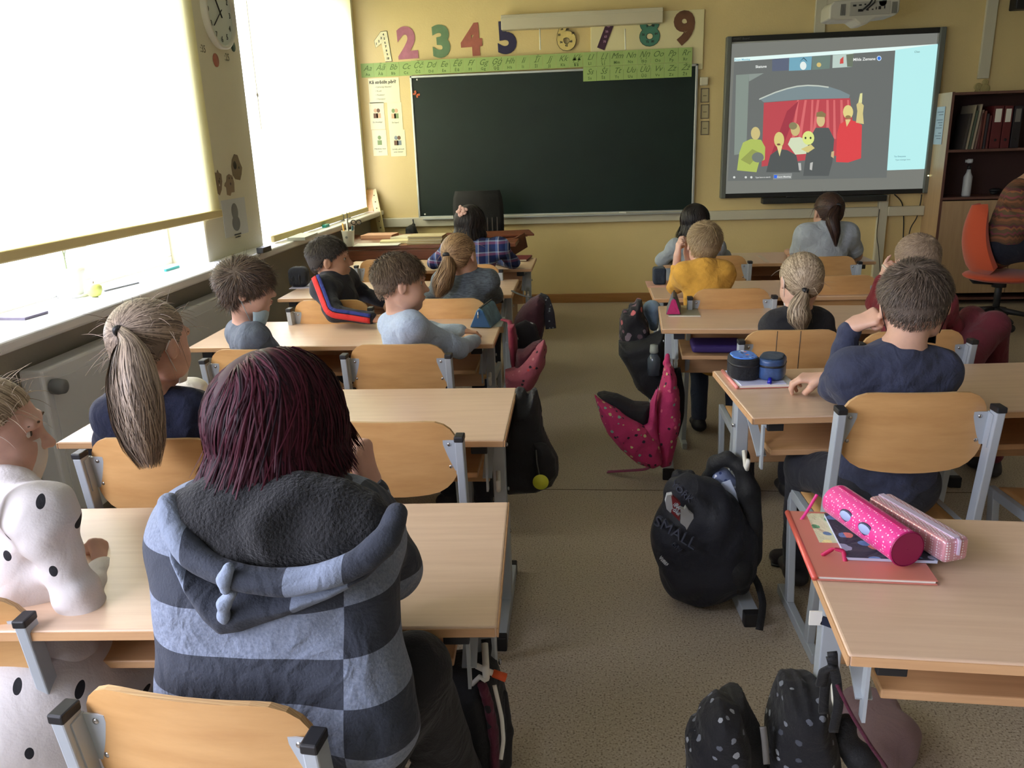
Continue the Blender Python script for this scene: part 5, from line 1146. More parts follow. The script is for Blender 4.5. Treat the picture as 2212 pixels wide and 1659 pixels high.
# boy in yellow: right column, second row
pel, kn, ft = legs('R2L', .45)
s0, s1 = P3(1482, 592, 3.98), P3(1563, 590, 4.00); e0 = P3(1458, 618, 4.14); w0 = P3(1463, 552, 4.12); e1 = P3(1500, 610, 4.25); w1 = P3(1484, 545, 4.18)
person('boy in a mustard yellow sweatshirt with both hands raised by his face', base('R2L'), (P3(1521, 527, 4.05), -2, 4, 2, 1.0), s0, s1, pel + A([-.05, .05, 0]),
       [(e0, w0, (A([.1, .05, 1.]), A([1., .3, 0]), A([0, 1., 0]), dict(curl=(.5, 1.0, .8), thumb='in'))), (e1, w1, (A([-.12, .0, 1.]), A([-1., .3, 0]), A([0, 1., 0]), dict(curl=(.5, 1.0, .8), thumb='in')))],
       kn, ft, cloth('mustard_jersey', (214, 160, 62), noise=.05, nscale=50), denim, (214, 172, 152), 1.0, (.118, .09), (.114, .09), .005, sleeve='pushed', eyes=False, fold=.0025,
       hair=lambda H, t: hair_short(H, HB_fair, t, 5200, .05, .7, 12, .004, wid=.0024, messy=.22, lift=.014))

# person in the grey T-shirt: front right desk
pel, kn, ft = legs('R1R', .46)
person('person in a light grey T-shirt with a low brown ponytail below the whiteboard', base('R1R'), (P3(1789, 457, 5.15), -8, 4, 0, 1.06), P3(1742, 507, 5.10), P3(1828, 505, 5.10), pel + A([0, .04, 0]),
       [(P3(1721, 556, 5.20), A([1.30, 5.50, .735]), (A([.5, .4, 0]), A([0, 0, -1.]), A([0, 1, 0]))), (P3(1850, 552, 5.24), A([1.48, 5.50, .735]), (A([-.5, .4, 0]), A([0, 0, -1.]), A([0, 1, 0])))], kn, ft, cloth('light_grey_tee', (168, 176, 184), noise=.04, nscale=40), black_tr, (186, 146, 124), 1.12, (.138, .10), (.128, .098), .006, sleeve='short', eyes=False, arm_r=1.15,
       hair=lambda H, t: hair_ponytail(H, HB_dkbrown, t, (-.094, .012, .030), [P3(1797, 470, 4.99), P3(1804, 500, 4.96), P3(1806, 534, 4.96)], [.022, .034, .040, .03, .008], 3000, 900, 22, .006, tie_m=M_blackp))

# blonde girl in black: right column, third row
pel, kn, ft = legs('R3L', .44)
person('blonde girl in a black top with a short low ponytail', base('R3L'), (P3(1729, 605, 3.16), -10, 14, 2, .98), P3(1676, 703, 3.14), P3(1768, 697, 3.16), pel + A([0, .02, 0]),
       [(P3(1650, 770, 3.20), lap('R3L', -.06), None), (P3(1795, 765, 3.22), lap('R3L', .08), None)], kn, ft, cloth('black_jersey', (30, 31, 36)), black_tr, (214, 172, 150), .96, (.112, .088), (.108, .088), .005, eyes=False,
       hair=lambda H, t: (hair_ponytail(H, HB_blonde, t, (-.088, -.020, -.044), [P3(1724, 668, 3.04), P3(1728, 690, 3.03), P3(1732, 714, 3.03)], [.011, .030, .040, .045, .02], 5200, 900, 23, .004, wid=.0022), mask(H, t, M_maskw)))

# boy in red, right column, third row, seen behind the boy in navy
x, y, a_, s_ = CH['R3R']; pel = A([x + .06, y + .20, .46]); e0 = P3(1894, 655, 3.44); w0 = P3(1906, 603, 3.42)
person('fair haired boy in dark red, hand to his face, legs out in the right aisle', base('R3R'), (P3(1979, 562, 3.34), -12, 0, -6, 1.0), P3(1930, 660, 3.34), P3(2030, 655, 3.30), pel,
       [(e0, w0, (A([.22, 0, 1.]), A([1., .2, 0]), A([0, 1., .1]), dict(curl=(.8, 1.0, .7), fingers=(.25, .9, 1, 1.1), thumb='in'))), (P3(2060, 715, 3.34), P3(2030, 735, 3.5), None)],
       [P3(2100, 690, 3.42), P3(2148, 702, 3.32)], [P3(2120, 880, 3.6) * A([1, 1, 0]) + A([0, 0, .06]), P3(2160, 900, 3.5) * A([1, 1, 0]) + A([0, 0, .06])], cloth('dark_red_jersey', (116, 30, 40)), cloth('wine_red_trousers', (104, 34, 46)), (210, 168, 150), 1.0, (.116, .09), (.112, .09), .005, eyes=False,
       hair=lambda H, t: hair_short(H, hair_mat('hair_fair_crop', (122, 102, 84), (176, 154, 130)), t, 4200, .020, .5, 14, .004, wid=.0024, messy=.3, lift=.006, th=.004))
tag(MB().tube([P3(1906, 572, 3.36), P3(1922, 588, 3.36), P3(1934, 602, 3.36)], .004, 8).build('pencil', mat('cream_pencil', S(226, 208, 180), .5), loc=tuple(P3(1922, 588, 3.36))), 'pale pencil held beside the face of the boy in red', 'pencil')

# ponytailed girl in navy: left column, fourth row
pel, kn, ft = legs('L4L', .45)
def top3(Sx): pass
person('girl in navy with a very long blonde ponytail and a mask', base('L4L'), (P3(328, 742, 1.97), 19, 6, -2, 1.10), P3(252, 895, 1.95), P3(412, 893, 1.99), pel + A([.03, .02, .0]),
       [(P3(232, 965, 2.12), P3(300, 930, 2.36), None), (P3(440, 905, 2.20), P3(400, 868, 2.38), None)], kn, ft, cloth('navy_cotton', (20, 26, 50), noise=.15, nscale=20), black_tr, (206, 162, 142), 1.05, (.120, .09), (.114, .09), .0042, fold=.003,
       hair=lambda H, t: (hair_ponytail(H, hair_mat('hair_ash_blonde', (76, 64, 56), (190, 170, 150)), t, (-.100, .016, .042), [P3(276, 738, 1.83), P3(286, 830, 1.775), P3(302, 920, 1.75), P3(325, 1012, 1.74)], [.014, .026, .050, .064, .070, .068, .058, .03], 7000, 3400, 24, .0035, wid=.0019, twid=.0034, flat=.45, wisps=160, K=30), mask(H, t, M_maskw)))

# girl in white with black drops: cut by the left edge
def drops():
    m = cloth('white_with_black_drops', (214, 208, 206), wrinkle=.15, sheen=0, bump=.15); n = m.node_tree.nodes; l = m.node_tree.links; b = n['Principled BSDF']
    tcn = n.new('ShaderNodeTexCoord'); mp = n.new('ShaderNodeMapping'); mp.inputs['Scale'].default_value = (13, 9.5, 1); sx = n.new('ShaderNodeSeparateXYZ'); l.new(tcn.outputs['Object'], sx.inputs[0]); ad = n.new('ShaderNodeMath'); ad.operation = 'MULTIPLY_ADD'; ad.inputs[1].default_value = .4; l.new(sx.outputs['Y'], ad.inputs[0]); l.new(sx.outputs['X'], ad.inputs[2]); cx = n.new('ShaderNodeCombineXYZ'); l.new(ad.outputs[0], cx.inputs[0]); l.new(sx.outputs['Z'], cx.inputs[1]); l.new(cx.outputs[0], mp.inputs[0])
    v = n.new('ShaderNodeTexVoronoi'); v.voronoi_dimensions = '2D'; v.inputs['Scale'].default_value = 1; v.inputs['Randomness'].default_value = .7; l.new(mp.outputs[0], v.inputs[0])
    r = n.new('ShaderNodeValToRGB'); r.color_ramp.interpolation = 'CONSTANT'; e = r.color_ramp.elements; e[0].position = 0; e[0].color = (*S(28, 28, 32), 1); e[1].position = .10; e[1].color = (*S(214, 208, 206), 1)
    l.new(v.outputs['Distance'], r.inputs[0]); l.new(r.outputs[0], b.inputs['Base Color']); return m
Mdrop = drops()
x, y, a_, s_ = CH['L5L']; s1 = P3(88, 1108, 1.24); e1 = P3(182, 1318, 1.23); w1 = P3(222, 1222, 1.40)
def skirt1(Tx): Tx.cone(A([x + .08, y + .1, .46]), A([x + .08, y + .12, .30]), .17, .20, .06); Tx.cone(A([x + .08, y + .12, .30]), A([x + .08, y + .12, .22]), .205, .215, .02)
person('girl in a white top printed with black drops, at the left edge', base('L5L'), (P3(-24, 935, 1.40), 62, 6, 0, 1.06), P3(-40, 1085, 1.42), s1, A([x + .11, y + .12, .45]),
       [(P3(40, 1200, 1.55), P3(120, 1150, 1.62), None), (e1, w1, (P3(206, 1150, 1.45) - w1, A([-1., .2, -.1]), A([0, 1., .3]), dict(curl=(1.3, 1.4, .9), thumb='in')))],
       [A([x + .02, y + .44, .46]), A([x + .22, y + .46, .46])], [A([x + .02, y + .42, .06]), A([x + .22, y + .42, .06])], Mdrop, Mdrop, (206, 164, 146), 1.02, (.112, .088), (.110, .09), .0042, skirt=skirt1, fold=.002, arm_r=.88,
       hair=lambda H, t: (hair_ponytail(H, HB_blonde, t, (-.085, 0, .075), [P3(-70, 860, 1.22), P3(-75, 980, 1.2), P3(-60, 1120, 1.18), P3(-20, 1300, 1.15)], [.012, .03, .035, .03, .01], 6000, 900, 25, .004, wid=.0019, wisps=260), mask(H, t, M_maskw)))

# teacher on the orange chair, right edge
def zigzag():
    m = bpy.data.materials.new('zigzag_knit'); m.use_nodes = True; n = m.node_tree.nodes; l = m.node_tree.links; b = n['Principled BSDF']; b.inputs['Roughness'].default_value = .95
    tcn = n.new('ShaderNodeTexCoord'); sx = n.new('ShaderNodeSeparateXYZ'); l.new(tcn.outputs['Object'], sx.inputs[0])
    def M(op, a, v): q = n.new('ShaderNodeMath'); q.operation = op; l.new(a, q.inputs[0]); q.inputs[1].default_value = v; return q.outputs[0]
    ad = n.new('ShaderNodeMath'); ad.operation = 'ADD'; l.new(sx.outputs['X'], ad.inputs[0]); l.new(sx.outputs['Y'], ad.inputs[1])
    pp = n.new('ShaderNodeMath'); pp.operation = 'PINGPONG'; l.new(ad.outputs[0], pp.inputs[0]); pp.inputs[1].default_value = .02
    zz_ = n.new('ShaderNodeMath'); zz_.operation = 'ADD'; l.new(sx.outputs['Z'], zz_.inputs[0]); l.new(M('MULTIPLY', pp.outputs[0], .8), zz_.inputs[1])
    fr = M('FRACT', M('MULTIPLY', zz_.outputs[0], 7.5), 1); r = n.new('ShaderNodeValToRGB'); r.color_ramp.interpolation = 'CONSTANT'; e = r.color_ramp.elements; cc = [(0, (112, 78, 56)), (.16, (138, 90, 62)), (.30, (96, 70, 52)), (.42, (130, 66, 74)), (.52, (104, 84, 62)), (.68, (150, 96, 66)), (.80, (110, 56, 66)), (.9, (92, 72, 56))]
    e[0].color = (*S(*cc[0][1]), 1); e[1].position = cc[1][0]; e[1].color = (*S(*cc[1][1]), 1)
    for p_, c_ in cc[2:]: q = e.new(p_); q.color = (*S(*c_), 1)
    l.new(fr, r.inputs[0]); l.new(r.outputs[0], b.inputs['Base Color']); return m
pel = P3(2158, 574, 6.48); pel[2] = max(pel[2], .60)
person('person in a brown zigzag knit jumper on the orange swivel chair', (float(pel[0]), float(pel[1]), 0), (P3(2300, 300, 6.5), 80, 10, 0, 1.15), P3(2210, 415, 6.66), P3(2192, 425, 6.32), pel,
       [(P3(2290, 520, 6.75), P3(2350, 560, 6.7), None), (P3(2275, 540, 6.25), P3(2350, 560, 6.3), None)], [pel + A([.42, .10, -.02]), pel + A([.42, -.12, -.02])], [pel * A([1, 1, 0]) + A([.48, .10, .06]), pel * A([1, 1, 0]) + A([.48, -.12, .06])],
       zigzag(), cloth('navy_trousers', (30, 34, 48)), SK2, 1.3, (.165, .125), (.165, .13), .009, eyes=False, fold=.0025,
       hair=lambda H, t: hair_long(H, HB_dkbrown, t, 1.2, 1800, 40, .008, .005, .12))

# woman with burgundy hair in the foreground
z0b = float(P3(340, 1305, .95)[2]) - .010; pitch_b = .068
def hoodie(fleece=False):
    m = cloth('striped_hoodie_jersey', (150, 160, 176)); n = m.node_tree.nodes; l = m.node_tree.links; b = n['Principled BSDF']
    tcn = n.new('ShaderNodeTexCoord'); sx = n.new('ShaderNodeSeparateXYZ'); l.new(tcn.outputs['Object'], sx.inputs[0])
    def M(op, a, v, v2=None):
        q = n.new('ShaderNodeMath'); q.operation = op; l.new(a, q.inputs[0])
        if v2 is not None: l.new(v2, q.inputs[1])
        else: q.inputs[1].default_value = v
        return q.outputs[0]
    # bands in z, offset where the side panel begins (a seam in x)
    band = M('FLOOR', M('DIVIDE', M('SUBTRACT', sx.outputs['Z'], z0b), pitch_b), 0)
    xs = M('FLOOR', M('DIVIDE', M('SUBTRACT', sx.outputs['X'], float(P3(742, 1400, .95)[0]) - (CH['L5R'][0])), .095), 0)
    xs = M('MAXIMUM', xs, -1)
    chk = M('MODULO', M('ADD', M('ADD', band, 0, xs), 41), 2)
    nz = n.new('ShaderNodeTexNoise'); nz.inputs['Scale'].default_value = 220; l.new(tcn.outputs['Object'], nz.inputs[0])
    r = n.new('ShaderNodeValToRGB'); l.new(nz.outputs[0], r.inputs[0]); r.color_ramp.elements[0].position = .3; r.color_ramp.elements[1].position = .7; r.color_ramp.elements[0].color = (*S(104, 113, 130), 1); r.color_ramp.elements[1].color = (*S(126, 135, 152), 1)
    mx = n.new('ShaderNodeMix'); mx.data_type = 'RGBA'; l.new(chk, mx.inputs[0]); mx.inputs[6].default_value = (*S(48, 53, 64), 1); l.new(r.outputs[0], mx.inputs[7]); l.new(mx.outputs[2], b.inputs['Base Color']); return m
M_hood = hoodie(); M_fleece = cloth('black_fleece_lining', (15, 15, 18), bump=1.0, bscale=210, sheen=.12, wrinkle=.25)
x, y, a_, s_ = CH['L5R']; pel = A([x + .03, y + .17, .47]); s0, s1 = P3(448, 1150, 1.10), P3(765, 1150, 1.13); e1 = P3(846, 1232, 1.215); w1 = P3(800, 1062, 1.25); e0 = P3(410, 1215, 1.22); w0 = P3(520, 1160, 1.42)
def hood_extra(Sx):
    for a, b_, q in ((P3(482, 1190, 1.06), P3(482, 1480, 1.03), .095), (P3(680, 1180, 1.06), P3(660, 1500, 1.03), .10)): Sx.cone(a, b_, q, q, .08)
    Sx.cone(P3(750, 1300, 1.04), P3(800, 1560, .98), .07, .075, .06)
wo_, HW = person('woman with burgundy bobbed hair in a grey striped hoodie, seen from behind', (x, y + .15, 0), (P3(606, 920, 1.115), 14, 12, -4, 1.10), s0, s1, pel,
       [(e0, w0, (A([.6, .3, 0]), A([0, 0, -1.]), A([0, 1, 0]))), (e1, w1, (P3(782, 985, 1.25) - w1, A([-1., .1, .1]), A([-.2, 1., 0.2]), dict(curl=(1.1, 1.2, .8), thumb='in')))],
       [A([x - .10, y + .60, .47]), P3(885, 1455, 1.13)], [A([x - .10, y + .62, .07]), A([x + .30, y + .50, .07])], M_hood, cloth('black_jeans', (16, 16, 18)), (206, 160, 140), 1.25, (.134, .105), (.134, .11), .0042, hand_L=1.1, neck_r=.044, shirt_extra=hood_extra, fold=.0025, trouser_res=.006,
       hair=lambda H, t: hair_long(H, HB_burg, t, float(P3(600, 1045, 1.05)[2]), 17000, 44, .004, .0021, .17, K=24, flare=.55, bulk=[((-.025, 0, -.045), (.075, .078, .075))], L=.40, part=-.02, inward=.05))
PO = A((x, y + .15, 0), float)
C_ = P3
def seam_(s): s.cone(C_(640, 1070, .975), C_(560, 1150, .953), .006, .009, .04); s.cone(C_(560, 1150, .953), C_(480, 1225, .955), .009, .008, .04); s.cone(C_(590, 1172, .955), C_(790, 1168, .968), .008, .005, .04)
pillow('hood_lining', M_fleece, wo_, [(368, 1112), (378, 1066), (430, 1036), (520, 1022), (640, 1024), (740, 1042), (812, 1074), (850, 1112), (846, 1150), (800, 1192), (700, 1232), (600, 1246), (500, 1236), (430, 1200), (385, 1155)], 1.0, .052, .065, .004, folds(.002, 50, 4), 0.10, seam_)
rim = [C_(364, 1090, .985), C_(374, 1150, .955), C_(425, 1212, .932), C_(495, 1248, .921), C_(600, 1262, .917), C_(705, 1248, .921), C_(795, 1208, .935), C_(846, 1156, .96), C_(856, 1110, .99)]
hs = SDF(.004); R9 = smooth_path(rim, 24)
for a, b_ in zip(R9[:-1], R9[1:]): hs.cone(a, b_, .0165, .0165, .01)
def hoodx(name, stops):
    m = cloth(name, (48, 53, 64)); n = m.node_tree.nodes; l = m.node_tree.links; tcn = n.new('ShaderNodeTexCoord'); sx = n.new('ShaderNodeSeparateXYZ'); l.new(tcn.outputs['Object'], sx.inputs[0]); ma = n.new('ShaderNodeMath'); ma.operation = 'MULTIPLY_ADD'; l.new(sx.outputs['X'], ma.inputs[0]); ma.inputs[1].default_value = 2; ma.inputs[2].default_value = .5
    r = n.new('ShaderNodeValToRGB'); r.color_ramp.interpolation = 'CONSTANT'; e = r.color_ramp.elements; l.new(ma.outputs[0], r.inputs[0]); lt, dk = S(118, 128, 146), S(48, 53, 64)
    e[0].color = (*lt, 1); e[1].position = .999; e[1].color = (*dk, 1)
    for k, u in enumerate(stops): q = e.new((float(C_(u, 1250, .93)[0]) - float(PO[0])) * 2 + .5); q.color = (*(dk if k % 2 == 0 else lt), 1)
    l.new(r.outputs[0], n['Principled BSDF'].inputs['Base Color']); return m
np_mesh('hood_rim', *hs.mesh(folds(.0012, 70, 9)), hoodx('hood_rim_jersey', (400, 626, 748)), wo_, PO)
pillow('hood_outer', hoodx('hood_outer_jersey', (388, 618, 742)), wo_, [(362, 1140), (374, 1200), (405, 1262), (450, 1320), (490, 1356), (540, 1350), (620, 1322), (720, 1284), (800, 1242), (846, 1196), (862, 1150), (840, 1165), (790, 1215), (700, 1250), (600, 1266), (495, 1256), (430, 1222), (385, 1170)], .965, .046, .05, .004, folds(.0022, 50, 10), 0.05)
M_pk = cloth('light_grey_placket', (134, 146, 166))
for pts in ([C_(494, 1228, .903), C_(484, 1252, .902), C_(487, 1274, .905)], [C_(500, 1280, .915), C_(484, 1304, .915), C_(483, 1330, .92), C_(490, 1352, .93)]):
    hs = SDF(.003); hs.cone(pts[0], pts[1], .008, .008, .01); hs.cone(pts[1], pts[2], .008, .007, .01)
    if len(pts) > 3: hs.cone(pts[2], pts[3], .007, .006, .01)
    np_mesh('hood_placket', *hs.mesh(), M_pk, wo_, PO)
# ------------------------------------------------------------------ school bags
def pr(u, v, Y, r):
    p = at(u, v, Y); return A(p), r * (p - CAM).dot(FW) / FPX
def blob(name, m, parent, chains, res=.006, k=.03, disp=None, origin=None, flat=None, cutters=None):
    s = SDF(res)
    for ch in chains:
        pts = [pr(*c) for c in ch]
        if len(pts) == 1: s.cone(pts[0][0], pts[0][0] + A([.001, 0, 0]), pts[0][1], pts[0][1], k, flat=flat)
        for (a, ra), (b, rb) in zip(pts[:-1], pts[1:]): s.cone(a, b, ra, rb, k, flat=flat)
    for c in cutters or []: s.ell(*c, sub=True)
    return np_mesh(name, *s.mesh(disp), m, parent, origin if origin is not None else PO)
def strap(name, m, parent, pts, w_, th=.004, up=(1, 0, 0)):
    C = smooth_path([A(at(*p)) for p in pts], 28) - PO; mb = MB(); T = np.gradient(C, axis=0); T /= np.linalg.norm(T, axis=1, keepdims=True); vs = []
    u_ = A(up, float)
    for i in range(28):
        x = u_ - T[i] * (u_ @ T[i]); x /= np.linalg.norm(x) + 1e-9; y = np.cross(T[i], x)
        vs += [C[i] + x * a * w_ / 2 + y * b * th / 2 for a, b in ((-1, -1), (1, -1), (1, 1), (-1, 1))]
    fs = [(i * 4 + j, i * 4 + (j + 1) % 4, (i + 1) * 4 + (j + 1) % 4, (i + 1) * 4 + j) for i in range(27) for j in range(4)] + [(3, 2, 1, 0), tuple(27 * 4 + j for j in range(4))]
    return mb.add(vs, fs, True).build(name, m, parent)
def spotted(name, base_c, cols, sc=22, thr=.20, rnd=1.0, sc2=(1, 1, 1)):
    """printed cloth: scattered motifs of several colours on a plain ground"""
    m = cloth(name, base_c); n = m.node_tree.nodes; l = m.node_tree.links; b = n['Principled BSDF']; tcn = n.new('ShaderNodeTexCoord'); mp = n.new('ShaderNodeMapping'); mp.inputs['Scale'].default_value = sc2; l.new(tcn.outputs['Object'], mp.inputs[0])
    v = n.new('ShaderNodeTexVoronoi'); v.inputs['Scale'].default_value = sc; v.inputs['Randomness'].default_value = rnd; l.new(mp.outputs[0], v.inputs[0])
    r = n.new('ShaderNodeValToRGB'); r.color_ramp.interpolation = 'CONSTANT'; e = r.color_ramp.elements; e[0].color = (*S(*cols[0]), 1); e[1].position = 1 / len(cols); e[1].color = (*S(*cols[min(1, len(cols) - 1)]), 1)
    for i, c in enumerate(cols[2:]): q = e.new((i + 2) / len(cols)); q.color = (*S(*c), 1)
    sx = n.new('ShaderNodeSeparateColor'); l.new(v.outputs['Color'], sx.inputs[0]); l.new(sx.outputs[0], r.inputs[0])
    nz = n.new('ShaderNodeTexNoise'); nz.inputs['Scale'].default_value = sc * 2.2; l.new(mp.outputs[0], nz.inputs[0]); ad = n.new('ShaderNodeMath'); ad.operation = 'MULTIPLY_ADD'; l.new(nz.outputs[0], ad.inputs[0]); ad.inputs[1].default_value = .35; l.new(v.outputs['Distance'], ad.inputs[2])
    lt = n.new('ShaderNodeMath'); lt.operation = 'LESS_THAN'; l.new(ad.outputs[0], lt.inputs[0]); lt.inputs[1].default_value = thr + .175
    mx = n.new('ShaderNodeMix'); mx.data_type = 'RGBA'; l.new(lt.outputs[0], mx.inputs[0]); mx.inputs[6].default_value = (*S(*base_c), 1); l.new(r.outputs[0], mx.inputs[7]); l.new(mx.outputs[2], b.inputs['Base Color']); return m
M_bagk = cloth('black_nylon', (15, 16, 19), rough=.7, bscale=320, sheen=.05, wrinkle=.35); M_bagn = cloth('navy_black_nylon', (15, 18, 30), rough=.65, bscale=320, sheen=.05, wrinkle=.35)
def bag(label, u, v, Y, cat='backpack', name='backpack'):
    global PO
    p = at(u, v, Y); PO = A([p.x, p.y, max(0, p.z)]); return thing(name, label, cat, tuple(PO))

# open black backpack with the printed front, right aisle
t = bag('black backpack with a white and red printed front, open on the floor of the aisle', 1530, 1310, 2.36)
fd = folds(.003, 34, 21)
blob('main_body', M_bagn, t, [[(1478, 1075, 2.44, 42), (1470, 1150, 2.44, 58), (1495, 1235, 2.42, 62), (1530, 1262, 2.40, 42)], [(1540, 1120, 2.42, 60), (1560, 1220, 2.40, 62)], [(1480, 1052, 2.44, 26), (1520, 1075, 2.44, 34), (1580, 1160, 2.44, 46), (1590, 1230, 2.42, 40)]], .0048, .05, fd)
blob('back_panel', M_bagk, t, [[(1530, 1030, 2.52, 14), (1545, 1000, 2.50, 13), (1572, 990, 2.48, 14), (1600, 1010, 2.46, 16), (1618, 1060, 2.45, 22), (1622, 1130, 2.44, 24), (1615, 1200, 2.43, 26), (1590, 1262, 2.42, 22)], [(1530, 1030, 2.52, 12), (1545, 1090, 2.50, 14)]], .0048, .02, fd)
blob('printed_lining', spotted('bird_lining', (120, 132, 166), [(210, 220, 240), (60, 74, 120), (240, 244, 250), (90, 170, 180)], 60, .30), t, [[(1558, 1030, 2.51, 22), (1580, 1065, 2.50, 28), (1590, 1120, 2.49, 24)]], .005, .02)
MB().bar(A(at(1568, 1040, 2.455)) - PO, A(at(1594, 1098, 2.45)) - PO, .004, .03).build('paper', mat('bluish_sheet', S(196, 210, 235), .7), t)
blob('side_pocket', M_bagk, t, [[(1555, 1225, 2.37, 34), (1590, 1230, 2.36, 32), (1600, 1262, 2.36, 22)]], .005, .03, fd)
bt = thing('drinking_bottle', 'green capped water bottle in the side pocket of the black aisle backpack', 'bottle', tuple(at(1562, 1225, 2.375)))
p = A(at(1562, 1225, 2.375)); c = A(at(1563, 1187, 2.375)) - p
MB().lathe([(.020, -.01), (.024, .0), (.024, c[2] - .012), (.02, c[2] - .004)]).build('bottle_body', mat('purple_plastic', S(110, 86, 190), .35), bt)
MB().lathe([(.0235, c[2] - .006), (.0245, c[2]), (.0245, c[2] + .012), (.016, c[2] + .018), (.008, c[2] + .022), (.007, c[2] + .036), (.009, c[2] + .037), (.009, c[2] + .042)]).build('cap', mat('green_plastic', S(28, 110, 68), .35), bt)
strap('shoulder_strap', M_bagk, t, [(1598, 960, 2.56), (1612, 985, 2.53), (1610, 1010, 2.52), (1600, 1040, 2.50)], .026, .006)
strap('hanging_strap', M_bagk, t, [(1622, 1235, 2.40), (1638, 1262, 2.37), (1648, 1300, 2.31), (1646, 1325, 2.26), (1640, 1360, 2.19)], .022, .004)
blob('grab_handle', M_bagk, t, [[(1452, 1050, 2.46, 10), (1464, 1026, 2.46, 10), (1490, 1026, 2.46, 9), (1505, 1046, 2.46, 10)]], .004, .015)
# print on the front: thin raised shapes on a plane just off the bag's front, following its slope
def bagprint(name, px, m, Y=2.352, up_=0):
    pts = [A(at(u, v, Y - .0 + (v - 1150) * .00012 + (1490 - u) * -.0007)) - PO for u, v in px]; mb = MB(); n = len(pts); mb.add([*pts, *[p + A([0, .02, 0]) for p in pts]], [tuple(range(n))] + [(i, n + i, n + (i + 1) % n, (i + 1) % n) for i in range(n)]); o = mb.build(name, m, t)
    bx_ = bmesh.new(); bx_.from_mesh(o.data); bmesh.ops.triangulate(bx_, faces=bx_.faces[:]); bx_.to_mesh(o.data); bx_.free(); return o
Mpw = mat('print_white', S(196, 200, 206), .7); Mpr = mat('print_red', S(140, 44, 50), .7); Mpg = mat('print_grey', S(62, 66, 80), .7)
bagprint('white_print', [(1441, 1070), (1452, 1068), (1455, 1100), (1448, 1108), (1440, 1100), (1437, 1085)], Mpw); bagprint('white_print', [(1470, 1098), (1478, 1102), (1482, 1096), (1490, 1108), (1498, 1112), (1499, 1128), (1494, 1146), (1486, 1150), (1480, 1138), (1470, 1130)], Mpw)
bagprint('red_print', [(1450, 1070), (1470, 1088), (1468, 1126), (1450, 1108)], Mpr)
for (tx, u, v, s_, m_) in (('NEW', 1461, 1092, .014, Mpw), ('YORK', 1460, 1104, .012, Mpw), ('SMALL', 1459, 1150, .052, Mpg), ('CITY', 1462, 1182, .016, Mpg), ('YORK', 1474, 1062, .030, Mpg), ('Vector', 1434, 1212, .012, Mpw)):
    p = at(u, v, 2.35 + (v - 1150) * .00012 + (1490 - u) * -.0007 - .002)
    text_obj('', 0, [(tx, s_, Matrix.Translation(V(p) - V(PO)) @ Matrix.Rotation(-.55, 4, 'Z') @ Matrix.Rotation(PI / 2, 4, 'X') @ Matrix.Rotation(-.62 if s_ < .05 else -.35, 4, 'Z'))], m_, t, 'bag_lettering', ext=.006, bold=.0)

# black backpack hanging from the right end of the fourth left desk
t = bag('plain black backpack with a yellow reflective disc, beside the left fourth desk', 1150, 1050, 2.50)
pillow('main_body', M_bagk, t, [(1104, 850), (1118, 838), (1132, 842), (1140, 856), (1150, 840), (1160, 842), (1168, 880), (1176, 930), (1192, 965), (1206, 990), (1208, 1020), (1196, 1044), (1160, 1058), (1100, 1060), (1075, 1040), (1080, 940)], 2.56, .085, .05, .005, folds(.003, 40, 31))
pillow('front_pocket', M_bagk, t, [(1150, 950), (1180, 960), (1202, 990), (1203, 1025), (1185, 1044), (1150, 1048)], 2.49, .035, .03, .005, folds(.002, 40, 32))
strap('zip_cord', mat('cord_grey', S(90, 92, 88), .7), t, [(1158, 972, 2.44), (1160, 1000, 2.435), (1165, 1026, 2.43)], .004, .003)
MB().lathe([(.026, 0), (.026, .003)], M=Matrix.Translation(at(1168, 1041, 2.42) - V(PO)) @ Matrix.Rotation(PI / 2, 4, 'X'), n=28).build('reflective_disc', mat('yellow_reflector', S(208, 212, 60), .4), t)

# backpacks beside the second and third left desks
t = bag('dark wine backpack with pale printed flowers, beside the second left desk', 1150, 760, 3.75)
Mwf = spotted('wine_flowers', (58, 24, 36), [(70, 30, 40), (60, 30, 40), (74, 34, 42)], 26, .2)
pillow('main_body', Mwf, t, [(1112, 690), (1128, 662), (1145, 645), (1165, 636), (1178, 650), (1178, 700), (1172, 735), (1175, 752), (1150, 768), (1112, 762), (1100, 735)], 3.78, .09, .05, .006, folds(.003, 40, 33))
pillow('front_pocket', spotted('flower_print', (26, 24, 28), [(166, 168, 164), (96, 120, 112), (34, 30, 34), (30, 28, 32)], 30, .26), t, [(1112, 702), (1135, 690), (1158, 700), (1168, 735), (1150, 756), (1118, 752)], 3.69, .035, .03, .006)
strap('hanging_strap', M_bagk, t, [(1150, 642, 3.84), (1135, 640, 4.0), (1118, 634, 4.2), (1106, 628, 4.35)], .012, .005)
strap('shoulder_strap', spotted('strap_print', (36, 34, 40), [(120, 126, 130), (60, 56, 62)], 60, .25), t, [(1162, 640, 3.80), (1176, 646, 3.78), (1186, 675, 3.75), (1190, 710, 3.74)], .05, .012)
t = bag('open red and pink printed backpack beside the third left desk', 1135, 845, 3.22)
Mrp = spotted('red_pink_print', (150, 74, 84), [(120, 30, 44), (176, 110, 112), (190, 60, 60), (40, 24, 30)], 34, .2)
pillow('main_body', Mrp, t, [(1088, 800), (1105, 795), (1118, 792), (1140, 770), (1160, 745), (1176, 733), (1181, 750), (1178, 790), (1160, 822), (1152, 838), (1125, 850), (1095, 845)], 3.22, .075, .045, .005, folds(.003, 40, 34))
pillow('dark_inside', cloth('wine_lining', (70, 20, 30)), t, [(1112, 800), (1116, 755), (1130, 755), (1150, 740), (1172, 733), (1150, 775), (1125, 808)], 3.25, .06, .03, .005)
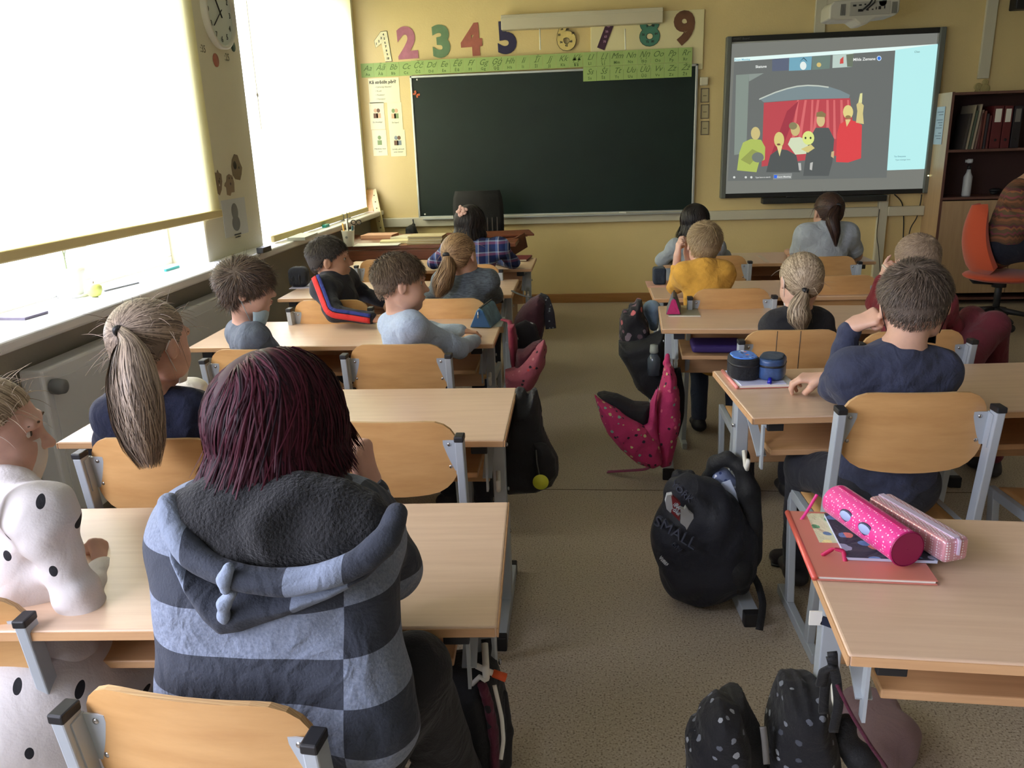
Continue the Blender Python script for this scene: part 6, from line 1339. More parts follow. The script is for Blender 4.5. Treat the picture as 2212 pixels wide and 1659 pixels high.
pillow('upright_flap', cloth('crimson_nylon', (128, 36, 56)), t, [(1096, 702), (1112, 700), (1118, 730), (1118, 800), (1105, 800), (1098, 740)], 3.30, .05, .02, .005)
strap('hanging_loop', cloth('crimson_nylon', (1, 1, 1)), t, [(1104, 704, 3.30), (1100, 694, 3.33), (1085, 690, 3.36)], .02, .006)
# black printed backpack beside the second right desk
t = bag('black backpack printed with small pink motifs, hanging by the second right desk', 1400, 850, 3.75)
pillow('main_body', spotted('pink_motifs', (22, 20, 24), [(176, 90, 92), (110, 78, 88), (120, 104, 110), (80, 60, 66)], 24, .32), t, [(1338, 690), (1345, 668), (1356, 668), (1358, 656), (1370, 655), (1376, 644), (1386, 646), (1390, 680), (1402, 700), (1410, 740), (1400, 768), (1350, 752), (1336, 728)], 3.84, .09, .05, .006, folds(.003, 40, 35))
pillow('lower_pocket', M_bagk, t, [(1334, 735), (1350, 735), (1410, 722), (1436, 710), (1440, 800), (1425, 868), (1405, 862), (1375, 838), (1352, 790), (1336, 765)], 3.78, .10, .05, .006, folds(.003, 40, 36))
blob('light_blue_cloth', cloth('light_blue_denim', (122, 146, 168)), t, [[(1408, 668, 3.92, 20), (1412, 705, 3.92, 10)]], .0055, .02)
bt = thing('drinking_bottle', 'clear bottle with a grey cap in the pocket of the pink-motif backpack', 'bottle', tuple(at(1412, 800, 3.66)))
p = A(at(1412, 800, 3.66)); c = A(at(1409, 748, 3.66)) - p
MB().lathe([(.03, -.02), (.03, c[2] * .5), (.012, c[2] * .75)]).build('bottle_body', mat('smoky_plastic', S(70, 78, 84), .2), bt)
MB().lathe([(.018, c[2] * .72), (.02, c[2] * .78), (.018, c[2] * 1.06)]).build('cap', mat('grey_cap', S(140, 144, 134), .5), bt)

# open pink backpack lying by the third right desk
t = bag('open bright pink backpack with printed motifs on the floor by the third right desk', 1430, 1005, 3.36)
Mpk = cloth('pink_nylon', (190, 52, 110), rough=.6); Mpp = spotted('pink_print', (186, 50, 100), [(60, 40, 60), (200, 190, 130), (130, 170, 150), (220, 110, 130), (40, 30, 40)], 34, .25)
pillow('upright_half', Mpp, t, [(1436, 782), (1450, 785), (1462, 815), (1468, 860), (1470, 910), (1462, 950), (1450, 1000), (1425, 1006), (1412, 960), (1412, 900), (1420, 850), (1430, 815)], 3.42, .09, .05, .005, folds(.003, 40, 37))
pillow('side_gusset', Mpk, t, [(1428, 812), (1420, 860), (1420, 930), (1432, 990), (1412, 1004), (1392, 975), (1372, 925), (1398, 912), (1404, 870)], 3.36, .045, .03, .005, folds(.003, 50, 38))
pillow('open_half', Mpp, t, [(1284, 852), (1296, 862), (1330, 880), (1365, 905), (1398, 925), (1425, 960), (1430, 1000), (1410, 1010), (1375, 998), (1340, 968), (1312, 935), (1296, 900)], 3.34, .06, .04, .005, folds(.003, 40, 39))
pillow('dark_lining', M_bagk, t, [(1288, 850), (1305, 846), (1335, 852), (1370, 868), (1405, 870), (1402, 910), (1385, 918), (1350, 898), (1315, 876)], 3.40, .06, .03, .005)
blob('top_loop', Mpp, t, [[(1442, 768, 3.44, 5), (1440, 785, 3.43, 7), (1450, 800, 3.42, 7)]], .0045, .01)
strap('shoulder_strap', M_bagk, t, [(1462, 795, 3.46), (1472, 850, 3.47), (1470, 900, 3.46), (1458, 940, 3.42)], .03, .008)
pz = [(1428, 985, 3.34), (1420, 1000, 3.42), (1395, 1014, 3.44)]
strap('pink_strap', cloth('faded_pink_webbing', (150, 70, 104)), t, pz + [(1350, 1017, 3.47), (1312, 1019, 3.50)], .022, .003, up=(0, 1, 0))

# black and wine backpack at the right end of the nearest left desk
t = bag('black backpack with wine red side panels below the nearest left desk', 1010, 1659, 1.36)
pillow('main_body', M_bagk, t, [(938, 1445), (968, 1428), (1010, 1424), (1048, 1420), (1075, 1445), (1092, 1500), (1104, 1560), (1106, 1620), (1098, 1690), (915, 1690), (920, 1560), (930, 1480)], 1.42, .085, .06, .0045, folds(.003, 40, 41))
pillow('side_panel', spotted('wine_panels', (84, 26, 48), [(26, 22, 28), (104, 40, 64), (76, 24, 44)], 24, .3), t, [(1030, 1475), (1052, 1478), (1066, 1520), (1078, 1580), (1080, 1680), (1058, 1680), (1056, 1600), (1046, 1530)], 1.345, .02, .02, .004)
strap('white_piping', M_white, t, [(1068, 1480, 1.36), (1084, 1550, 1.345), (1088, 1600, 1.335), (1082, 1640, 1.33)], .008, .003)
blob('front_fold', M_bagk, t, [[(1085, 1500, 1.42, 12), (1096, 1580, 1.40, 12), (1094, 1650, 1.38, 12)]], .004, .01)
strap('hanging_loop', M_bagk, t, [(1050, 1380, 1.43), (1052, 1400, 1.42), (1046, 1440, 1.41)], .02, .006)
sc = thing('scissors', 'orange and white handle poking out of the black and wine backpack', 'scissors', tuple(at(1060, 1452, 1.36)))
MB().tube([(-.028, 0, .014), (-.01, 0, .004), (.004, 0, -.002)], .006).build('blade', M_white, sc); MB().tube([(.004, 0, -.002), (.030, 0, -.012)], [.008, .009], 10).build('handle', mat('orange_plastic', S(214, 84, 34), .5), sc)
MB().tube([at(1020, 1478, 1.355) - V(PO), at(1036, 1462, 1.35) - V(PO), at(1050, 1470, 1.345) - V(PO)], .005).build('white_ring', M_white, t)

# black backpack with pale cat print, bottom right
t = bag('black backpack with pale grey cat print hanging from the nearest right desk', 1660, 1659, 1.30)
Mcat = spotted('cat_print', (22, 22, 26), [(120, 124, 132), (90, 94, 104), (150, 154, 160), (70, 74, 84)], 36, .22, .75)
pillow('main_body', Mcat, t, [(1655, 1570), (1672, 1510), (1684, 1480), (1700, 1470), (1716, 1474), (1730, 1468), (1744, 1476), (1768, 1474), (1782, 1490), (1792, 1540), (1806, 1580), (1812, 1640), (1812, 1690), (1650, 1690)], 1.36, .085, .05, .0045, folds(.003, 36, 42))
pillow('front_pocket', Mcat, t, [(1480, 1690), (1480, 1600), (1490, 1576), (1502, 1572), (1510, 1545), (1535, 1520), (1552, 1508), (1600, 1530), (1620, 1600), (1628, 1690)], 1.32, .07, .04, .0045, folds(.003, 36, 43))
pillow('padded_side', M_bagk, t, [(1550, 1510), (1580, 1492), (1606, 1494), (1622, 1530), (1646, 1575), (1656, 1620), (1660, 1690), (1560, 1690)], 1.36, .06, .04, .0045)
strap('grey_zip', mat('zip_grey', S(110, 108, 104), .5), t, [(1648, 1570, 1.30), (1652, 1600, 1.295), (1656, 1650, 1.29)], .012, .004)
for pts in ([(1798, 1410, 1.22), (1800, 1440, 1.23), (1782, 1480, 1.27), (1778, 1540, 1.28)], [(1795, 1420, 1.22), (1806, 1460, 1.24), (1812, 1520, 1.27), (1800, 1580, 1.28)], [(1800, 1440, 1.22), (1780, 1450, 1.24), (1772, 1480, 1.26)]): strap('shoulder_strap', M_bagk, t, pts, .016, .006)
strap('wine_cord', cloth('wine_cord', (84, 24, 48)), t, [(1808, 1480, 1.23), (1840, 1545, 1.23), (1880, 1610, 1.24), (1915, 1659, 1.25)], .006, .005)
blob('dark_flap', M_bagk, t, [[(1820, 1600, 1.34, 24), (1860, 1640, 1.33, 26), (1880, 1665, 1.33, 24)], [(1830, 1560, 1.36, 18)]], .005, .03)
t = bag('dull mauve cloth bag lying on the floor behind the cat print backpack', 1890, 1620, 1.42, 'bag', 'cloth_bag')
PO = A([float(at(1890, 1620, 1.40)[0]), 1.42, 0]); t.location = tuple(PO)
q = atz(1880, 1580, .05); 
s = SDF(.006)
for u, v, r in ((1850, 1545, .05), (1900, 1560, .05), (1940, 1610, .045), (1890, 1630, .05)): c = atz(u, v, .05); s.cone(A(c), A(c) + A([.02, .04, 0]), r, r, .05)
t.location = tuple(A([q.x, q.y, 0])); np_mesh('bag_cloth', *s.mesh(folds(.004, 40, 45)), cloth('dull_mauve_cotton', (140, 116, 122)), t, A([q.x, q.y, 0]))

# slippers and shoes under the right desks
PO = A(atz(1705, 1225, .0)); t = thing('slipper', 'dark slip-on shoe on the floor under the nearest right desk', 'shoe', tuple(PO))
s = SDF(.005); c = PO + A([0, 0, .03]); s.cone(c + A([-.04, .02, 0]), c + A([.05, 0, .01]), .028, .036, .02); s.ell(c + A([.06, 0, .03]), (.03, .03, .02), None, .01, True); np_mesh('upper', *s.mesh(), cloth('dark_felt', (44, 40, 44)), t, PO)
MB().tube([(-.06, .02, .006), (.02, .01, .006), (.09, 0, .006)], [.02, .034, .03], 12, .25).build('sole', M_blackp, t)
PO = A(atz(1715, 985, .0)); t = thing('shoe', 'dark shoe with pale straps under the fourth right desk', 'shoe', tuple(PO))
s = SDF(.005); c = PO + A([0, 0, .03]); s.cone(c + A([-.04, .02, -.005]), c + A([.07, 0, .005]), .026, .032, .02); np_mesh('upper', *s.mesh(), cloth('dark_plum_leather', (60, 36, 42), rough=.5), t, PO)
MB().bar((-.02, -.03, .03), (.0, .03, .055), .012, .01).bar((.02, -.03, .03), (.035, .03, .058), .012, .01).build('strap', mat('pale_pink_strap', S(196, 170, 172), .6), t)

# ------------------------------------------------------------------ things on the desks
def rbox(name, m, parent, c, half, rot=0, r=.02, res=.003, disp=None, rh=None):
    """soft rounded box in world coordinates"""
    s = SDF(res); ca, sa = math.cos(rot), math.sin(rot); c = A(c, float); rh = rh or r; h = A([half[0] - rh, half[1] - rh, half[2] - r], float)
    def fn(X, Y, Z):
        x, y, z = X - c[0], Y - c[1], Z - c[2]; a = np.abs(x * ca + y * sa) - h[0]; b = np.abs(-x * sa + y * ca) - h[1]; d = np.abs(z) - h[2] + 0 * (x + y)
        g = np.sqrt(np.maximum(a, 0) ** 2 + np.maximum(b, 0) ** 2) + np.minimum(np.maximum(a, b), 0) - rh + r; return np.sqrt(np.maximum(g, 0) ** 2 + np.maximum(d, 0) ** 2) + np.minimum(np.maximum(g, d), 0) - r
    R_ = float(np.linalg.norm(half[:2])); s.P.append((fn, c - A([R_, R_, half[2]]), c + A([R_, R_, half[2]]), .001, 1)); return np_mesh(name, *s.mesh(disp), m, parent, PO)
# nearest right desk: folder, notebook, two pink cases
zt = .7078; a5 = -.051
def setpo(p): 
    global PO
    PO = A(p, float); return tuple(PO)
t = thing('ring_folder', 'salmon pink folder with a red spine under the pink pencil cases', 'folder', setpo((.515, 1.47, zt)), a5)
MB().box((-.105, -.13, .0005), (.105, .14, .003)).build('cover', mat('salmon_card', S(198, 122, 106), .45, coat=.2), t, bevel=.001)
MB().box((-.100, -.127, .0032), (.102, .136, .008)).build('pages', M_white, t)
MB().box((-.105, -.13, .0082), (.105, .14, .0102)).build('cover', mat('salmon_card', (1, 1, 1)), t, bevel=.0008)
MB().tube([(-.105, -.13, .0058), (-.105, .14, .0058)], .006, 12).build('spine', mat('coral_spine', S(216, 96, 82), .3, coat=.5), t)
MB().box((-.07, .0, .0103), (.03, .13, .0106)).build('cover_picture', spotted('picture_print', (204, 208, 170), [(80, 150, 100), (230, 220, 150), (90, 130, 170), (200, 100, 90)], 30, .3), t)
t = thing('notebook', 'thin dark covered notebook with pale edges under the pink pencil cases', 'notebook', setpo((.565, 1.485, zt + .0104)), a5)
MB().box((-.085, -.085, .0004), (.075, .10, .006)).build('pages', mat('bluish_pages', S(186, 192, 214), .7), t); MB().box((-.0855, -.0855, .0062), (.0755, .1005, .0075)).build('cover', spotted('notebook_cover', (40, 42, 62), [(90, 130, 180), (200, 120, 110), (40, 44, 70), (150, 160, 190)], 26, .35), t)
zc_ = zt + .018
t = thing('pencil_case', 'bright pink cylindrical pencil case with white dots', 'pencil case', setpo((.545, 1.48, zc_)), 0)
a = A([.600 - .030, 1.375, zc_ + .033]) - PO; b = A([.505, 1.585, zc_ + .033]) - PO
def dots(name, c1, c2, sc=150, thr=.28):
    m = mat(name, S(*c1), .5, sheen=.2); n = m.node_tree.nodes; l = m.node_tree.links; tcn = n.new('ShaderNodeTexCoord'); v = n.new('ShaderNodeTexVoronoi'); v.inputs['Scale'].default_value = sc; v.inputs['Randomness'].default_value = .12; l.new(tcn.outputs['Object'], v.inputs[0])
    lt = n.new('ShaderNodeMath'); lt.operation = 'LESS_THAN'; lt.inputs[1].default_value = thr; l.new(v.outputs['Distance'], lt.inputs[0]); mx = n.new('ShaderNodeMix'); mx.data_type = 'RGBA'; l.new(lt.outputs[0], mx.inputs[0]); mx.inputs[6].default_value = (*S(*c1), 1); mx.inputs[7].default_value = (*S(*c2), 1); l.new(mx.outputs[2], n['Principled BSDF'].inputs['Base Color']); return m
axv = V(b - a); L_ = axv.length; Mx = Matrix.Translation(V(a)) @ V(0, 0, 1).rotation_difference(axv).to_matrix().to_4x4()
MB().lathe([(.031, 0), (.0335, .004), (.034, L_ * .5), (.0335, L_ - .004), (.031, L_)], M=Mx, n=36).build('case_body', dots('pink_dotted', (226, 52, 140), (250, 190, 215)), t)
MB().lathe([(.0335, -.002), (.0355, 0), (.0335, .002), (.030, .0015)], M=Mx, n=36, cap=False).build('piping', mat('dark_pink_piping', S(170, 30, 96), .5), t)
MB().lathe([(.0325, -.0012), (.001, -.0016)], M=Mx, n=36, cap=False).build('end_panel', mat('magenta_end', S(140, 24, 72), .6), t)
MB().bar(V(a) + V(0, 0, .0338) + axv * .06, V(b) + V(0, 0, .0338) - axv * .04, .009, .002).build('zip', mat('zip_pink', S(196, 40, 110), .5), t)
nx = V(axv.y, -axv.x, 0).normalized()
for f_ in (.35, .62):
    c = V(a) + axv * f_ - nx * .0335 + V(0, 0, .006); MB().ell(c, (.004, .016, .010), Matrix.Rotation(.45, 3, 'Z')).build('ear_patch', mat('pale_blue_patch', S(160, 176, 216), .5), t)
    MB().ell(c + V(.0015, 0, 0), (.0035, .019, .013), Matrix.Rotation(.45, 3, 'Z')).build('patch_outline', mat('navy_outline', S(36, 36, 70), .5), t)
strap('pull_ribbon', mat('ribbon_pink', S(224, 60, 140), .5), t, [(1765, 1068, 1.59), (1752, 1090, 1.59), (1740, 1110, 1.58), (1724, 1132, 1.57)], .006, .002)
strap('ribbon_bow', mat('ribbon_red', S(200, 40, 90), .5), t, [(1775, 1200, 1.42), (1800, 1185, 1.42), (1822, 1190, 1.415), (1826, 1214, 1.40)], .008, .002)
t = thing('pencil_case', 'glossy pale pink wedge pencil case with silver dots, right of the bright pink one', 'pencil case', setpo((.615, 1.48, zc_)), 0)
rbox('case_body', dots('silver_dotted', (206, 150, 160), (245, 238, 245), 190, .30), t, (.626, 1.485, zc_ + .024), (.027, .105, .0235), .36, .009, .003); md_ = MATS['silver_dotted'].node_tree.nodes['Principled BSDF']; md_.inputs['Roughness'].default_value = .2; md_.inputs['Metallic'].default_value = .3
ca, sa = math.cos(.36), math.sin(.36)
cz = V(.626 - PO[0], 1.485 - PO[1], .0485); d_ = V(-sa, ca, 0)
MB().bar(cz - d_ * .10, cz + d_ * .10, .012, .0025).bar(cz - d_ * .105 - V(0, 0, .0), cz - d_ * .105 - V(0, 0, .03), .012, .004, (1, 0, 0)).build('zip', mat('lilac_zip', S(196, 180, 200), .4), t)

# fourth right desk: papers, folder, two round-ended cases
zt = .7095
t = thing('ring_folder', 'clear plastic folder of papers with a pink edge under the round-ended cases', 'folder', setpo((.555, 2.60, zt)), .078)
MB().box((-.095, -.075, .0005), (.095, .12, .003)).build('cover', mat('salmon_card', (1, 1, 1)), t, bevel=.001); MB().box((-.09, -.072, .0032), (.092, .11, .010)).build('pages', M_white, t)
MB().tube([(-.095, -.075, .006), (-.095, .12, .006)], .006, 10).build('spine', mat('pinkish_spine', S(236, 150, 140), .25, coat=.5), t); MB().box((-.085, -.070, .0102), (.06, .10, .0135), Matrix.Rotation(.05, 4, 'Z')).build('loose_sheet', mat('lilac_paper', S(200, 204, 232), .6), t)
zb_ = zt + .0145
def roundcase(label, c, rot, mtop, mside, half):
    t = thing('pencil_case', label, 'pencil case', setpo((c[0], c[1], zb_)), 0)
    rbox('case_body', mside, t, (c[0], c[1], zb_ + half[2]), half, rot, .010, .003, rh=half[0] * .92); rbox('lid_panel', mtop, t, (c[0], c[1] - .0, zb_ + 2 * half[2] - .001), (half[0] * .86, half[1] * .88, .0045), rot, .0042, .0018, rh=half[0] * .8)
    rbox('zip_band', M_blackp, t, (c[0], c[1], zb_ + half[2] * 1.35), (half[0] + .0012, half[1] + .0012, .005), rot, .0045, .0022, rh=half[0] * .92); return t
roundcase('round-ended black pencil case with a bright blue picture lid', (.500, 2.615), .1, spotted('blue_picture', (66, 120, 206), [(220, 230, 246), (40, 60, 150), (226, 130, 80), (150, 200, 220), (30, 34, 50)], 52, .30), cloth('case_black', (22, 24, 28)), (.046, .060, .036))
t = roundcase('round-ended dark blue checked pencil case beside the blue-lidded one', (.592, 2.615), -.35, spotted('dark_check', (22, 44, 66), [(60, 110, 140), (110, 100, 96), (24, 40, 60)], 50, .34, .2), mat('glossy_denim_blue', S(58, 84, 128), .35, noise=.3, nscale=40), (.042, .062, .034))
tag(MB().tube([A(at(1664, 818, 2.545)), A(at(1662, 828, 2.53))], .007, 10).build('marker_cap', mat('royal_blue_plastic', S(28, 32, 170), .35), loc=tuple(at(1663, 823, 2.54))), 'royal blue pen end below the dark blue checked pencil case', 'pen')

# third left desk: blue triangular case, papers
p = atz(1045, 705, .702); t = thing('paper_sheet', 'greyish sheet under the blue pencil case on the third left desk', 'paper', setpo((p.x, p.y + .04, .7006)), .02)
MB().box((-.06, -.05, 0), (.08, .15, .002)).build('sheet', mat('grey_sheet', S(166, 172, 164), .6), t)
def wedge(label, a, b, h, w_, mside, mend, zips=None, extra=None):
    t = thing('pencil_case', label, 'pencil case', setpo(a), 0); d = V(b) - V(a); n_ = V(d.y, -d.x, 0).normalized(); tri = [(-w_, 0), (w_, 0), (w_ * .3, h * .9), (0, h), (-w_ * .3, h * .9)]
    mb = MB(); vs = [n_ * x + V(0, 0, z) + d * e for e in (0, 1) for x, z in tri]; n5 = len(tri); mb.add(vs, [tuple(range(n5))[::-1], tuple(range(n5, 2 * n5))] + [(i, (i + 1) % n5, n5 + (i + 1) % n5, n5 + i) for i in range(n5)])
    mb.build('case_body', mside, t, bevel=.006, seg=3); e = MB(); e.add([n_ * x * .9 + V(0, 0, z * .9 + h * .04) - d.normalized() * q for q in (.002, -.001) for x, z in tri], [tuple(range(n5))[::-1], tuple(range(n5, 2 * n5))] + [(i, (i + 1) % n5, n5 + (i + 1) % n5, n5 + i) for i in range(n5)]); e.build('end_panel', mend, t)
    MB().bar(V(0, 0, h + .001), d + V(0, 0, h + .001), .008, .003).build('zip', M_dark, t); return t
a = atz(1038, 708, .7032); t = wedge('teal blue wedge pencil case with white print on the third left desk', tuple(a), (a.x + .03, a.y + .20, .7032), .088, .050, mat('teal_print', S(84, 122, 142), .45, noise=.35, nscale=26), mat('deep_blue_end', S(40, 84, 132), .5))
MB().tube([(-.006, -.008, .075), (-.008, -.010, .045)], .003, 6).build('zip_pull', M_screw, t)
# third right desk: grey and pink wedge case on a white sheet
p = atz(1470, 660, .708); t = thing('paper_sheet', 'white edged sheet under the grey and pink wedge pencil case', 'paper', setpo((.43, 3.72, .7072)), -.05); MB().box((-.07, -.08, 0), (.07, .16, .003)).build('sheet', mat('olive_cover', S(150, 146, 124), .6), t); MB().box((-.071, -.082, .0005), (.071, -.078, .0035)).build('white_edge', M_white, t)
a = atz(1455, 681, .7108); wedge('grey wedge pencil case with a magenta end on the third right desk', (a.x, a.y + .01, .7108), (a.x + .02, a.y + .19, .7108), .078, .034, cloth('case_grey', (96, 94, 98)), cloth('case_magenta', (178, 40, 100)))
# purple pouch on the shelf of the third right desk
q = at(1545, 735, 3.62); t = thing('pouch', 'dark purple pouch on the shelf under the third right desk', 'pouch', setpo((q.x, 3.62, .562)), 0)
rbox('pouch_body', mat('purple_nylon', S(58, 40, 104), .6, bump=.4, bscale=60), t, (q.x, 3.60, .583), (.11, .08, .018), -.05, .014, .004); tag(t)
# second left desk: black pencil case by the window
a = atz(642, 622, .702); t = thing('pencil_case', 'black double zip pencil case on the second left desk by the window', 'pencil case', setpo((a.x, a.y + .05, .7035)), 0)
rbox('case_body', cloth('case_black_2', (36, 38, 44)), t, (a.x, a.y + .05, .7035 + .058), (.058, .05, .058), .1, .034, .004)
for x in (-.02, .02): MB().tube([(x, -.055 + .01, .02), (x, -.056, .06), (x * .8, -.03, .11), (x * .7, .02, .116)], .0028, 6).build('zip', M_dark, t)
t = thing('paper_sheet', 'white paper under the black pencil case by the window', 'paper', setpo((a.x + .02, a.y + .07, .7005)), .1); MB().box((-.07, -.09, 0), (.09, .09, .002)).build('sheet', mat('lilac_white', S(210, 206, 226), .6), t)
# second right desk: small dark case and papers
a = V(.355, 4.50, .703); t = thing('pencil_case', 'small navy box pencil case in front of the girl in the grey cardigan', 'pencil case', setpo((a.x + .03, a.y + .02, .706)), 0); rbox('case_body', cloth('case_navy', (38, 48, 62)), t, (a.x + .03, a.y + .03, .706 + .045), (.035, .05, .045), 0, .014, .004)
t = thing('notebook', 'small pile of pinkish notebooks at the left end of the second right desk', 'notebooks', setpo((a.x + .01, a.y + .03, .7005)), .0); MB().box((-.05, -.09, 0), (.08, .09, .005)).build('cover', mat('pinkish_paper', S(206, 160, 140), .6), t)
# ruler on the front right desk
p0 = atz(1640, 552, .707); p1 = atz(1658, 566, .707); tag(MB().bar(p0, p1, .030, .002).build('ruler', mat('pale_ruler', S(206, 190, 170), .4), loc=tuple(p0)), 'pale ruler lying on the front right desk, left of the grey T-shirt', 'ruler')
# front left desk: red folder, black pouch
p = atz(1125, 560, .708); t = thing('folder', 'dark red folder on the right end of the front left desk', 'folder', setpo((p.x, p.y, .7065)), -.1); MB().box((-.09, -.09, 0), (.06, .12, .014)).build('cover', mat('oxblood_cover', S(104, 30, 36), .45), t, bevel=.003); MB().box((-.085, -.091, .003), (.055, .11, .011)).build('pages', M_white, t)
# white cap by the ponytailed girl
p = atz(398, 862, .702); t = thing('cap', 'off-white cloth cap lying on the fourth left desk', 'cap', setpo((p.x, p.y + .03, .7005)), 0)
s = SDF(.004); c = PO + A([0, .02, .018]); s.ell(c, (.060, .055, .045), None, .01); s.cone(c + A([.03, -.04, -.01]), c + A([.05, -.06, -.012]), .014, .012, .02); s.cut(lambda X, Y, Z: (Z - PO[2]) + 0 * (X + Y), PO - .2, PO + .2, .003); np_mesh('cap_cloth', *s.mesh(folds(.002, 60, 50)), cloth('off_white_cotton', (206, 200, 188)), t, PO)

# ------------------------------------------------------------------ things on the teacher's desk
TZ = .776
def onteach(u, v, dz=0): return atz(u, v, TZ + dz)
def papers(label, u0, v0, w_, d_, h, rot, m, layers=1, name='paper_pile', cat='papers'):
    p = onteach(u0, v0); t = thing(name, label, cat, setpo((p.x, p.y, TZ)), rot); r = random.Random(int(u0)); z = 0
    for k in range(layers):
        hh = h / layers; mb = MB().box((-w_ / 2, 0, z), (w_ / 2, d_, z + hh * .92), Matrix.Rotation(r.uniform(-.06, .06), 4, 'Z') @ Matrix.Translation((r.uniform(-.008, .008), r.uniform(-.008, .008), 0))); mb.build('sheets', m if k % 2 == 0 else mat('cream_sheets', S(214, 206, 178), .8), t, bevel=.001); z += hh
    return t
papers('flat white papers at the left front of the teacher desk', 810, 532, .34, .16, .006, 0, M_white, 1); papers('pinkish cardboard tray behind the papers on the teacher desk', 812, 516, .26, .20, .03, 0, mat('pink_card', S(206, 160, 130), .7), 1)
papers('open cream exercise books in the middle of the teacher desk', 860, 526, .28, .12, .022, .1, mat('cream_pages', S(224, 214, 170), .8), 3, 'exercise_book_pile'); papers('yellow-green sheets on top of the exercise books', 868, 522, .2, .2, .034, -.3, mat('yellow_green_paper', S(200, 190, 140), .8), 2)
papers('tall stack of yellowed copybooks on the teacher desk', 917, 528, .26, .20, .062, 0, mat('yellowed_pages', S(206, 190, 148), .8), 7, 'copybook_stack', 'copybooks')
p = onteach(752, 533); t = thing('pen_cup', 'white cup with a snowflake holding scissors and pens on the teacher desk', 'cup', setpo((p.x, p.y + .03, TZ)), 0)
MB().lathe([(.034, 0), (.036, .003), (.048, .115), (.050, .118), (.047, .118), (.034, .008), (.001, .006)], n=28).build('cup', mat('cup_white', S(222, 220, 210), .4), t)
sf = MB()
for k in range(3): a_ = k * PI / 3; sf.bar((-.002 - .010 * math.cos(a_), -.0445, .07 - .010 * math.sin(a_)), (-.002 + .010 * math.cos(a_), -.0445, .07 + .010 * math.sin(a_)), .0016, .006)
sf.build('snowflake', mat('grey_flake', S(140, 142, 140), .6), t)
for nm, x, dx, h, m_, r in (('pencil', -.02, -.02, .17, mat('wood_pencil', S(220, 170, 90), .5), .006), ('white_marker', .0, -.005, .20, M_white, .008), ('pen', .01, -.01, .25, M_dark, .003), ('blue_pen', .025, .01, .15, mat('teal_pen', S(60, 100, 110), .5), .008)): tag(MB().tube([PO + A([x, 0, .02]), PO + A([x + dx, .01, h])], r, 8).build(nm, m_, loc=tuple(PO + A([x, 0, .02]))), {'pencil': 'yellow pencil standing in the snowflake cup', 'white_marker': 'white marker standing in the snowflake cup', 'pen': 'thin dark pen, tallest in the snowflake cup', 'blue_pen': 'teal pen leaning in the snowflake cup'}[nm], 'pen')
sc = thing('scissors', 'large scissors with round black handles standing in the pen cup', 'scissors', tuple(PO + A([.015, .01, .03])))
MB().bar((0, 0, 0), (.03, 0, .12), .003, .014).build('blade', M_screw, sc)
for dx in (.03, .07):
    ring = [(dx + .018 * math.cos(q_), 0, .145 + .016 * math.sin(q_)) for q_ in np.linspace(0, 2 * PI, 15)]; MB().tube(ring, .004, 6).build('handle', M_blackp, sc)
p = at(893, 505, 7.45); PO = A([p.x, 7.52, .80]); t = thing('drawstring_bag', 'small black drawstring bag hanging on the cable trunking behind the teacher desk', 'bag', tuple(PO))
blob('bag_cloth', M_bagk, t, [[(893, 486, 7.50, 4), (890, 497, 7.48, 11), (890, 506, 7.48, 14)]], .006, .02, folds(.004, 60, 51)); strap('cord', M_blackp, t, [(892, 474, 7.56), (893, 481, 7.54), (893, 488, 7.52)], .012, .006)
# wooden rulers leaning in the corner
Mr_ = mat('pale_ruler_wood', S(214, 198, 142), .5)
p0 = at(825, 503, 7.42); p1 = at(806, 410, 7.60); t = thing('board_ruler', 'long pale wooden board ruler with holes leaning against the wall by the window', 'ruler', tuple(p0)); MB().bar(V(0, 0, 0), p1 - p0, .062, .012, (0, 1, 0)).build('blade', Mr_, t, bevel=.002)
h_ = MB()
for k in range(6): c = (p1 - p0) * (.12 + .15 * k); h_.ell(c + V(0, -.008, 0), (.006, .003, .006), n=10, m=6)
h_.build('hole', mat('hole_brown', S(96, 80, 52), .8), t)
p0 = at(797, 468, 7.5); p1 = at(796, 410, 7.60); t = thing('set_square', 'orange-brown wooden set square standing on the sill in the corner', 'set square', tuple(p0)); MB().bar(V(0, 0, 0), p1 - p0, .09, .012, (0, 1, 0)).build('arm', wood('orange_ruler_wood', S(190, 140, 76), S(206, 156, 90), .5), t, bevel=.002); MB().bar(V(0, 0, .012), V(-.10, .0, .012), .024, .012).build('foot_arm', Mr_, t)

# ------------------------------------------------------------------ window sill things
SZ = .9102
def onsill(u, v): p = atz(u, v, SZ); return p
p = onsill(160, 640); R0 = .055; t = thing('flower_pot', 'white flower pot with a thin stemmed plant on the window sill', 'plant', setpo((p.x + .0, p.y, SZ)), 0)
MB().lathe([(R0 * .7, 0), (R0 * 1.0, .10), (R0 * 1.12, .10), (R0 * 1.12, .125), (R0 * 1.0, .125), (R0 * .95, .11), (.001, .108)], n=32).build('pot', mat('pot_white', S(236, 238, 240), .4), t)
MB().lathe([(R0 * 1.1, 0), (R0 * 1.2, .012), (R0 * 1.15, .012), (.001, .004)], n=32).build('saucer', mat('pot_white', (1, 1, 1)), t)
st = MB().tube([(-.01, 0, .10), (-.012, .002, .17), (-.02, 0, .26), (-.01, .01, .42)], .0035, 6).tube([(-.012, .002, .17), (.0, .01, .22), (.01, .02, .27)], .003, 6).tube([(-.02, 0, .26), (-.06, -.02, .36)], .0022, 6).build('stem', mat('plant_stem', S(120, 130, 96), .7), t)
